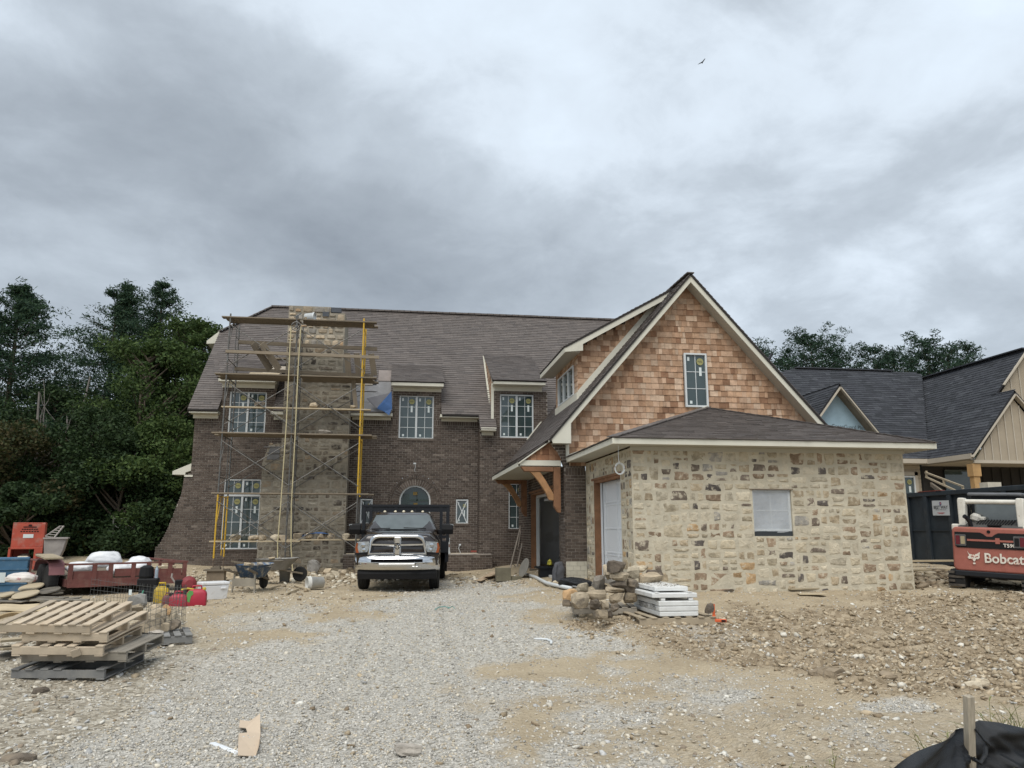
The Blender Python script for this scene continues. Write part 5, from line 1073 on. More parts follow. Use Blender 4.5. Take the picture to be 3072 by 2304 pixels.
for s_ in (-1, 1):
    l_ = B(MB().prism(rpoly(s_ * .545 - .105, s_ * .545 + .105, .90, 1.14, .02, 3), (0, -.016, 0), (1, 0, 0), (0, 0, 1), (0, -.02, 0)), 'tail_light', M('lamp_bezel', (.09, .09, .09), rough=.6) if s_ < 0 else bpy.data.materials['lamp_bezel'], gate)
    B(MB().prism(rpoly(s_ * .545 - .09 + (.0 if s_ < 0 else .10), s_ * .545 - .01 + (0 if s_ < 0 else .10), .925, 1.115, .012, 3), (0, -.038, 0), (1, 0, 0), (0, 0, 1), (0, -.006, 0)), 'red_lens', REDL, gate)
    B(MB().prism(rpoly(s_ * .545 + .005 - (.0 if s_ < 0 else .09), s_ * .545 + .085 - (0 if s_ < 0 else .09), .935, 1.10, .012, 3), (0, -.038, 0), (1, 0, 0), (0, 0, 1), (0, -.006, 0)), 'clear_lens', M('clear_lens', (.34, .29, .18), rough=.3) if s_ < 0 else BLACKP, gate)
B(MB().b2(-.42, .47, -.022, -.015, 1.005, 1.045).b2(.11, .19, -.026, -.0155, .965, 1.085), 'stripe', ORANGE, gate)
B(MB().lathe([(.035, 0), (.03, .012), (.03, .002), (.001, .0)], (-.01, -.004, 1.21), (0, -1, 0), 14), 'lock', BLACKP, gate)
for (s_, z, sz, x, m_, ex, sx) in (('Bobcat', .655, .28, .24, LETTER, .004, 1.0), ('T590', .935, .105, .36, LETTER, .003, 1.0)):
    me = text_mesh(s_, sz, ex, True); me.transform(Matrix.Translation((x, -.024, z)) @ Matrix.Rotation(R(90), 4, 'X') @ Matrix.Scale(.92 if len(s_) > 4 else 1.0, 4, (1, 0, 0))); link('writing', me, m_, gate)
# cat's head emblem
ch_ = [(-.43, .79), (-.40, .735), (-.35, .72), (-.29, .725), (-.24, .745), (-.185, .79), (-.205, .71), (-.20, .66), (-.235, .625), (-.27, .635), (-.285, .60), (-.31, .575), (-.335, .605), (-.37, .63), (-.41, .63), (-.43, .66), (-.40, .70)]
B(MB().prism(ch_, (0, -.018, 0), (1, 0, 0), (0, 0, 1), (0, -.006, 0)), 'emblem', LETTER, gate); B(MB().prism([(-.37, .685), (-.31, .66), (-.30, .675), (-.36, .70)], (0, -.0245, 0), (1, 0, 0), (0, 0, 1), (0, -.003, 0)).prism([(-.225, .685), (-.285, .66), (-.29, .675), (-.235, .70)], (0, -.0245, 0), (1, 0, 0), (0, 0, 1), (0, -.003, 0)), 'emblem_eyes', ORANGE, gate); B(MB().prism(rpoly(-.335, -.285, .52, .555, .014, 3), (0, -.018, 0), (1, 0, 0), (0, 0, 1), (0, -.006, 0)), 'emblem_tongue', LETTER, gate)
B(MB().b2(-.70, .74, -.03, .5, .26, .375), 'counterweight', BLACK, bevel=.02)
# engine cover, exhaust, cab
b = MB(); b.loft([[Vector((-.62, .06, 1.30)), Vector((.62, .06, 1.30)), Vector((.62, .06, 1.2)), Vector((-.62, .06, 1.2))], [Vector((-.5, .62, 1.46)), Vector((.5, .62, 1.46)), Vector((.5, .62, 1.2)), Vector((-.5, .62, 1.2))]]); cover = B(b, 'engine_cover', M('grey_cover', (.06, .058, .056), rough=.6, var=.2))
b = MB()
for k in range(13): x = -.28 + k * .055; b.beam((x - .02 * k / 13, .26, 1.372), (x - .0, .60, 1.468), .022, .012)
B(b, 'louvres', BLACKP, cover); B(MB().b2(-.05, .2, .08, .22, 1.33, 1.37), 'latch', BLACKP, cover, bevel=.01)
b = MB(); b.path([(-.36, .14, 1.30), (-.38, .10, 1.42), (-.42, .04, 1.50), (-.45, -.01, 1.53)], .045, 10); B(b, 'exhaust', BLACK)
b = MB(); b.loft([rp_ for rp_ in [[Vector((x, y, z)) for x, y in ((-.48, .72), (.48, .72), (.48, 1.75), (-.48, 1.75))] for z in (1.25, 1.9, 2.0)]]); cab = B(b, 'cab', BLACK, bevel=.04)
B(MB().loft([[Vector((x, y, z)) for x, y in ((-.53, .62), (.53, .62), (.53, 1.8), (-.53, 1.8))] for z in (1.98, 2.06)]), 'cab_roof', M('dusty_roof', (.12, .125, .135), rough=.6, var=.2), cab, bevel=.05, seg=3)
B(MB().prism(rpoly(-.40, .40, 1.46, 1.90, .05), (0, .70, 0), (1, 0, 0), (0, 0, 1), (0, -.01, 0)), 'rear_window', TGLASS, cab)
# lift arms
for s_ in (-1, 1):
    b = MB(); b.loft([[Vector((s_ * (.56 + dx), .30 + dy, z)) for dx, dy in ((-.09 * k, -.10), (.07 * k, -.10), (.07 * k, .12), (-.09 * k, .12))] for z, k in ((1.25, .75), (1.6, .9), (1.86, 1.0), (1.93, .8))]); arm = B(b, 'lift_arm', SSWHITE, bevel=.025, seg=3)
    b = MB(); b.loft([[Vector((s_ * (.60 + dx), y, z + dz)) for dx, dz in ((-.06, -.08), (.06, -.08), (.06, .08), (-.06, .08))] for y, z in ((.36, 1.82), (1.2, 1.72), (2.2, 1.1), (2.7, .6))]); B(b, 'boom', SSWHITE, arm, bevel=.02)
    B(MB().tube((s_ * .50, .40, 1.80), (s_ * .46, 1.0, 1.2), .045, 8), 'hydraulic_cylinder', BLACK, arm)
    B(MB().b2(s_ * .60, s_ * .73, .05, .9, 1.18, 1.36), 'tower', SSWHITE, bevel=.03)
b = MB(); b.tube((-.60, .30, 1.85), (.60, .30, 1.85), .05, 14); B(b, 'cross_tube', SSWHITE, smooth=False)
B(MB().b2(-.30, -.18, .5, .66, 1.45, 1.53), 'filler_cap', SSWHITE, bevel=.02); B(MB().lathe([(.001, -.1), (.10, -.06), (.12, .02), (.07, .09), (.001, .1)], (-.36, .55, 1.50), (.3, .2, 1), 12), 'jug', SSWHITE)
# tracks
for s_ in (-1, 1):
    prof = [(.05, .05), (.02, .16), (.06, .28), (.25, .38), (1.55, .38), (1.72, .28), (1.76, .16), (1.70, .05), (1.5, .0), (.25, .0)]
    tr = B(MB().prism([(y, z) for y, z in prof], (s_ * .84 if s_ < 0 else .52, 0, 0), (0, 1, 0), (0, 0, 1), (.32, 0, 0)), 'track', RUBBER)
    b = MB()
    for k in range(4): z = .03 + k * .09; b.b2(s_ * .84 if s_ < 0 else .52, (s_ * .84 if s_ < 0 else .52) + (.13 if k % 2 else .32), -.02 + abs(k - 1.5) * .02, .06, z, z + .05)
    B(b, 'tread', M('muddy_rubber', (.07, .06, .05), rough=.9, var=.4, scale=9) if s_ < 0 else bpy.data.materials['muddy_rubber'], tr)
B(MB().b2(-.5, .5, .3, 1.6, .22, .9), 'undercarriage', BLACK)
# ================================================================ DUMPSTER
DX = 15.32; DBL = M('dark_blue_steel', (.022, .030, .038), rough=.55, var=.25, scale=2.5, blot=((.055, .06, .062), 3, .55, .7, .6))
dump = thing('dumpster', 'long dark steel roll-off dumpster with white sign behind the skid steer', 'dumpster', (DX, 18.5, .62)); y0, y1, zb, zt = 14.6, 21.9, .70, 2.62
b = MB(); b.b2(DX, DX + .04, y0, y1, zb, zt); b.b2(DX + 2.36, DX + 2.4, y0, y1, zb, zt); b.b2(DX + .04, DX + 2.36, y1 - .04, y1, zb, zt); b.b2(DX + .04, DX + 2.36, y0, y0 + .04, zb, zt); b.b2(DX + .04, DX + 2.36, y0 + .04, y1 - .04, zb, zb + .05); b.build('body', DBL, dump)
b = MB(); b.b2(DX - .08, DX + .06, y0 - .05, y1 + .03, zt, zt + .13); b.b2(DX + 2.34, DX + 2.48, y0 - .05, y1 + .03, zt, zt + .13); b.b2(DX + .06, DX + 2.34, y1 - .08, y1 + .03, zt, zt + .13); b.build('top_rail', DBL, dump, bevel=.015)
for y in (21.78, 20.95, 19.94, 18.9, 17.9, 16.9, 15.9): MB().b2(DX - .075, DX - .002, y - .075, y + .075, zb + .02, zt - .002).build('rib', DBL, dump, bevel=.01)
MB().b2(DX - .05, DX - .003, y0, y1, zb - .02, zb + .09).b2(DX - .03, DX - .002, y0, y1, 1.62, 1.66).build('bottom_rail', DBL, dump)
for y in (y0 + .3, y1 - .5): MB().tube((DX + .25, y, .62), (DX + .6, y, .62), .12, 12).build('roller', BLACK, dump)
MB().b2(DX - .09, DX + .05, 20.2, 21.2, zt + .131, zt + .15).build('rust_patch', M('rust_red', (.22, .06, .045), rough=.8), dump)
sg = thing('sign', 'white company sign fixed to the dark dumpster side', 'sign', (DX - .09, 20.27, 2.26)); spl = Plane((DX - .082, 20.27, 2.265), (0, -1, -.02), (0, -.02, 1), (-1, 0, 0))
o_ = MB().add(*slab(spl, -.35, .35, -.21, .21, 0, .006)).build('board', M('sign_white', (.50, .52, .53), rough=.4, var=.05), sg)
put_text(text_mesh('BEST WAY', .135, 0, True), 'writing', INK, sg, spl(0, .015, .009), spl.U, spl.W, .92); put_text(text_mesh('DISPOSAL & RECYCLING', .04), 'writing', INK, sg, spl(0, -.05, .009), spl.U, spl.W); put_text(text_mesh('800-555-0100', .045), 'writing', M('sign_red', (.4, .03, .04), rough=.6), sg, spl(0, -.14, .009), spl.U, spl.W) if 0 else MB().add(*slab(spl, -.15, .15, -.145, -.13, .007, .009)).add(*slab(spl, -.1, .1, -.165, -.155, .007, .009)).build('red_lines', M('sign_red', (.4, .03, .04), rough=.6), sg)
MB().add(*disc(spl, 0, .12, .05, .009)).build('emblem_ring', M('sign_blue', (.03, .04, .2), rough=.6), sg); MB().add(*disc(spl, .012, .128, .03, .011)).build('emblem_red', bpy.data.materials['sign_red'], sg); MB().add(*disc(spl, -.004, .115, .016, .0125)).build('emblem_white', WHITE_PVC, sg)
# scrap in and under the dumpster
for k, (a, c, m_, l_) in enumerate((((19.7, 2.62), (21.3, 3.22), PALEWOOD, 'pale wooden frame offcut leaning out of the dumpster'), ((20.5, 2.6), (21.1, 2.95), OLDWOOD, 'brown offcut beside the pale frame in the dumpster'))):
    t_ = thing('timber_offcut', l_, 'offcut', (DX + .3, a[0], a[1])); dd = .22 if k == 0 else .12
    for z_ in (0, dd): plank_ = MB().beam((DX + .25, a[0], a[1] + z_), (DX + .3, c[0], c[1] + z_ * .6), .05, .045).build('rail', m_, t_)
    for f_ in (.02, .5, .97): p_ = Vector((DX + .25, a[0], a[1])).lerp(Vector((DX + .3, c[0], c[1])), f_); MB().beam(p_, p_ + Vector((0, 0, dd * .9)), .05, .045, (0, 1, 0)).build('rung', m_, t_)
tag(MB().b2(DX + .1, DX + .5, 18.6, 18.9, 2.75, 2.9).build('foam_block', M('pale_foam', (.55, .5, .4), rough=.8), None), 'pale block poking over the dumpster rim by the post', 'block')
for (px, py, L_, w, h, l_, m_) in ((2790, 1683, 1.6, .12, .05, 'white strip of timber lying at the foot of the dumpster', PALEWOOD), (2905, 1690, .7, .2, .12, 'brown timber block at the end of the white strip', OLDWOOD), (2785, 1722, 1.1, .14, .04, 'yellow board lying in the dirt beside the stone garage corner', PALEWOOD), (2870, 1716, .9, .35, .06, 'pale board pile in the dirt below the dumpster, upper board', PALEWOOD), (2850, 1722, 1.0, .35, .05, 'pale board pile in the dirt below the dumpster, lower board', OLDWOOD)):
    g = Vector(oY(px, py, 19.6 if py < 1700 else 18.3)); g.z = max(g.z, gz(g.x, g.y) + h / 2); plank((g.x - L_ / 2, g.y, g.z), (g.x + L_ / 2, g.y + .1, g.z), w, h, l_, m=m_, name='board')
# ================================================================ NEIGHBOURING HOUSE
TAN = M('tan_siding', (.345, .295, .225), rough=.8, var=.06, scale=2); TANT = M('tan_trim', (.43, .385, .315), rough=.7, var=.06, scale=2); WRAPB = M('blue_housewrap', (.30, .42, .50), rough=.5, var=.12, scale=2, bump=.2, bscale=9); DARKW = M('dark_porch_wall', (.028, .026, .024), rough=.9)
nb = thing('house', 'tan neighbouring house under construction with charcoal roof and blue wrapped gable', 'house', (19, 27.5, .5))
def face(a, c, d, m=SLATE_SH, ex=.15, name='roof', extra=None):
    """roof face: a, c along the eave, d the upper points (list)"""
    a, c = Vector(a), Vector(c); U = (c - a).normalized(); q = Vector(d[0]) - a; N = U.cross(q).normalized(); N = N if N.z > 0 else -N; Wv = N.cross(U); Wv = Wv if Wv.dot(q) > 0 else -Wv
    pl = Plane(a, U, Wv, N); po = [(0, 0), ((c - a).length, 0)] + [((Vector(x) - a).dot(pl.U), (Vector(x) - a).dot(pl.W)) for x in d]
    b = MB(); b.prism(po, pl(0, 0, -.06), pl.U, pl.W, pl.N * .055); o = b.build(name, M('charcoal_deck', (.02, .021, .025), rough=.9) if 'charcoal_deck' not in bpy.data.materials else bpy.data.materials['charcoal_deck'], nb)
    lay(shingle_pieces(pl, po, ex=ex, wd=(.18, .5), t=.018, gap=.003), 'shingle', m, o, 0, 'shingle_courses')
Z0, YN = 4.38, 27.5; RY, RZ = 32.0, 8.85
face((13.0, YN, Z0), (20.4, YN, Z0), [(23.7, 31.9, 8.75), (22.3, RY, RZ), (17.5, RY, RZ), (15.6, 31.4, 8.25)])
face((13.0, 38.0, Z0), (13.0, YN, Z0), [(15.6, 31.4, 8.25), (17.5, RY, RZ)])
WX, WZ = 23.82, 8.56
face((20.3, 32.0, 4.36), (20.3, 25.05, 4.36), [(22.3, 25.05, 6.70), (22.3, 26.0, 6.70), (WX, 26.0, WZ), (WX, 32.2, WZ)])
face((27.4, 25.05, 4.36), (27.4, 32.0, 4.36), [(WX, 32.2, WZ), (WX, 26.0, WZ)]); face((24.3, 25.05, 4.36), (24.3, 26.2, 4.36), [(22.3, 26.2, 6.7), (22.3, 25.05, 6.7)])
cp_ = MB(); cp_.beam((17.5, RY, RZ + .03), (22.3, RY, RZ + .03), .25, .05); cp_.beam((WX, 26.0, WZ + .03), (WX, 32, WZ + .03), .25, .05); cp_.build('ridge_cap', SLATE_SH, nb)
# walls
b = MB(); b.b2(13.2, 20.3, 28.0, 28.1, .3, 4.3); b.build('wall', TAN, nb)
for k in range(22): MB().b2(17.0, 20.3, 27.982 + 0, 27.998, .6 + k * .17, .6 + k * .17 + .15).build('siding_board', TAN, nb) if k % 1 == 0 else None
MB().b2(18.0, 20.3, 27.45, 27.5, 4.20, 4.37).build('fascia', TANT, nb); MB().b2(20.26, 20.32, 25.1, 27.5, 4.18, 4.36).build('fascia', TANT, nb); MB().b2(13.0, 20.3, 27.5, 28.0, 4.18, 4.20).build('soffit', TANT, nb)
npl = FR(27.96); window(nb, npl, 19.2, 20.02, 2.0, 3.74, sashes=1, cols=1, rows=1, seed=20, fw=.06, in_=.02); MB().b2(20.02, 20.16, 27.94, 27.98, 2.0, 3.9).b2(19.1, 20.16, 27.94, 27.98, 3.76, 3.9).build('window_trim', TANT, nb)
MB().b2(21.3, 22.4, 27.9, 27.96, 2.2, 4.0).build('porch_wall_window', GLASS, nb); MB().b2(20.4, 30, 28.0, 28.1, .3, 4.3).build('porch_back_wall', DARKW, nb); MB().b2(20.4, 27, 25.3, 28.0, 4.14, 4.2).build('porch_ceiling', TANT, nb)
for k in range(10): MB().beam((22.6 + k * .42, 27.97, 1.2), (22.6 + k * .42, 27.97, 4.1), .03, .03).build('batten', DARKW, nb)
# porch gable
b = MB(); b.prism([(20.5, 4.12), (22.3, 6.44), (24.1, 4.12)], (0, 25.2, 0), (1, 0, 0), (0, 0, 1), (0, .06, 0)); b.build('porch_gable', TAN, nb)
for x in np.arange(20.9, 24.0, .32): MB().b2(x - .02, x + .02, 25.17, 25.198, 4.14, 6.42 - abs(x - 22.3) * 1.28).build('batten', TANT, nb)
for s_ in (-1, 1): MB().beam((22.3, 25.1, 6.56), (22.3 + s_ * 2.02, 25.1, 4.22), .05, .2, (0, 1, 0)).build('rake_board', TANT, nb)
MB().b2(20.4, 24.2, 25.12, 25.19, 4.02, 4.13).build('beam', TANT, nb)
MB().b2(20.38, 20.62, 25.2, 25.42, .5, 4.0).b2(20.34, 20.66, 25.16, 25.46, 3.55, 4.0).build('post', M('new_lumber', (.42, .26, .115), rough=.8, var=.15, scale=3), nb)
b = MB(); b.prism([(22.4, 6.5), (WX, 8.28), (27.3, 4.3), (22.4, 4.3)], (0, 26.1, 0), (1, 0, 0), (0, 0, 1), (0, .06, 0)); b.build('upper_gable', TAN, nb)
for x in np.arange(22.7, 26.5, .4): MB().b2(x - .02, x + .02, 26.07, 26.098, 6.2 if x < 23.4 else 5.5, 8.2 - abs(x - WX) * 1.17).build('batten', TANT, nb)
for s_, l_ in ((-1, 1.15), (1, 3.4)): MB().beam((WX, 26.02, WZ - .12), (WX + s_ * l_, 26.02, WZ - .12 - l_ * 1.175), .05, .22, (0, 1, 0)).build('rake_board', TANT, nb)
# little wrapped gable over the roof of the stone garage
GX, GY, GZ = 16.72, 27.35, 7.22; SG = 1.25
face((GX - 1.35, GY - .1, GZ - 1.35 * SG), (GX - 1.35, GY + 3, GZ - 1.35 * SG), [(GX, GY + 3, GZ), (GX, GY - .1, GZ)]); face((GX + 1.75, GY + 3, GZ - 1.75 * SG), (GX + 1.75, GY - .1, GZ - 1.75 * SG), [(GX, GY - .1, GZ), (GX, GY + 3, GZ)])
MB().prism([(GX - 1.3, GZ - 1.9), (GX - 1.3, GZ - 1.3 * SG), (GX, GZ - .12), (GX + 1.55, GZ - 1.55 * SG - .12), (GX + 1.55, GZ - 2.6)], (0, GY + .35, 0), (1, 0, 0), (0, 0, 1), (0, .05, 0)).build('wrapped_gable', WRAPB, nb)
for s_, l_ in ((-1, 1.35), (1, 1.75)): MB().beam((GX, GY - .08, GZ - .14), (GX + s_ * l_, GY - .08, GZ - .14 - l_ * SG), .05, .2, (0, 1, 0)).build('rake_board', TANT, nb)
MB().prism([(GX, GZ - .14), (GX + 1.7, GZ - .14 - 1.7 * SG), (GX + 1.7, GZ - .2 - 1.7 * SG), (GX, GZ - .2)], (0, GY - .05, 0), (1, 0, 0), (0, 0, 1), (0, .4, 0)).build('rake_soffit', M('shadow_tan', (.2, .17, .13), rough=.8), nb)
put_text(text_mesh('GreenGuard Plus', .2), 'writing', INK, nb, (GX + .5, GY + .345, GZ - 1.62), (1, 0, -.04), (0.04, 0, 1))
# ================================================================ LEFT SIDE OF THE SITE
ZM = {'L2': (0, 1500, .3616), 'L3': (550, 1600, .2486), 'C2': (0, 1560, .1628), 'C3': (250, 1660, .1944), 'C5': (1680, 1660, .226), 'z4': (1000, 1350, .3164), 'z6': (1450, 1300, .3164), 'L4': (0, 1780, .4521), 'L8': (1000, 1780, .4521), 'L5': (1600, 1650, .3165)}
def Q(z, x, y): a = ZM[z]; return a[0] + x * a[2], a[1] + y * a[2]
def G(z, x, y): return gp(*Q(z, x, y))
def ON(z, x, y, Y): return Vector(oY(*Q(z, x, y), Y))
# ---- utility trailer
MAROON = M('faded_maroon_paint', (.15, .055, .047), rough=.75, var=.25, scale=4, blot=((.20, .115, .09), 5, .5, .66, .7)); PINKF = M('faded_fender', (.23, .105, .11), rough=.7, var=.15)
TRZ = R(33); lat = Vector((math.cos(TRZ), math.sin(TRZ), 0)); TL = Vector(oY(206, 1700, 18.7)); TL.z = 0; wT = 2.5
for k in range(200):
    p_ = TL + lat * wT; u_, v_ = project(p_.x, p_.y, .8); wT += (558 - u_) * .004
tr = thing('utility_trailer', 'rusty red stake-side utility trailer loaded with white bags', 'trailer', (TL.x, TL.y, gz(TL.x, TL.y)), TRZ)
def TT(mb, name, m, parent=None, **k): return mb.build(name, m, parent or tr, local=True, **k)
LT = 4.2
TT(MB().b2(0, wT, 0, LT, .36, .42), 'deck', OLDWOOD); TT(MB().b2(0, wT, -.05, .0, .18, .36).b2(-.03, .03, 0, LT, .2, .36).b2(wT - .03, wT + .03, 0, LT, .2, .36), 'frame', MAROON)
TT(MB().b2(-.03, wT + .03, -.06, .02, .66, .70), 'top_rail', MAROON); TT(MB().b2(-.04, .02, 0, LT, .66, .70), 'top_rail', MAROON); TT(MB().b2(wT - .02, wT + .04, 0, LT, .66, .70), 'top_rail', MAROON)
for k in range(7):
    x = .04 + (wT - .08) * (k / 6 + (.03 if k % 2 else 0) * (0 < k < 6)); TT(MB().b2(x - .045, x + .045, -.055, .0, .30, .66), 'stake', MAROON)
for (a, c, z) in ((.1, .9, .40), (.95, 1.7, .43), (1.8, wT - .1, .40)): TT(MB().b2(a, min(c, wT - .05), -.03, .01, z - .04, z + .13), 'side_board', MAROON)
for y in (1.0, 2.0, 3.0, LT): TT(MB().b2(-.04, .02, y - .04, y + .04, .36, .66).b2(wT - .02, wT + .04, y - .04, y + .04, .36, .66), 'stake', MAROON)
for k, y in enumerate((.55, 1.32)):
    b = MB(); b.lathe([(.19, -.1), (.27, -.11), (.33, -.09), (.34, -.04), (.34, .04), (.33, .09), (.27, .11), (.19, .1)], (-.22, y, .33), (1, 0, 0), 24); wh = TT(b, 'wheel', RUBBER)
    TT(MB().lathe([(.001, -.06), (.06, -.07), (.08, -.02), (.16, -.03), (.19, -.09)], (-.22, y, .33), (1, 0, 0), 18), 'rim', M('dirty_rim', (.34, .28, .18), rough=.7, var=.3, scale=9) if k == 0 else bpy.data.materials['dirty_rim'], wh)
b = MB(); fen = [(.08, .47), (.10, .6), (.2, .72), (.5, .78), (1.4, .78), (1.66, .7), (1.80, .5)]
b.loft([[Vector((x, y, z)) for y, z in fen] + [Vector((x, y, z - .012)) for y, z in fen[::-1]] for x in (-.36, -.05)], cap=True); TT(b, 'fender', PINKF)
TT(MB().beam((wT / 2, LT, .36), (wT / 2, LT + 1.3, .36), .1, .1), 'tongue', MAROON)
def TW(x, y, z): return Matrix.Translation(tr.location) @ Matrix.Rotation(TRZ, 4, 'Z') @ Vector((x, y, z))
plank(TW(-.30, .0, .82), TW(-.18, 1.75, .86), .36, .04, 'pale board lying on the trailer fender', m=PALEWOOD, name='board')
plank(TW(1.25, .4, .53), TW(wT - .15, .35, .56), .22, .05, 'pale new board on the trailer bed, upper of two', m=PALEWOOD, name='board'); plank(TW(1.1, .22, .47), TW(1.7, .2, .47), .2, .04, 'short pale board on the trailer bed, lower of two', m=PALEWOOD, name='board')
BAGW = M('white_bag', (.66, .67, .69), rough=.55, var=.1, scale=5, bump=.5, bscale=9)
def bag_mesh(size, seed):
    r = np.random.RandomState(seed); bm = bmesh.new(); bmesh.ops.create_icosphere(bm, subdivisions=4, radius=1.0); D = r.normal(size=(16, 3)); D /= np.linalg.norm(D, axis=1)[:, None]; ph = r.rand(16) * 6.28; fq = r.uniform(3, 11, 16)
    for v in bm.verts:
        p = np.array(v.co[:]); k = sum(.5 / f * 1.6 * abs(math.sin(f * p.dot(d) + q)) for d, q, f in zip(D, ph, fq)); s_ = 1 + (k - .9) * .28
        q = p * s_; q[0] = math.copysign(abs(q[0]) ** .75, q[0]); q[1] = math.copysign(abs(q[1]) ** .75, q[1]); q[2] = max(q[2], -.75)
        v.co = Vector((q[0] * size[0] / 2, q[1] * size[1] / 2, q[2] * size[2] / 2))
    me = bpy.data.meshes.new('bag'); bm.to_mesh(me); bm.free(); return me
def sack(loc, size, rz, label, m=None, seed=0, group=None, n=12):
    r = random.Random(seed); o_ = link('bag', bag_mesh(size, seed), m or BAGW, smooth=True); o_.location = loc; o_.rotation_euler = (0, 0, rz); return tag(o_, label, 'bag', group)
sack(TW(1.0, 1.2, .70), (.7, .6, .40), .4, 'large heaped white bag on the trailer, tallest of the load', seed=3); sack(TW(.35, .5, .58), (.55, .4, .26), .1, 'white bag at the fender end of the trailer load', seed=4)
sack(TW(1.55, .55, .55), (.6, .5, .30), -.2, 'white bag on the trailer behind the middle stakes', seed=5); sack(TW(1.15, .35, .52), (.5, .4, .26), .5, 'small white bag just behind the trailer stakes', seed=6); sack(TW(1.75, 1.0, .58), (.5, .45, .4), .2, 'white bag at the far side of the trailer load', seed=7)
# ---- mortar mixer
REDM = M('red_mixer_paint', (.40, .075, .045), rough=.55, var=.15, scale=5, blot=((.34, .22, .18), 4, .54, .7, .6)); GREYM = M('mortar_caked_steel', (.33, .30, .275), rough=.85, var=.2, scale=5)
m0 = ON('C2', 440, 1000, 23.0); mix = thing('mortar_mixer', 'red mortar mixer with open hood behind the trailer wheels', 'mixer', (m0.x, 23.0, gz(m0.x, 23)), R(18)); mz = mix.location.z
def MM(mb, name, m, parent=None, **k): return mb.build(name, m, parent or mix, local=True, **k)
hood = MM(MB().b2(-.38, .38, 0, .03, .95, 1.58).b2(-.38, -.34, .03, .5, .95, 1.58).b2(.30, .38, -.02, .5, .95, 1.6).b2(-.38, .38, .0, .5, 1.58, 1.61), 'hood', REDM, bevel=.01)
b = MB()
for z, w in ((1.36, .22), (1.42, .19), (1.48, .15)):
    for k in range(-3, 4): b.b2(.02 + k * w / 3.4 - .022, .02 + k * w / 3.4 + .022, -.008, -.001, z, z + .025)
MM(b, 'vents', BLACKP, hood); MM(MB().b2(-.12, .12, -.008, -.001, 1.2, 1.3), 'label', STICKER_W, hood); MM(MB().b2(-.02, .06, -.01, -.001, 1.52, 1.56), 'catch', BLACKP, hood)
MM(MB().b2(-.40, .0, .55, .58, .3, .95).b2(-.42, -.36, -.05, .55, .3, .95).b2(.18, .38, -.08, .55, .28, .95).b2(-.42, .38, -.05, .55, .90, .95), 'engine_housing', REDM, bevel=.01)
b = MB()
for k in range(9): b.b2(.24, .36, -.09, -.081, .42 + k * .045, .44 + k * .045)
MM(b, 'louvres', MAROON); eng = MM(MB().b2(-.25, .12, .08, .45, .42, .62).lathe([(.14, 0), (.14, .12), (.1, .16)], (-.05, .25, .62), (0, 0, 1), 14), 'engine', M('oily_engine', (.16, .135, .10), rough=.6, var=.4, scale=9), bevel=.01); MM(MB().b2(-.2, .06, -.05, .12, .60, .72), 'fuel_tank', M('cream_tank', (.62, .57, .44), rough=.5), eng, bevel=.03)
b = MB(); b.loft([[Vector((x, y, z)) for x, y in ((.40 + ox, -.05), (.86 + ex, -.05), (.86 + ex, .75), (.40 + ox, .75))] for z, ox, ex in ((.35, .05, -.18), (.85, 0, .0), (1.18, -.02, .06))]); drum = MM(b, 'drum', GREYM, bevel=.02); MM(MB().b2(.36, .95, -.1, .8, 1.17, 1.21), 'drum_rim', GREYM, drum)
b = MB(); b.beam((.40, -.02, 1.24), (.72, .2, 1.52), .03, .03); b.beam((.62, -.05, 1.2), (.80, .2, 1.52), .03, .03)
for k in range(6): a_ = Vector((.40, -.02, 1.24)).lerp(Vector((.72, .2, 1.52)), k / 5); c_ = Vector((.60, -.05, 1.22)).lerp(Vector((.82, .2, 1.52)), k / 5); b.beam(a_, c_, .02, .02)
MM(b, 'grate', GREYM, drum)
for s_ in (-1, 1): MM(MB().lathe([(.12, -.08), (.26, -.08), (.28, 0), (.26, .08), (.12, .08)], (s_ * .45 + .1, .45, .28), (1, 0, 0), 20), 'wheel', RUBBER)
MM(MB().b2(-.4, .5, .35, .5, .22, .34).beam((.1, -.1, .3), (.1, -.9, .28), .08, .08), 'axle_frame', MAROON)
# ---- blue bin
BLUEB = M('worn_blue_paint', (.055, .14, .235), rough=.65, var=.2, scale=4, blot=((.20, .22, .22), 4, .52, .68, .7)); b0 = ON('C2', 205, 1150, 18.9)
bn = thing('blue_bin', 'battered blue steel bin with a white paper notice', 'bin', (b0.x - .02, 18.9, gz(b0.x, 18.9)), R(20)); BH = 1.65 - (Q('C2', 0, 640)[1] - 1590) * 19.0 / F_ - bn.location.z
o_ = MB(); o_.loft([[Vector((x, y, z)) for x, y in ((-.36, 0), (.30, 0), (.30, .6), (-.36, .6))] for z in (0, BH * .7, BH)]); o_.build('body', BLUEB, bn, local=True, bevel=.02)
for z in (BH - .04, BH * .68, BH * .30): MB().b2(-.375, .315, -.02, -.002, z, z + .035).build('rib', BLUEB, bn, local=True)
MB().b2(-.36, -.10, -.03, -.022, BH * .36, BH * .62).build('notice', STICKER_W, bn, local=True)
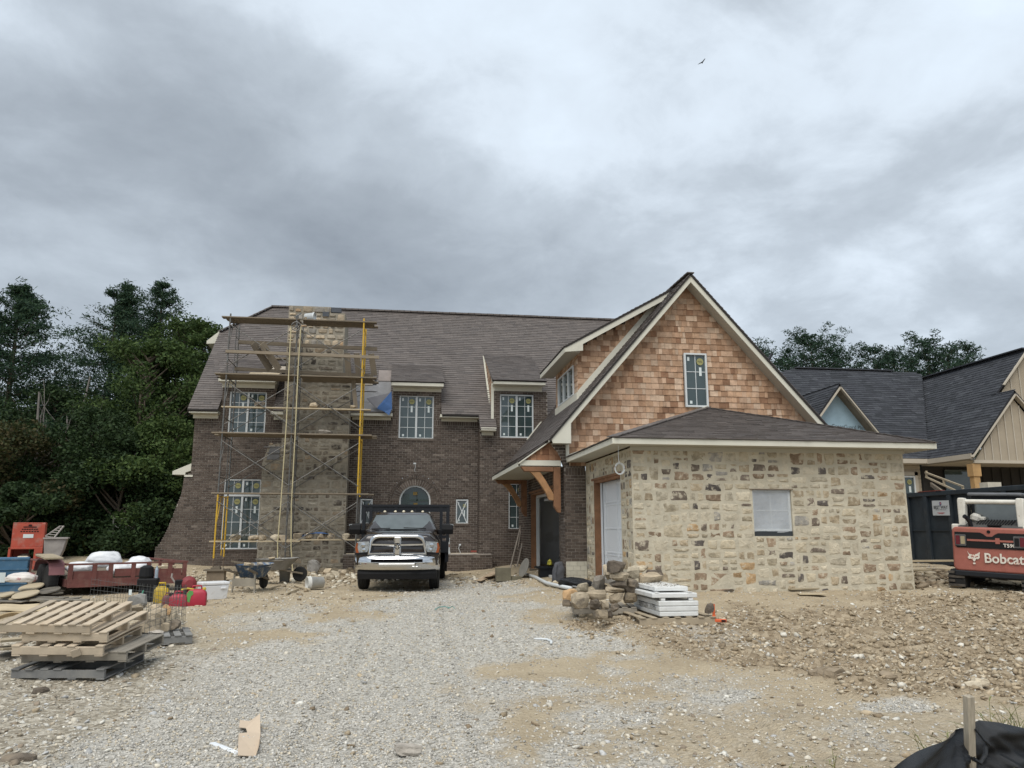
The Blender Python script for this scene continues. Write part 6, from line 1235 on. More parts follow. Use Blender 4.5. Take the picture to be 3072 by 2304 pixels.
# ---- debris of boards and slates around them
rs = random.Random(77); cb0 = ON('C2', 400, 1075, 18.0)
o_ = sack((cb0.x, 18.0, cb0.z), (.52, .34, .2), .1, 'white and red cement bag on the board heap beside the blue bin', m=M('printed_cement_bag', (.62, .58, .54), rough=.6, var=.1, scale=5, blot=((.33, .05, .07), 2.2, .56, .60, .8)), seed=9)
SLATE = M('grey_weathered_board', (.16, .145, .12), rough=.9, var=.3, scale=3, rnd=.3, blot=((.29, .26, .205), 2.5, .5, .68, .7))
for k in range(34):
    x, y = rs.uniform(-40, 1250), rs.uniform(1120, 1530)
    if x > 720: y = rs.uniform(1420, 1530)
    p_ = G('C2', x, y + 60); L_ = rs.uniform(.5, 1.5) * (.6 if x > 900 else 1); a_ = rs.uniform(-.35, .35); h_ = p_.z + .03 + rs.uniform(0, .05) + max(0, (1500 - y) / 400) * rs.uniform(.0, .22) * (x < 700)
    d_ = Vector((math.cos(a_), math.sin(a_), rs.uniform(-.05, .08))) * L_ / 2; c_ = Vector((p_.x, p_.y, h_ + .02)); plank(c_ - d_, c_ + d_, rs.uniform(.12, .34), rs.uniform(.018, .04), 'weathered grey board in the heap before the trailer wheels', 'weathered boards heaped by the trailer', m=SLATE if k % 4 else PALEWOOD, name='board')
for k, (x, y, w_) in enumerate(((460, 1425, .55), (890, 1345, .5), (560, 1320, .55), (110, 1430, .3))):   # warped round-ended slabs
    p_ = G('C2', x, y + 95); b = MB(); b.lathe([(.001, -.025), (w_ * .92, -.02), (w_, .0), (w_ * .95, .02), (.001, .03)], (0, 0, 0), (0, 0, 1), 22, .42); o_ = b.build('slab', PALEWOOD if k != 1 else SLATE, None, smooth=False); o_.location = (p_.x, p_.y, p_.z + .16 + .05 * (k == 2)); o_.rotation_euler = (R(4), R(-5), R(12)); tag(o_, ('round-ended slab of wood lying lowest before the trailer wheel', 'grey round-ended slab leaning under the trailer wheel', 'pale warped slab on top of the board heap', 'short slab stub at the left of the board heap')[k], 'slab')
plank(G('C2', 480, 1330) + Vector((0, 0, .12)), G('C2', 700, 1290) + Vector((0, .2, .55)), .1, .04, 'dark board propped up against the trailer wheel', name='board')
# ---- generator, cans, jug, cooler, pump
def can(px, py, w, h, m, label, d=.2, spout=None, nm='fuel_can', col=None):
    p_ = gp(px, py); t_ = thing(nm, label, 'fuel can', (p_.x, p_.y + d / 2, p_.z), R(8)); hw, hd = w / 2, d / 2
    b = MB(); b.loft([[Vector((x * hw, y * hd, z * h)) for x, y in ((-1, -1), (1, -1), (1, 1), (-1, 1))] for z in (0, .62)] + [[Vector((x * hw * k, y * hd * k, z * h)) for x, y in ((-1, -1), (1, -1), (1, 1), (-1, 1))] for z, k in ((.76, .78), (.82, .55))]); b.build('body', m, t_, local=True, bevel=.025, seg=3, smooth=True)
    MB().path([(-hw * .5, 0, h * .78), (-hw * .4, 0, h * .97), (hw * .4, 0, h * .97), (hw * .5, 0, h * .78)], .018, 8).build('handle', m, t_, local=True, smooth=True); MB().lathe([(.035, 0), (.035, .05), (.02, .07)], (hw * .62, -.02, h * .74), (.5, 0, .8), 10).build('cap', col or BLACKP, t_, local=True)
    if spout: MB().path([(-hw * .3, -.02, h * .8), (-hw * .9, -.04, h * .86), (-hw * 1.5, -.05, h * .8)], .018, 8).build('spout', spout, t_, local=True)
    return t_
REDC = M('red_plastic', (.36, .022, .045), rough=.5, var=.12, scale=6, blot=((.36, .10, .10), 7, .55, .68, .5)); YELC = M('yellow_plastic', (.48, .33, .02), rough=.5, var=.12, scale=6, blot=((.40, .32, .13), 6, .55, .68, .6)); MARC = M('maroon_plastic', (.17, .05, .055), rough=.55, var=.15); YSP = M('yellow_spout', (.50, .38, .05), rough=.5)
can(478, 1812, .28, .42, YELC, 'yellow fuel can standing before the trailer', .18, None); can(530, 1822, .32, .30, REDC, 'low red fuel can half hidden by the wire mesh', .2, None); c2 = can(583, 1820, .38, .40, REDC, 'red fuel can with yellow spout and green paint splash', .22, YSP, col=YSP)
MB().add([(-.15, -.115, .1), (-.11, -.115, .08), (-.09, -.115, .2), (-.05, -.115, .24), (-.06, -.115, .30), (-.13, -.115, .31), (-.17, -.115, .25)], [tuple(range(7))]).build('green_paint', M('green_splash', (.10, .30, .08), rough=.6), c2, local=True)
can(498, 1818, .17, .25, MARC, 'small maroon jug between the yellow and red cans', .12, nm='jug')
p_ = gp(632, 1800); cl = thing('cooler', 'white picnic cooler beside the red fuel cans', 'cooler', (p_.x, p_.y + .15, p_.z), R(28)); CW = M('cooler_white', (.68, .69, .70), rough=.4, var=.06, blot=((.4, .37, .33), 6, .6, .7, .6))
MB().loft([[Vector((x, y, z)) for x, y in ((-a, -c), (a, -c), (a, c), (-a, c))] for a, c, z in ((.25, .16, 0), (.28, .19, .30))]).build('body', CW, cl, local=True, bevel=.02, seg=3); MB().b2(-.29, .29, -.2, .2, .305, .37).build('lid', CW, cl, local=True, bevel=.02, seg=3); MB().b2(.1, .22, -.215, -.19, .22, .26).build('handle', CW, cl, local=True, bevel=.01)
p_ = gp(540, 1795); pm_ = thing('water_pump', 'small red and black engine pump behind the red cans', 'pump', (p_.x - .05, p_.y + .5, p_.z), R(10)); MB().b2(-.2, .2, -.13, .13, .02, .10).build('base', BLACK, pm_, local=True); MB().lathe([(.16, -.05), (.17, 0), (.15, .06), (.08, .1)], (.08, -.02, .27), (.2, -1, .1), 16).build('housing', M('dull_red', (.2, .03, .035), rough=.6), pm_, local=True); MB().b2(-.2, .0, -.1, .1, .1, .36).build('motor', BLACKP, pm_, local=True, bevel=.02); MB().path([(-.2, -.05, .3), (-.28, -.05, .42), (-.27, -.04, .5)], .02, 8).build('pipe', GREYM, pm_, local=True)
p_ = ON('C3', 1000, 500, 17.6); gn = thing('generator', 'black engine unit standing at the trailer side', 'generator', (p_.x, 17.6, gz(p_.x, 17.6)), R(8)); k_ = gn.location.z
MB().b2(-.16, .16, -.12, .12, 0, .28).build('stand', BLACK, gn, local=True, bevel=.01); MB().b2(-.2, .2, -.16, .16, .28, .46).build('block', BLACKP, gn, local=True, bevel=.03); MB().lathe([(.14, 0), (.15, .04), (.13, .22), (.06, .26)], (-.05, 0, .46), (0, 0, 1), 14).build('tank', BLACKP, gn, local=True); MB().lathe([(.035, 0), (.035, .17), (.014, .22), (.014, .25)], (.15, -.05, .46), (0, 0, 1), 10).build('bottle', M('clear_bottle', (.3, .36, .42), rough=.2), gn, local=True)
# ---- wheelbarrows
def wheelbarrow(loc, rz, tub, label, load, sc=1.0):
    w = thing('wheelbarrow', label, 'wheelbarrow', loc, rz)
    b = MB(); rings = []
    for z, a, f, r_ in ((.32, .24, .30, .30), (.34, .26, .33, .34), (.60, .36, .62, .46), (.615, .385, .645, .49), (.60, .36, .62, .46), (.60, .345, .60, .44), (.38, .24, .30, .30)):
        rings.append([Vector((a * math.copysign(abs(math.cos(t)) ** .55, math.cos(t)), (f if math.sin(t) > 0 else r_) * math.copysign(abs(math.sin(t)) ** .7, math.sin(t)) + .1, z + (.03 * max(0, math.sin(t)) if z > .5 else 0))) for t in np.linspace(0, 6.283, 25)[:-1]])
    b.loft(rings); b.build('tub', tub, w, local=True, smooth=True)
    for s_ in (-1, 1): MB().beam((s_ * .30, -.95, .56), (s_ * .10, .85, .22), .045, .045).build('handle', OLDWOOD, w, local=True); MB().beam((s_ * .24, -.38, .44), (s_ * .27, -.42, 0), .05, .03).build('leg', STEEL if tub is not BLUEW else bpy.data.materials['caked_leg'], w, local=True)
    MB().b2(-.27, .27, -.43, -.38, .14, .32).build('brace', bpy.data.materials['caked_leg'], w, local=True)
    wh = MB().lathe([(.10, -.05), (.17, -.05), (.2, 0), (.17, .05), (.10, .05)], (0, .80, .20), (1, 0, 0), 18).build('wheel', RUBBER, w, local=True); MB().lathe([(.001, -.04), (.1, -.03), (.1, .03), (.001, .04)], (0, .80, .20), (1, 0, 0), 12).build('rim', STEEL, wh)
    r = random.Random(int(sc * 100)); b = MB(); b.lathe([(.001, .60), (.2, .595), (.33, .575)], (0, .12, 0), (0, 0, 1), 14, 1.35); b.build('mortar', M('wet_mortar', (.30, .27, .22), rough=.9) if 'wet_mortar' not in bpy.data.materials else bpy.data.materials['wet_mortar'], w, local=True)
    for k in range(load): q = Matrix.Translation(w.location) @ Matrix.Rotation(rz, 4, 'Z') @ Vector((r.uniform(-.22, .22), r.uniform(-.1, .4), .62)); rock(q, (r.uniform(.08, .2), .12, .08), f'stone chip lying in the {"blue" if tub is BLUEW else "grey"} wheelbarrow', f'stones in the {"blue" if tub is BLUEW else "grey"} wheelbarrow', seed=400 + k + int(sc * 50), m=ROCKP)
    return w
M('caked_leg', (.27, .245, .20), rough=.9, var=.2); BLUEW = M('mortar_splashed_blue', (.05, .09, .16), rough=.7, var=.2, scale=5, blot=((.36, .34, .29), 7, .48, .60, .9)); GREYW = M('mortar_caked_tub', (.27, .26, .24), rough=.85, var=.25, scale=5, blot=((.13, .13, .13), 5, .54, .66, .7))
p_ = gp(738, 1778); wheelbarrow((p_.x + .02, p_.y + .42, p_.z), R(-12), BLUEW, 'mortar splashed blue wheelbarrow holding stones, nearer of two', 5, 1.0)
p_ = gp(795, 1756); wheelbarrow((p_.x + .05, p_.y + .3, p_.z + .05), R(-70), GREYW, 'caked grey wheelbarrow behind the blue one', 2, 1.3)
# buckets, cribbing, boulder
p_ = gp(853, 1750); bk2 = thing('bucket', 'mortar grey bucket standing beside the grey wheelbarrow', 'bucket', p_); MB().lathe([(.13, 0), (.155, .36), (.165, .36), (.165, .39), (.15, .39), (.13, .05)], (0, 0, 0), (0, 0, 1), 20).build('body', M('grey_bucket', (.24, .245, .24), rough=.7, var=.2, blot=((.36, .34, .3), 6, .5, .66, .7)), bk2, local=True, smooth=True); MB().path([(.165 * math.cos(t), .05, .33 - .1 * math.sin(t)) for t in np.linspace(0, 3.14, 9)], .006, 5).build('handle', STEEL, bk2, local=True)
p_ = gp(942, 1768); bk3 = thing('bucket', 'white bucket lying on its side left of the truck', 'bucket', (p_.x, p_.y + .1, p_.z + .15), R(12)); MB().lathe([(.13, .21), (.15, -.10), (.165, -.10), (.165, -.14), (.155, -.14), (.155, -.20), (.14, -.20), (.12, .19)], (0, 0, 0), (1, .2, .0), 20).build('body', M('scuffed_white', (.56, .56, .53), rough=.55, var=.12, blot=((.36, .33, .28), 5, .55, .68, .6)), bk3, local=True, smooth=True); MB().path([(-.12, -.165 * math.cos(t), -.02 - .15 * math.sin(t)) for t in np.linspace(.2, 2.9, 8)], .006, 5).build('handle', STEEL, bk3, local=True)
p_ = gp(942, 1722); rock((p_.x, p_.y + .1, p_.z + .2), (.44, .36, .46), 'grey boulder sitting before the chimney base', m=M('grey_boulder', (.24, .23, .215), rough=.9, var=.25, bump=.8, bscale=14), seed=51, boxy=.4)
p_ = gp(640, 1748); crib = thing('cribbing', 'wooden block crib under the yellow scaffold leg', 'cribbing', (p_.x, p_.y + .2, p_.z)); MB().b2(-.30, .34, -.15, .2, .30, .35).build('top_board', OLDWOOD, crib, local=True); MB().b2(-.22, .25, -.1, .15, 0, .30).build('block', M('dirty_block', (.20, .16, .115), rough=.9, var=.3), crib, local=True); MB().b2(-.12, .12, -.08, .12, .35, .40).b2(-.06, .1, -.05, .1, .40, .43).build('shim', OLDWOOD, crib, local=True)
for k, (x, y, s_) in enumerate(((690, 1735, .36), (672, 1722, .3), (707, 1750, .28), (700, 1728, .34), (885, 1728, .22), (900, 1745, .2), (1005, 1732, .3), (1030, 1728, .3), (990, 1742, .26), (1050, 1716, .22), (980, 1725, .3))):
    p_ = gp(x, y); rock((p_.x, p_.y + .1, p_.z + s_ * .28), (s_, s_ * .8, s_ * .7), 'rough building stone in the rubble at the chimney foot', 'stones at the chimney foot', seed=60 + k, m=ROCK if k % 2 else ROCKP)
def rubble(name, label, cx, cy, rx, ry, n, smin, smax, pal, seed):
    r = np.random.RandomState(seed); pts = []
    for _ in range(n): pts.append(gp(cx + rx * r.normal() * .5, cy + ry * r.normal() * .5))
    P = np.array([(p.x, p.y, float(H(np.float64(p.x), np.float64(p.y)))) for p in pts]); S = smin + (smax - smin) * r.rand(n) ** 2.2
    scatter(name, label, 'rubble', P, S, pick(r, n, pal), ICO_V, ICO_F, .6, r, .5, .2, .5)
PALR = [((.47, .41, .31), 4), ((.38, .32, .235), 4), ((.28, .23, .165), 3), ((.56, .52, .43), 2)]
rubble('rubble', 'tan stone chips heaped between scaffold and truck', 985, 1735, 190, 26, 420, .03, .12, PALR, 1); rubble('rubble', 'stone chips strewn below the yellow scaffold leg', 660, 1735, 230, 26, 380, .03, .11, PALR, 2); rubble('rubble', 'stone and board fragments in front of the porch step', 1450, 1740, 230, 18, 300, .02, .09, PALR, 3); rubble('rubble', 'flat stone chips on the dirt right of the cooler', 800, 1800, 420, 50, 420, .015, .05, PALR, 5); rubble('rubble', 'dirt lumps between the stone garage and the skid steer', 2800, 1740, 150, 22, 260, .04, .16, [((.22, .17, .115), 4), ((.30, .24, .17), 4), ((.40, .34, .25), 2)], 6)
for k, (x, y, a_, L_) in enumerate(((1240, 1690 - 3, .3, .5),)): pass
for k, (a, c) in enumerate((((1245, 745), (1400, 690)), ((1340, 640), (1520, 705)), ((1040, 685), (1165, 655)))):
    p_, q_ = G('L3', *a), G('L3', *c); plank(p_ + Vector((0, 0, .03)), q_ + Vector((0, 0, .05)), .05, .03, ('thin pale stick lying nearest the camera by the white bucket', 'thin stick pointing at the white bucket', 'stick lying below the grey wheelbarrow')[k], m=PALEWOOD, name='stick')
# ================================================================ PALLETS, STONE PILES, SMALL THINGS
PAL_NEW = M('new_pallet_wood', (.46, .385, .29), rough=.85, var=.2, scale=3, rnd=.2, blot=((.33, .245, .155), 3, .5, .7, .6), bump=.2)
PAL_OLD = M('grey_pallet_wood', (.27, .245, .205), rough=.9, var=.25, scale=3, rnd=.2, blot=((.17, .15, .125), 3, .5, .7, .6), bump=.2)
PAL_BLUE = M('blue_grey_pallet_wood', (.20, .20, .195), rough=.9, var=.25, scale=3, rnd=.2, blot=((.26, .25, .225), 3, .48, .66, .7))
def pallet(loc, rot, L, D, m, label, top=7, bottom=4, skip=(), h=.125, solid_=False, group='wooden pallets'):
    """origin: front right bottom corner; stringers run along -x, deck boards along +y"""
    t = thing('pallet', label, 'pallet', loc, rot=rot, group=group); r = random.Random(sum(map(ord, label))); th = .018
    for y in (0, D / 2 - .02, D - .04):
        MB().b2(-L, 0, y, y + .04, th, h - th).build('stringer', m, t, local=True, bevel=.003, seg=1)
    n = 12 if solid_ else top; w_ = (L / n * .97) if solid_ else .095
    for k in range(n):
        if k in skip: continue
        x = -w_ - (L - w_) * k / (n - 1) + r.uniform(-.006, .006); MB().b2(x, x + w_, -.008 + r.uniform(-.015, .01), D + r.uniform(-.01, .012), h - th + .001, h + .001).build('deck_board', m, t, local=True, bevel=.003, seg=1)
    for k in range(bottom):
        x = -.1 - (L - .1) * k / (bottom - 1); MB().b2(x, x + .1, 0, D, 0, th - .001).build('bottom_board', m, t, local=True, bevel=.003, seg=1)
    return t
def PC(x, y, dep): return PD(*Q('L2', x, y), dep)
YR_ = R(-8.1); GG = 'wooden pallets in the near stack'
pallet(PC(862, 1492, 9.05), (R(3), R(0), YR_), 1.10, 1.0, PAL_BLUE, 'bottom pallet of the near stack, dirty grey and broken', skip=(1, 2), group=GG)
pallet(PC(1045, 1345, 9.15), (R(4), R(-.5), YR_), 1.25, 1.0, PAL_OLD, 'second pallet from below in the near stack, grey boarded deck', solid_=True, group=GG)
pallet(PC(850, 1300, 9.02), (R(6), R(.4), YR_ + R(1)), 1.06, 1.0, PAL_NEW, 'middle pallet of the near stack with deck boards missing', skip=(1, 5), group=GG)
pallet(PC(888, 1183, 9.08), (R(8), R(-.3), YR_ - R(1)), 1.02, 1.0, PAL_NEW, 'second pallet from the top of the near stack', group=GG)
pallet(PC(745, 1118, 9.06), (R(9.5), R(.8), YR_ + R(.5)), 1.08, 1.02, PAL_NEW, 'topmost pale pallet of the near stack', group=GG)
plank(PC(620, 1240, 8.98), PC(640, 1298, 8.99), .1, .02, 'split block hanging on the middle pallet', m=PAL_NEW, name='wood_block', up=(0, -1, 0))
# loose plywood and boards left of the stack
for k, (a, c, w_, l_, m_) in enumerate((((-40, 1170), (170, 1150), .22, 'pale board left of the pallet stack, upper', PALEWOOD), ((-40, 1235), (165, 1215), .3, 'yellow board left of the pallet stack, lower', PALEWOOD), ((-30, 1330), (110, 1265), .25, 'grey board end at the left picture edge below the pallets', SLATE))):
    plank(PC(a[0], a[1], 10.0), PC(c[0], c[1], 10.3), w_, .03, l_, m=m_, name='board')
b = MB(); b.grid(8, 3, lambda a, c: PC(-60 + 260 * a, 985 - 55 * math.sin(a * 2.2) + 30 * c, 11.4 + .5 * c)); tag(b.build('veneer_sheet', M('yellow_veneer', (.52, .40, .24), rough=.7, var=.1), None, solid=.012), 'curved yellow veneer sheet behind the pallet stack', 'sheet')
b = MB(); b.grid(10, 3, lambda a, c: gp(*Q('L2', -30 + 420 * a, 935 - 60 * c)) + Vector((0, 0, .03 + .012 * math.sin(8 * a)))); tag(b.build('plywood_sheet', M('sandy_plywood', (.50, .41, .27), rough=.85, var=.12, scale=3), None, solid=.015), 'yellow plywood lying flat behind the pallet stack', 'sheet')
# ---- caged stones on a pallet behind the stack
pc_ = gp(*Q('L2', 1340, 1195)); cp0 = pallet((pc_.x + .42, pc_.y, pc_.z), (0, 0, R(18)), 1.0, .95, PAL_BLUE, 'blue grey pallet under the wire caged stones', group='wooden pallets')
def C3(x, y, dep): return PD(*Q('C3', x, y), dep)
for k, (x, y, w, h, dep, m_, l_) in enumerate(((1040, 1100, 330, 230, 11.3, ROCK, 'large pale brown stone at the front of the wire cage'), (1160, 960, 330, 200, 11.7, ROCK, 'long brown stone across the middle of the wire cage'), (1400, 1090, 200, 150, 11.6, ROCK, 'flat dark stone at the right of the wire cage'), (1280, 870, 150, 150, 12.0, M('orange_stone', (.42, .27, .14), rough=.9, var=.25, scale=7, bump=.8, bscale=18), 'orange stone near the top of the wire cage'), (1395, 960, 150, 150, 12.0, ROCKP, 'pale stone behind the right of the wire cage'), (980, 960, 180, 220, 11.9, ROCKP, 'grey upright stone at the left of the wire cage'), (820, 750, 270, 200, 12.2, M('grey_block', (.27, .265, .25), rough=.9, var=.25, bump=.8, bscale=16), 'grey pointed block topmost behind the wire cage'), (1240, 1135, 160, 120, 11.4, ROCKP, 'small pale stone low in the wire cage'), (1080, 1220, 300, 70, 11.25, ROCKP, 'flat slab lying at the front of the caged pallet'), (820, 840, 220, 110, 12.0, ROCK, 'brown slab under the grey pointed block'), (1110, 860, 150, 130, 12.1, ROCKP, 'pale stone at the back of the wire cage'))):
    p_ = C3(x, y, dep); s_ = .1944 * dep / F_; rock(p_, (w * s_, max(w, h) * s_ * .7, h * s_ * 1.1), l_, 'stones in the wire cage', m=m_, seed=200 + k)
WIRE = M('wire', (.13, .135, .13), rough=.5, metal=.6, var=.1)
def mesh_panel(pts, hts, label, step=.1, dz=.1, r_=.0028):
    w = thing('wire_mesh', label, 'wire mesh', pts[0]); b = MB(); rs2 = random.Random(len(label)); S = []
    for (p, q, h0, h1) in zip(pts, pts[1:], hts, hts[1:]):
        n = max(2, int((q - p).length / step))
        for i in range(n): S.append((p.lerp(q, i / n), h0 + (h1 - h0) * i / n))
    S.append((pts[-1], hts[-1]))
    J = [Vector((rs2.uniform(-.02, .02), rs2.uniform(-.02, .02), 0)) for _ in S]
    for (p, h), j_ in zip(S, J): b.tube(p, p + Vector((0, 0, h)) + j_, r_, 4, cap=False)
    k = 0.0
    while k < 1.01:
        for (p, h), (q, g), j0, j1 in zip(S, S[1:], J, J[1:]): b.tube(p + Vector((0, 0, h * k)) + j0 * k, q + Vector((0, 0, g * k)) + j1 * k, r_, 4, cap=False)
        k += dz / max(hts) * 1.0
    b.build('wires', WIRE, w); return w
a_, b_, c_, d_, e_ = gp(268, 1815), gp(350, 1822), gp(460, 1840), gp(553, 1905), gp(430, 1935)
mesh_panel([a_, b_, c_], [.55, .5, .5], 'sagging wire mesh standing in front of the trailer'); mesh_panel([c_ + Vector((0, -.05, 0)), d_, e_], [.5, .75, .55], 'wire mesh cage wrapped round the stone pallet')
tag(MB().box(PD(391, 1777, 12.9), (.045, .01, .09)).build('tag_card', STICKER_W, None), 'small white tag on the wire mesh', 'tag'); tag(MB().path([PD(430, 1772, 12.8), PD(424, 1788, 12.7), PD(418, 1800, 12.6)], .012, 5).build('strap', M('green_strap', (.05, .2, .13), rough=.6), None), 'green strap dangling on the wire mesh', 'strap')
# ---- stone heap in front of the garage
def C5(x, y, dep): return PD(*Q('C5', x, y), dep)
DARKR = M('dark_building_stone', (.11, .09, .07), rough=.92, var=.4, scale=7, bump=.9, bscale=18, blot=((.27, .22, .16), 4, .5, .66, .7))
HEAP = (((745, 165), 235, 150, 13.5, 1, 'dark brown stone on top of the stacked stones'), ((770, 300), 270, 125, 13.5, 0, 'long squared stone second from the top of the stack'), ((765, 405), 215, 88, 13.5, 1, 'dark flat stone in the middle of the stack'), ((735, 490), 250, 85, 13.5, 0, 'flat tan stone below the dark one in the stack'), ((745, 595), 175, 122, 13.45, 0, 'squared stone at the bottom left of the stack'), ((935, 590), 175, 118, 13.5, 0, 'squared stone at the bottom right of the stack'), ((925, 480), 145, 85, 13.6, 1, 'dark stone beside the flat tan one in the stack'), ((955, 390), 160, 95, 13.6, 0, 'brown stone right of the dark flat one in the stack'), ((965, 255), 185, 150, 13.8, 2, 'tilted pale stone right of the stack top'), ((1060, 205), 220, 85, 14.1, 2, 'pale slab behind the stack'), ((1190, 335), 330, 170, 13.9, 2, 'big rough boulder right of the stack'), ((1250, 270), 210, 90, 14.3, 1, 'dark slab behind the big rough boulder'), ((630, 250), 70, 170, 13.8, 0, 'narrow upright stone left of the stack top'), ((505, 390), 170, 190, 13.7, 2, 'upright pale stone left of the stack'), ((560, 500), 120, 150, 13.8, 1, 'dark stone tucked left of the stack'), ((315, 465), 165, 130, 14.0, 2, 'pointed pale stone behind the round boulder'), ((480, 550), 260, 115, 13.3, 2, 'pale topped stone lying left of the stack'), ((250, 625), 235, 185, 13.1, 0, 'round brown boulder at the left end of the heap'), ((140, 560), 200, 150, 13.5, 3, 'orange tinted stone at the far left of the heap'), ((600, 690), 130, 130, 13.0, 0, 'small block in front of the stack'), ((475, 685), 150, 130, 13.0, 1, 'dark block beside the small block in front'), ((728, 725), 110, 95, 13.0, 0, 'rusty brown stone at the pallet corner'), ((540, 805), 170, 110, 12.7, 0, 'jagged stone lowest in the heap'), ((655, 805), 110, 95, 12.8, 1, 'dark jagged stone beside the lowest one'), ((1980, 735), 130, 120, 12.75, 1, 'grey stone standing behind the white slabs'), ((100, 660), 130, 80, 13.2, 1, 'low dark stone at the foot of the orange one'))
for k, ((x, y), w, h, dep, mi, l_) in enumerate(HEAP):
    s_ = .226 * dep / F_; rock(C5(x, y, dep), (w * s_ * 1.04, max(w * .7, h) * s_, h * s_ * 1.12), l_, 'stones heaped in front of the garage', m=(ROCK, DARKR, ROCKP, bpy.data.materials['orange_stone'])[mi], seed=300 + k, boxy=.8 if mi in (0, 1) and x > 600 else .55, rot=(random.Random(k).uniform(-.05, .05), random.Random(k + 9).uniform(-.05, .05), random.Random(k + 5).uniform(-.25, .25)))
sp0 = C5(1020, 660, 13.4); pallet((sp0.x, sp0.y, gz(sp0.x, sp0.y) - .01), (0, 0, R(-10)), 1.1, 1.0, PAL_OLD, 'dark pallet under the stacked stones', group='wooden pallets')
# ---- pallet with the white wrapped slabs
fl, fr2, bl = gp(*Q('C5', 1065, 975)), gp(*Q('C5', 2075, 930)), gp(*Q('C5', 800, 800))
ang = math.atan2(fr2.y - fl.y, fr2.x - fl.x); LP_ = (fr2 - fl).length
pallet((fr2.x, fr2.y, fl.z + .0), (0, 0, ang), LP_, 1.15, M('pallet_wood_tan', (.36, .30, .215), rough=.9, var=.2, rnd=.15, blot=((.22, .18, .13), 3, .5, .7, .6)), 'tan pallet under the white wrapped slabs', h=.14, group='wooden pallets')
FOILW = M('white_wrap', (.66, .67, .66), rough=.4, var=.08, scale=4, bump=.35, bscale=10, blot=((.50, .49, .46), 5, .55, .7, .5))
U_ = Vector((math.cos(ang), math.sin(ang), 0)); V_ = Vector((-math.sin(ang), math.cos(ang), 0)); org = Vector((fl.x, fl.y, fl.z + .145)) + U_ * .36 + V_ * .06
def wslab(u0, u1, v0, v1, z0, z1, label, rz=0):
    P = []
    for z in (z0, z1):
        for (u, v) in ((u0, v0), (u1, v0), (u1, v1), (u0, v1)): P.append(org + U_ * u + V_ * v + Vector((0, 0, z)))
    o_ = MB().add(P, [(3, 2, 1, 0), (4, 5, 6, 7), (0, 1, 5, 4), (1, 2, 6, 5), (2, 3, 7, 6), (3, 0, 4, 7)]).build('wrapped_slab', FOILW, None, bevel=.012, seg=2); return tag(o_, label, 'slab', 'white wrapped slabs')
wz_ = 0
for k, (a, c, v1, h_, l_) in enumerate(((0, .66, 1.45, .075, 'lowest white wrapped slab on the pallet'), (-.005, .665, 1.45, .08, 'second white wrapped slab from below'), (-.01, .67, 1.45, .08, 'third white wrapped slab from below with rubble on it'), (-.11, .66, 1.5, .075, 'white slab above the gap, second from the top'), (-.02, .56, 1.5, .07, 'topmost white slab strewn with chips'))):
    if k == 3: wz_ += .045
    if k == 4: wz_ += .02
    wslab(a, c, (0, 0, .0, .02, .16)[k], v1, wz_, wz_ + h_, l_); wz_ += h_ + .004
    if k in (2, 3):
        for u in (a + .08, c - .12): tag(MB().box(org + U_ * u + V_ * .07 + Vector((0, 0, wz_ + (.02 if k == 2 else .008))), (.07, .1, .036 if k == 2 else .014)).build('spacer', FOILW, None), ('white spacer block under the fourth slab' if k == 2 else 'thin white spacer under the topmost slab'), 'spacer', 'slab spacers')
me = text_mesh('BENTON   11795', .12); put_text(me, 'writing', INK, None, org + V_ * .62 + U_ * -.016 + Vector((0, 0, .13)), -V_, (0, 0, 1)); o_ = bpy.data.objects['writing'] if 0 else COL.objects[-1]; o_.parent = [x for x in COL.objects if x.get('label', '').startswith('third white')][0]
r_ = np.random.RandomState(8); n_ = 130; uu, vv = r_.rand(n_), r_.rand(n_); Pk = np.array([tuple(org + U_ * float(.0 + .54 * a) + V_ * float(.2 + .98 * c) + Vector((0, 0, wz_ - .004))) for a, c in zip(uu, vv)])
scatter('stone_chips', 'grey chips strewn over the topmost white slab', 'chips', Pk, .006 + .016 * r_.rand(n_) ** 2, pick(r_, n_, [((.36, .34, .30), 3), ((.5, .48, .44), 2), ((.24, .22, .19), 2)]), ICO_V, ICO_F, .5, r_, .6, .2)
# orange markers
ORG = M('orange_marker', (.62, .12, .04), rough=.5, var=.1); p_ = gp(*Q('C5', 2045, 870)); tag(MB().loft([[p_ + Vector((x, y, z)) for x, y in ((-.02, -.01), (.02, -.01), (.02, .01), (-.02, .01))] for z in (0, .24)]).build('marker_stake', ORG, None), 'orange marker stake standing beside the white slabs', 'marker'); p_ = gp(*Q('C5', 2120, 930)); mk = thing('marker_block', 'orange plastic marker lying in the clods beside the slabs', 'marker', p_, R(-25)); MB().b2(-.11, .11, -.03, .03, .02, .07).build('bar', ORG, mk, local=True, bevel=.01); MB().b2(-.11, -.06, -.03, .03, .07, .13).build('tab', ORG, mk, local=True); MB().b2(.03, .1, -.035, .0, .03, .06).build('hole', BLACKP, mk, local=True)
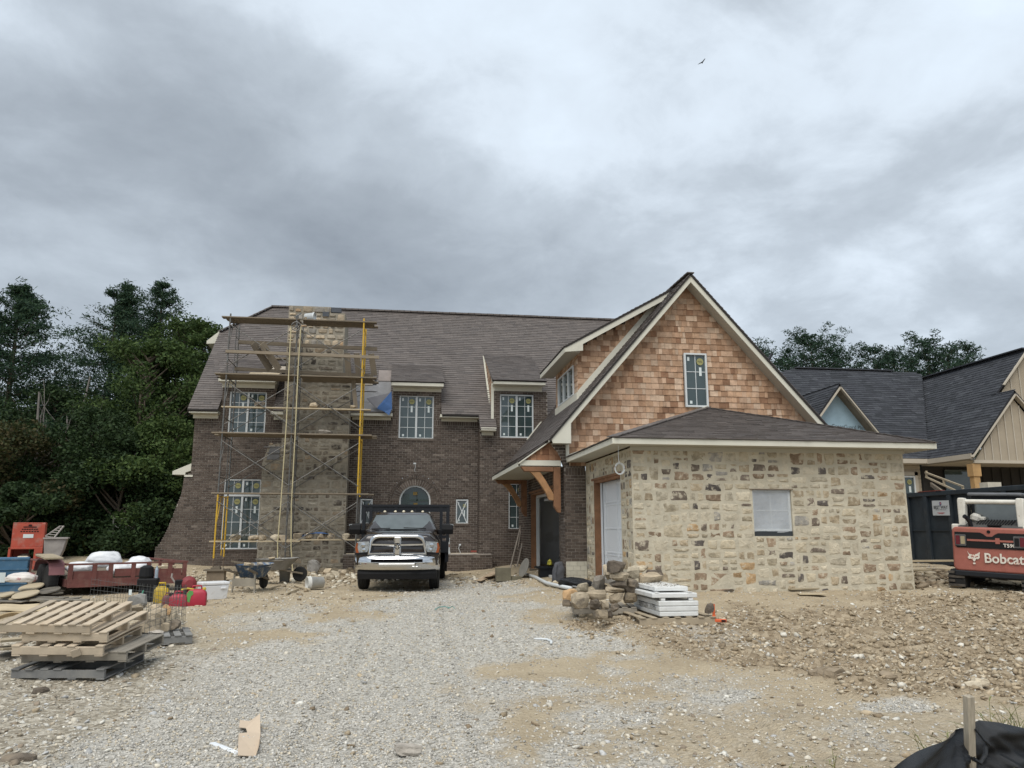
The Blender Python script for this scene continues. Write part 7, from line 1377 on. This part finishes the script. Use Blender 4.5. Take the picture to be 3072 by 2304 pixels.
# ---- things near the doors
p_ = lambda x, y, Y: Vector(oY(*Q('z4', x, y), Y))
ld = thing('leaning_ladder', 'rusty ladder frame leaning on the brick wall beside the open door', 'ladder', p_(1690, 1180, 26.5)); LM = M('rusty_tube', (.27, .235, .20), rough=.7, var=.3, metal=.3); b = MB()
for a, c in (((1665, 1175), (1795, 650)), ((1722, 1195), (1848, 640))): b.tube(p_(*a, 26.4), p_(*c, 27.7), .03, 8)
b.tube(p_(1752, 920, 27.0), p_(1795, 655, 27.7), .015, 6); b.build('rails', LM, ld)
for a, c in (((1688, 1060), (1735, 1115)), ((1722, 930), (1770, 950)), ((1760, 790), (1805, 810)), ((1788, 665), (1838, 690))): f_ = (1180 - a[1]) / 530; MB().tube(p_(*a, 26.4 + 1.3 * f_), p_(*c, 26.4 + 1.3 * f_), .017, 6).build('rung', LM, ld)
q_ = G('z4', 1800, 1215); dk = MB().lathe([(.001, 0), (.26, 0), (.28, .02), (.26, .03), (.001, .03)], (0, 0, 0), (-.95, -.25, .35), 24).build('round_lid', M('grey_lid', (.22, .21, .185), rough=.8, var=.2), None); dk.location = q_ + Vector((.05, .1, .27)); tag(dk, 'round grey lid leaning at the door corner', 'lid')
CARD = M('brown_cardboard', (.40, .31, .215), rough=.9, var=.12, scale=3, blot=((.28, .21, .14), 3, .5, .68, .6))
for k, pts in enumerate(([(1345, 1255), (1440, 1210), (1480, 1225), (1400, 1262)], [(1420, 1240), (1480, 1195), (1560, 1180), (1545, 1225)], [(1530, 1240), (1590, 1180), (1608, 1195), (1560, 1255)], [(1470, 1250), (1520, 1215), (1545, 1245)])):
    P = [G('z4', *c) + Vector((0, 0, .05 + .05 * k)) for c in pts]; tag(MB().add(P, [tuple(range(len(P)))]).build('cardboard_piece', CARD, None, solid=.012), ('cardboard flap nearest the drive by the porch step', 'tilted cardboard sheet on the rubble by the ladder', 'upright cardboard edge beside the ladder foot', 'small cardboard scrap on the rubble by the ladder')[k], 'cardboard')
bx = G('z4', 1650, 1245); tag(MB().b2(bx.x - .3, bx.x + .1, bx.y, bx.y + .3, bx.z, bx.z + .35).b2(bx.x + .12, bx.x + .4, bx.y + .05, bx.y + .3, bx.z, bx.z + .12).build('timber_block', M('mossy_block', (.17, .155, .11), rough=.9, var=.3), None), 'grey blocks at the foot of the leaning ladder frame', 'block')
pv = thing('white_pipe', 'white plastic pipe standing on the porch step', 'pipe', p_(1092, 975, 27.6)); MB().tube(p_(1092, 980, 27.6), p_(1092, 832, 27.6), .055, 12).build('tube', WHITE_PVC, pv); MB().tube(p_(1092, 985, 27.6), p_(1092, 965, 27.6), .068, 12).build('collar', WHITE_PVC, pv)
rd = p_(1330, 970, 27.5); tag(MB().box(rd + Vector((0, 0, .03)), (.2, .1, .06)).build('red_brick', M('red_clay', (.28, .07, .05), rough=.8, var=.2), None, bevel=.004), 'single red brick lying on the porch step', 'brick')
b = MB(); b.b2(p_(1200, 898, YM).x - .04, p_(1200, 898, YM).x + .04, YM - .03, YM - .012, p_(1200, 905, YM).z, p_(1200, 890, YM).z); b.path([p_(1195, 905, YM - .05), p_(1188, 935, YM - .08), p_(1200, 960, YM - .08), p_(1205, 978, YM - .1)], .01, 5); b.build('outlet_cable', WHITE_PVC, house)
PVC = [Q('z6', *c) for c in ((395, 1350), (500, 1385), (600, 1440), (700, 1465), (830, 1492))]; tag(MB().path([gp(*c) + Vector((0, 0, .05)) for c in PVC], .045, 8).build('pipe', WHITE_PVC, None, smooth=True), 'long white pipe lying along the garage slab', 'pipe'); tag(MB().path([gp(*Q('z6', *c)) + Vector((0, 0, .04)) for c in ((640, 1445), (760, 1452), (890, 1475))], .02, 6).build('hose', M('grey_hose', (.3, .3, .3), rough=.6), None), 'thin grey hose beside the white pipe', 'hose')
q_ = G('z6', 895, 1462); o_ = link('bundle', rock_mesh('bundle', .40, .22, .13, 77, .3, 4), M('black_sheet', (.014, .016, .02), rough=.45, var=.3, bump=1.0, bscale=12)); o_.location = q_ + Vector((0, .15, .08)); tag(o_, 'crumpled black plastic sheet at the foot of the pier', 'plastic')
bp_ = Vector(oY(*Q('z6', 708, 1385), 19.75)); bag = thing('backpack', 'grey backpack leaning on the brick pier', 'backpack', (bp_.x, 19.72, .30), R(15)); GB = M('grey_fabric', (.085, .088, .10), rough=.9, var=.2)
bb = link('body', bag_mesh((.27, .24, .58), 44), GB, bag, smooth=True); bb.location = (0, 0, .24); bb.rotation_euler = (0, R(6), 0); MB().b2(-.09, .09, -.13, -.09, .08, .28).build('pocket', GB, bag, local=True, bevel=.03, seg=3); MB().path([(-.08, -.1, .5), (-.14, -.14, .3), (-.08, -.12, .05)], .014, 6).build('strap', GB, bag, local=True); MB().path([(.0, 0, .62), (.03, 0, .70), (.06, 0, .62)], .012, 6).build('handle', BLACKP, bag, local=True)
kx = Vector(oY(*Q('z6', 630, 1262), 21.5)); kt = thing('tool_tray', 'black tool tray with yellow gloves inside the open garage', 'tray', (kx.x, 21.5, .28)); MB().b2(-.4, .4, -.2, .2, .33, .38).b2(-.3, .3, -.15, .15, 0, .33).build('tray', BLACK, kt, local=True); MB().lathe([(.001, 0), (.12, .05), (.10, .14), (.001, .2)], (0, 0, .38), (0, 0, 1), 9, .6).build('gloves', M('yellow_glove', (.45, .40, .05), rough=.7, var=.5, scale=20), kt, local=True); tag(MB().b2(kx.x - .1, kx.x + .28, 20.9, 21.15, .29, .45).build('white_box', M('white_carton', (.5, .5, .48), rough=.7), None, bevel=.01), 'white carton on the garage slab by the pier', 'box')
for k in range(5): tag(MB().box((4.22 + .1 * (k % 3) - .1, 24.2 + .05 * k, .33 + .08 * (k // 3)), (.2, .1, .065)).build('brick', BRICK, None, bevel=.004), 'loose brick in the little stack at the open door jamb', 'brick', 'loose bricks at the door')
for k, (px, py) in enumerate(((2396, 1767), (2425, 1768), (2515, 1766), (2540, 1764), (2140, 1770), (2165, 1774), (2185, 1778))): g_ = gp(px, py); rock(g_ + Vector((0, 0, .03)), (.22, .11, .08), ('loose brick lying at the foot of the stone garage wall' if k < 4 else 'dark clod lying left of the garage window below the wall'), 'bits at the garage foot', seed=500 + k, m=M('rust_brick', (.22, .13, .09), rough=.9, var=.3) if k == 0 else (bpy.data.materials['rust_brick'] if k < 4 else DARKR), boxy=.9, name='loose_brick' if k < 4 else 'clod')
plank(gp(2370, 1775) + Vector((0, 0, .05)), gp(2490, 1771) + Vector((0, 0, .05)), .12, .03, 'orange board lying along the foot of the garage wall', m=PALEWOOD, name='board'); plank(gp(2395, 1788) + Vector((0, 0, .04)), gp(2480, 1790) + Vector((0, 0, .05)), .25, .02, 'broken plywood piece before the garage wall', m=PALEWOOD, name='board')
# ---- foreground litter
cb = [G('L4', *c) + Vector((0, 0, .03)) for c in ((1590, 865), (1655, 872), (1722, 868), (1727, 960), (1716, 1080), (1696, 1108), (1575, 1120), (1582, 955), (1640, 950), (1630, 918), (1585, 912))]; cb[2].z += .06; cb[4].z += .05; cb[6].z += .02
tag(MB().add(cb, [(0, 1, 9, 10), (1, 2, 3, 8, 9), (8, 3, 4, 5, 6, 7)]).build('cardboard', M('pale_cardboard', (.52, .42, .315), rough=.9, var=.06, scale=2), None, solid=.006), 'torn tan cardboard strip lying on the gravel', 'cardboard')
s0, s1 = G('L4', 1405, 1012) + Vector((0, 0, .02)), G('L4', 1578, 1082) + Vector((0, 0, .02)); tag(MB().beam(s0, s1, .05, .02).build('foam_strip', M('white_foam', (.66, .69, .72), rough=.6), None, bevel=.006), 'white foam strip beside the cardboard', 'strip')
tag(MB().path([G('L8', *c) + Vector((0, 0, .03)) for c in ((1330, 318), (1370, 316), (1420, 320), (1447, 333), (1445, 346))], .02, 6).build('pipe_piece', WHITE_PVC, None, smooth=True), 'bent white pipe piece half buried in the gravel', 'pipe'); tag(MB().path([G('L8', *c) + Vector((0, 0, .03)) for c in ((675, 118), (700, 102), (740, 98), (770, 106), (760, 112), (790, 96), (803, 110))], .008, 5).build('twine', M('teal_twine', (.10, .30, .27), rough=.7), None), 'tangle of teal twine on the gravel', 'twine')
rock(G('L8', 500, 1062) + Vector((0, 0, .025)), (.24, .16, .09), 'pale flat stone on the gravel, lower centre', m=ROCKP, seed=601); rock(G('L4', 110, 1125) + Vector((0, 0, .03)), (.26, .14, .09), 'dark oblong stone in the lower left corner', m=DARKR, seed=602); rock(G('L4', 265, 668) + Vector((0, 0, .03)), (.16, .12, .08), 'small dark brick lump left of the pallet stack', m=DARKR, seed=603)
for k, (x, y, s_) in enumerate(((350, 470, .34), (250, 455, .24), (420, 475, .22), (860, 455, .22), (210, 440, .3), (1770, 515, .2), (1720, 570, .22))): rock(Vector(gp(2400 + x * .3038, 1900 + y * .3038)) + Vector((0, 0, s_ * .2)), (s_, s_ * .7, s_ * .5), 'big dirt clod at the front edge of the churned ground' if k < 5 else ('pale stone left of the stake at the churned edge' if k == 5 else 'pale stone nearest the stake at the churned edge'), 'large lumps in the churned ground', seed=610 + k, m=M('dry_clod', (.25, .20, .14), rough=.95, var=.3, bump=.9, bscale=20) if k == 0 else (bpy.data.materials['dry_clod'] if k < 5 else ROCKP))
# ---- silt fence
SF = thing('silt_fence', 'black silt fence sagging from a wooden stake', 'fence', PD(2906, 2330, 4.4)); st = PD(2906, 2087, 4.4); FAB = M('black_geotextile', (.012, .014, .017), rough=.38, var=.3, scale=6, bump=.4, bscale=200)
MB().beam(PD(2914, 2420, 4.38), st, .044, .044).build('stake', M('weathered_stake', (.34, .30, .235), rough=.9, var=.25, scale=8, stretch=(6, 6, .8), blot=((.22, .2, .16), 5, .5, .7, .6)), SF, bevel=.004)
top = [PD(2500, 2420, 3.5), PD(2688, 2304, 3.85), PD(2760, 2255, 4.0), PD(2830, 2215, 4.26), PD(2878, 2192, 4.44), PD(2902, 2188, 4.49), PD(2925, 2190, 4.50), PD(2950, 2164, 4.50), PD(3000, 2168, 4.5), PD(3080, 2186, 4.55), PD(3250, 2220, 4.6), PD(3500, 2250, 4.7)]
_tl = [0.0]
for p_, q_ in zip(top, top[1:]): _tl.append(_tl[-1] + (q_ - p_).length)
def ft(a, c):
    s_ = a * _tl[-1]; i = max(k for k in range(len(_tl) - 1) if _tl[k] <= s_ + 1e-9); p = top[i].lerp(top[i + 1], (s_ - _tl[i]) / (_tl[i + 1] - _tl[i])); g = -.16; e = math.exp(-((s_ - _tl[5]) / .35) ** 2)
    w = .026 * math.sin(c * 22 + s_ * 7.0) * (.35 + e) + .016 * math.sin(s_ * 13 - c * 9) * c + .02 * math.sin(c * 13 - s_ * 8) * c
    th = math.atan2(c * .66 + .02, abs(s_ - _tl[5]) + .02); w += .022 * math.sin(th * 26 + 1.5 * math.sin(s_ * 4)) * min(1, 3 * c + .1) * math.exp(-abs(s_ - _tl[5]) * 1.1) + .009 * math.sin(c * 55 + s_ * 6)
    return Vector((p.x + w * .4, p.y - w - .05 * math.sin(c * 3.1), p.z + (g - p.z) * c))
MB().grid(160, 40, ft).build('fabric', FAB, SF, smooth=True)
MB().path([st + Vector((-.03, -.03, -.33)), st + Vector((.0, -.035, -.35)), st + Vector((.05, -.02, -.31)), st + Vector((.09, .02, -.25))], .012, 5).path([st + Vector((.02, .0, -.18)), st + Vector((.06, -.01, -.24)), st + Vector((.10, .0, -.27))], .008, 5).build('tie', FAB, SF)
# weeds
def weeds():
    rs = random.Random(3); V, Fq = [], []
    WM = M('weed', (.13, .145, .05), rough=.8, var=.3, scale=30, rnd=.2, island=True, blot=((.25, .2, .09), 9, .5, .62, .7)); spots = [(2810, 2230, 7, .28), (2890, 2240, 5, .45), (2960, 2200, 8, .4), (3020, 2160, 9, .35), (3060, 2150, 6, .35), (2700, 2295, 5, .15), (2505, 2275, 3, .25), (2840, 2330, 5, .5), (2930, 2330, 5, .6), (3000, 2330, 6, .4), (2415, 2262, 6, .05)]
    for k, (px, py, n, h) in enumerate(spots):
        b = MB(); base = PD(px, py, 4.15) if py > 2300 else gp(px, min(py + 60, 2420)); base = Vector(base); base.z = gz(base.x, base.y)
        for i in range(n):
            p = base + Vector((rs.uniform(-.12, .12), rs.uniform(-.08, .08), 0)); d = Vector((rs.uniform(-.5, .5), rs.uniform(-.3, .3), 1)).normalized(); L = h * rs.uniform(.6, 1.2); pts = [p]
            for j in range(5): d = (d + Vector((d.x * .25, d.y * .25, -.10))).normalized(); pts.append(pts[-1] + d * L / 5)
            b.path(pts, [.0035, .003, .003, .0025, .002, .001], 4)
            for j in range(1, 5):
                a = rs.uniform(0, 6.28); q = pts[j]; t = q + Vector((math.cos(a), math.sin(a), rs.uniform(-.2, .5))) * L * .28; s_ = Vector((-math.sin(a), math.cos(a), 0)) * .006; m_ = (q + t) / 2 + Vector((0, 0, .015)); b.add([q, m_ + s_, t, m_ - s_], [(0, 1, 2, 3)])
        tag(b.build('weed', WM, None), ('leafy weed just left of the silt fence stake', 'weed growing right beside the stake', 'weed behind the silt fence right of the stake', 'tall weed clump at the right picture edge', 'weed at the far right picture edge', 'small weed where the silt fence dips', 'single stem weed in the grey gravel patch', 'weed in front of the sagging fabric', 'bent weed in front of the stake', 'weed in front of the right fabric', 'dry grass tuft left of the single stem')[k], 'weed', 'weeds by the silt fence')
weeds()
# ================================================================ TREES
LEAFM = M('tree_leaf', (.05, .08, .03), rough=.75, var=.15, scale=6, attr='tint', spec=.25)
def leaf_translucent(m):
    nt = m.node_tree; b = nt.nodes['Principled BSDF']; out = nt.nodes['Material Output']; tr = nt.nodes.new('ShaderNodeBsdfTranslucent'); mx = nt.nodes.new('ShaderNodeMixShader'); mx.inputs[0].default_value = .25
    src = b.inputs['Base Color'].links[0].from_socket; nt.links.new(src, tr.inputs[0]); nt.links.new(b.outputs[0], mx.inputs[1]); nt.links.new(tr.outputs[0], mx.inputs[2]); nt.links.new(mx.outputs[0], out.inputs[0])
leaf_translucent(LEAFM)
BARK = M('bark', (.10, .08, .06), rough=.95, var=.3, scale=4, bump=.6, bscale=14); DEADW = M('dead_twig', (.17, .155, .14), rough=.95, var=.2)
def leaves(name, C, L, Wd, col, r, parent=None, up=.35, cvar=.45):
    """leaf quads at points C with length L, width Wd"""
    n = len(C); a = r.normal(size=(n, 3)); a[:, 2] *= .7; a[:, 2] += up * .4; a /= np.linalg.norm(a, axis=1)[:, None]; s = np.cross(a, r.normal(size=(n, 3))); s /= np.linalg.norm(s, axis=1)[:, None]
    l = (L * (.6 + .8 * r.rand(n)))[:, None]; w = (Wd * (.6 + .8 * r.rand(n)))[:, None]
    V = np.stack([C - a * l * .5, C + s * w * .5, C + a * l * .5, C - s * w * .5], 1).reshape(-1, 3); me = npmesh(name, V, np.arange(4 * n).reshape(n, 4))
    c = np.array(col)[r.randint(0, len(col), n)] * (1 + (r.rand(n, 1) - .5) * cvar); at = me.color_attributes.new('tint', 'FLOAT_COLOR', 'POINT'); at.data.foreach_set('color', np.repeat(np.concatenate([c, np.ones((n, 1))], 1), 4, 0).astype(np.float32).ravel())
    return link(name, me, LEAFM, parent)
def limb(b, p, d, L, r0, rs, n=5, bend=.15):
    pts = [Vector(p)]; d = Vector(d).normalized()
    for _ in range(n): d = (d + Vector((rs.uniform(-bend, bend), rs.uniform(-bend, bend), rs.uniform(-bend * .5, bend)))).normalized(); pts.append(pts[-1] + d * L / n)
    b.path(pts, [r0 * (1 - .8 * i / n) for i in range(n + 1)], 5); return pts
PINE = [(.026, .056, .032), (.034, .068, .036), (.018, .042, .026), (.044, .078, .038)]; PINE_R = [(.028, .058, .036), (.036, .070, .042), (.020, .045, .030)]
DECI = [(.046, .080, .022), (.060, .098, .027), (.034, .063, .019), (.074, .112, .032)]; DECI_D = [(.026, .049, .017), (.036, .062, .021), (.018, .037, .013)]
def pine(x, y, Ht, Rm, label, seed, nl=15000, low=.18, col=PINE, group='pine trees', lean=0.0, ll=.20, ex_=1.0):
    rs = random.Random(seed); r = np.random.RandomState(seed); z0 = gz(x, y); t = thing('pine_tree', label, 'tree', (x, y, z0), group=group); b = MB()
    top = Vector((lean, 0, Ht)); b.path([(0, 0, -.2), top * .33, top * .66, top * .97], [Ht * .017, Ht * .013, Ht * .008, .02], 8); tips = []; k = 0; z = Ht * low
    while z < Ht * .985:
        f = (z / Ht - low) / (1 - low); R_ = Rm * (1 - f) ** ex_ * (.75 + .25 * min(1, f * 5)) + .12; nb = rs.randint(5, 7)
        for i in range(nb):
            a = rs.uniform(0, 6.28); L = R_ * rs.uniform(.3, 1.25); el = -.05 + .95 * f ** 1.4 + rs.uniform(-.08, .12); c = top * (z / Ht)
            pts = limb(b, c, (math.cos(a), math.sin(a), el), L, .012 + .03 * (1 - f), rs, 4, .12)
            for j, p in enumerate(pts[1:], 1):
                if j >= 1: tips.append((p, min(.18 + .17 * L / 2, .62), L))
                if j >= 2:
                    for s_ in (-1, 1):
                        q = p + Vector((-math.sin(a) * s_, math.cos(a) * s_, .05)) * L * rs.uniform(.12, .3); tips.append((q, min(.16 + .15 * L / 2, .55), L))
        z += Ht * rs.uniform(.03, .046) * (1.15 if f < .4 else 1)
    tips.append((top, .2, 1)); tips.append((top * .97, .25, 1)); b.build('trunk', BARK, t, local=True)
    w = np.array([s_ ** 1.5 for _, s_, _ in tips]); idx = r.choice(len(tips), nl, p=w / w.sum()); P = np.array([tuple(p) for p, _, _ in tips])[idx]; S = np.array([s_ for _, s_, _ in tips])[idx]
    C = P + r.normal(size=(nl, 3)) * S[:, None] * np.array([.60, .60, .30]); C[:, 2] += .05
    leaves('crown', C, ll, .065 * ll / .26, col, r, t, .9); return t
def leafy(x, y, Ht, Rx, label, seed, nl=15000, low=.15, col=DECI, group='leafy trees', clumps=46, ls=.15, name='leafy_tree', trunk=True):
    rs = random.Random(seed); r = np.random.RandomState(seed); z0 = gz(x, y); nl = int(nl * 1.35); t = thing(name, label, 'tree', (x, y, z0), group=group); b = MB(); b.path([(0, 0, -.2), (rs.uniform(-.2, .2), 0, Ht * .3), (rs.uniform(-.3, .3), 0, Ht * .75)], [Ht * .02, Ht * .015, .04], 8)
    cl = []
    for k in range(clumps):
        u = rs.random() ** .8; z = Ht * (low + (1 - low) * u); prof = math.sin(math.pi * min(1, .12 + .86 * (z / Ht - low) / (1 - low)) ** 1.0) ** .6; a = rs.uniform(0, 6.28); d = Rx * prof * rs.uniform(.35, 1.0)
        p = Vector((math.cos(a) * d, math.sin(a) * d, min(z, Ht * .95))); s_ = Rx * rs.uniform(.17, .33) * (.75 if z > .8 * Ht else 1); cl.append((p, s_)); st_ = Vector((0, 0, max(Ht * .12, p.z - d * .9))); limb(b, st_, p - st_, (p - st_).length, .05, rs, 4, .1)
    b.build('trunk', BARK, t, local=True); w = np.array([s_ ** 2 for _, s_ in cl]); idx = r.choice(len(cl), nl, p=w / w.sum()); d = r.normal(size=(nl, 3)); d /= np.linalg.norm(d, axis=1)[:, None]; q = (r.rand(nl) ** .45)[:, None]; S = np.array([s_ for _, s_ in cl])[idx][:, None]
    C = np.array([tuple(p) for p, _ in cl])[idx] + d * q * S * np.array([1.15, 1.15, .72]); shade = .8 + .4 * r.rand(len(cl)); leaves('crown', C, ls, ls * .55, col, r, t, .2, .55); return t
def tpos(px, dist): d = ray(px, 1590); d = d / math.hypot(d[0], d[1]); return d[0] * dist, d[1] * dist
def tht(py, px, dist): d = ray(px, py); return 1.65 + d[2] / math.hypot(d[0], d[1]) * dist - .2
def PT(px, py, dist, Rm, label, seed, **k): x, y = tpos(px, dist); return pine(x, y, tht(py, px, dist), Rm, label, seed, **k)
def LT_(px, py, dist, Rm, label, seed, **k): x, y = tpos(px, dist); return leafy(x, y, tht(py, px, dist), Rm, label, seed, **k)
PT(-25, 832, 41, 7.0, 'tall dark pine at the left picture edge', 1, nl=60000, low=.14); PT(312, 838, 47, 7.0, 'tall double-topped pine left of the house, wider of the two', 2, nl=48000, low=.2); PT(283, 852, 47.6, 3.0, 'second leader of the double-topped pine', 12, nl=6000, low=.70); PT(426, 832, 45, 6.0, 'tall pine with candle top nearest the house', 3, nl=36000, low=.28)
LT_(505, 945, 40, 3.4, 'leafy tree rising beside the candle topped pine', 4, nl=20000, clumps=60); LT_(588, 972, 38, 2.2, 'leafy tree close behind the left roof edge', 5, nl=12000); LT_(632, 992, 42, 1.8, 'slim leafy tree peeking over the left roof edge', 6, nl=8000); LT_(400, 1010, 37, 3.8, 'broad yellow green tree in front of the pines', 7, nl=22000, clumps=64)
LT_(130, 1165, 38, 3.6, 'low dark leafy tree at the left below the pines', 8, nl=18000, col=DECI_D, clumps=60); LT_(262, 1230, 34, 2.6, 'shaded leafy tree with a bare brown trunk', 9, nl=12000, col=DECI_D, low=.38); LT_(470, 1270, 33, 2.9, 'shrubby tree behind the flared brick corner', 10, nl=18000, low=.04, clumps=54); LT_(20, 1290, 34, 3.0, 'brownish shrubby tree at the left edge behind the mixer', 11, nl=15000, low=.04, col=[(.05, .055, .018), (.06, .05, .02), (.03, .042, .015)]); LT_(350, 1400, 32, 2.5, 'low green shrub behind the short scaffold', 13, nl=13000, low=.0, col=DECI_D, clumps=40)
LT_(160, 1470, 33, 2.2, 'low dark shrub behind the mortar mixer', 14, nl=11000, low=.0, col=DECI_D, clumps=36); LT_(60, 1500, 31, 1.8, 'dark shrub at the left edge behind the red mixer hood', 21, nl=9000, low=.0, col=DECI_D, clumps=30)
for (a, b_, c, d, l_, s_, n_) in [(2473, 1005, 70, 6.5, 'rounded pine behind the neighbouring ridge, largest of the row', 15, 20000),
    (2545, 1050, 71, 4.5, 'right shoulder pine of the largest one behind the ridge', 22, 9000),
    (2400, 1050, 71, 4.5, 'left shoulder pine of the largest one behind the ridge', 23, 9000),
    (2672, 1032, 72, 5.0, 'pine behind the valley of the neighbouring roof', 16, 13000),
    (2730, 1048, 72, 4.4, 'pine right of the one behind the roof valley', 24, 9000),
    (2838, 1016, 70, 5.4, 'pine above the dip of the neighbouring roof', 17, 15000),
    (2900, 1040, 71, 4.4, 'pine leaning on the one above the roof dip', 25, 9000),
    (2960, 1040, 74, 4.2, 'pine just left of the neighbouring tall ridge', 18, 9000),
    (2310, 1030, 72, 4.6, 'pine half hidden behind the cedar gable slope', 19, 11000),
    (2785, 1070, 78, 4.6, 'lower pine between the two bigger ones behind the roof', 20, 8000),
    (2620, 1078, 76, 4.0, 'lowest pine of the row behind the neighbouring roof', 26, 7000)]:
    PT(a, b_, c, d, l_, s_, nl=n_, low=.35, col=PINE_R, group='pines behind the neighbouring house', ll=.30, ex_=.5)
def woods():
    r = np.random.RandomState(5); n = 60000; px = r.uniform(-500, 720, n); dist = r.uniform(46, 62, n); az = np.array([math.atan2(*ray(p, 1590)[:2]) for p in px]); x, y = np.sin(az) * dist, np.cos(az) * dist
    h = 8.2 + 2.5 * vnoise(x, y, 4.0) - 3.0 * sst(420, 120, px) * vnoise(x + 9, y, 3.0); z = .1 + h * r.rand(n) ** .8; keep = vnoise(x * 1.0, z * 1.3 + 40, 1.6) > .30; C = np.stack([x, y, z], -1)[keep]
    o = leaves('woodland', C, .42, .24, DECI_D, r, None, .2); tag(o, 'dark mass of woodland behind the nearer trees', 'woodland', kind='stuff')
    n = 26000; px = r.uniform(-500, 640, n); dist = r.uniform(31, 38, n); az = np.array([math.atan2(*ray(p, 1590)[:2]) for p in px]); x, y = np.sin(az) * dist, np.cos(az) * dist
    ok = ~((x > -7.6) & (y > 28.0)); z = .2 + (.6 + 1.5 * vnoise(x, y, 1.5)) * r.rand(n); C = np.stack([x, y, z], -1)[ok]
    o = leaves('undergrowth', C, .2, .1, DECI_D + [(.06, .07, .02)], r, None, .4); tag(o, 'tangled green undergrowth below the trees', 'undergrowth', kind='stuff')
woods()
rs = random.Random(31)
for k, (px, py, dist) in enumerate(((150, 1250, 36), (215, 1130, 37), (95, 1180, 35), (330, 1330, 33))):
    x, y = tpos(px, dist); b = MB(); z = tht(py, px, dist); base = Vector((x, y, gz(x, y)))
    for i in range(9): limb(b, base + Vector((0, 0, z * rs.uniform(.3, .75))), (rs.uniform(-1, 1), rs.uniform(-.8, .3), rs.uniform(.2, 1.2)), rs.uniform(1.2, 3.0), .035, rs, 6, .3)
    b.path([base, base + Vector((rs.uniform(-.4, .4), 0, z * .5)), base + Vector((rs.uniform(-.5, .5), 0, z))], [.12, .09, .03], 6); tag(b.build('dead_tree', DEADW, None), ('bare dead tree left of the wider pine', 'bare grey tree with twigs below the wider pine', 'bare dead tree near the left edge', 'bare twiggy sapling behind the short scaffold')[k], 'tree', 'bare trees')
# ================================================================ BIRD
bc = PD(2106, 187, 130); bd = MB(); s_ = .0316 * 130 / F_
def bz(x, y): return PD(2070 + x * .03164, 160 + y * .03164, 130)
W1 = [(735, 1062, .02), (830, 1000, .10), (960, 920, .17), (1080, 860, .20), (1150, 830, .22), (1210, 760, .19), (1310, 630, .15), (1400, 520, .10), (1450, 455, .02)]
fwd_ = Vector((.25, -.6, -.75)).normalized(); rings = []
for (x, y, w) in W1: p = bz(x, y); t_ = .05 if 1080 < x < 1220 else .02; rings.append([p - fwd_ * w * .5, p + Vector((0, 0, t_)), p + fwd_ * w * 1.1, p - Vector((0, 0, t_))])
bd.loft(rings); h0, h1 = bz(1140, 830), bz(1165, 955); bd.path([h0.lerp(h1, -.3), h0, h0.lerp(h1, .5), h1], [.06, .13, .11, .06], 8)
tag(bd.build('bird', M('dark_plumage', (.012, .013, .016), rough=.8, var=.1), None, smooth=True), 'dark bird soaring alone in the cloudy sky', 'bird')
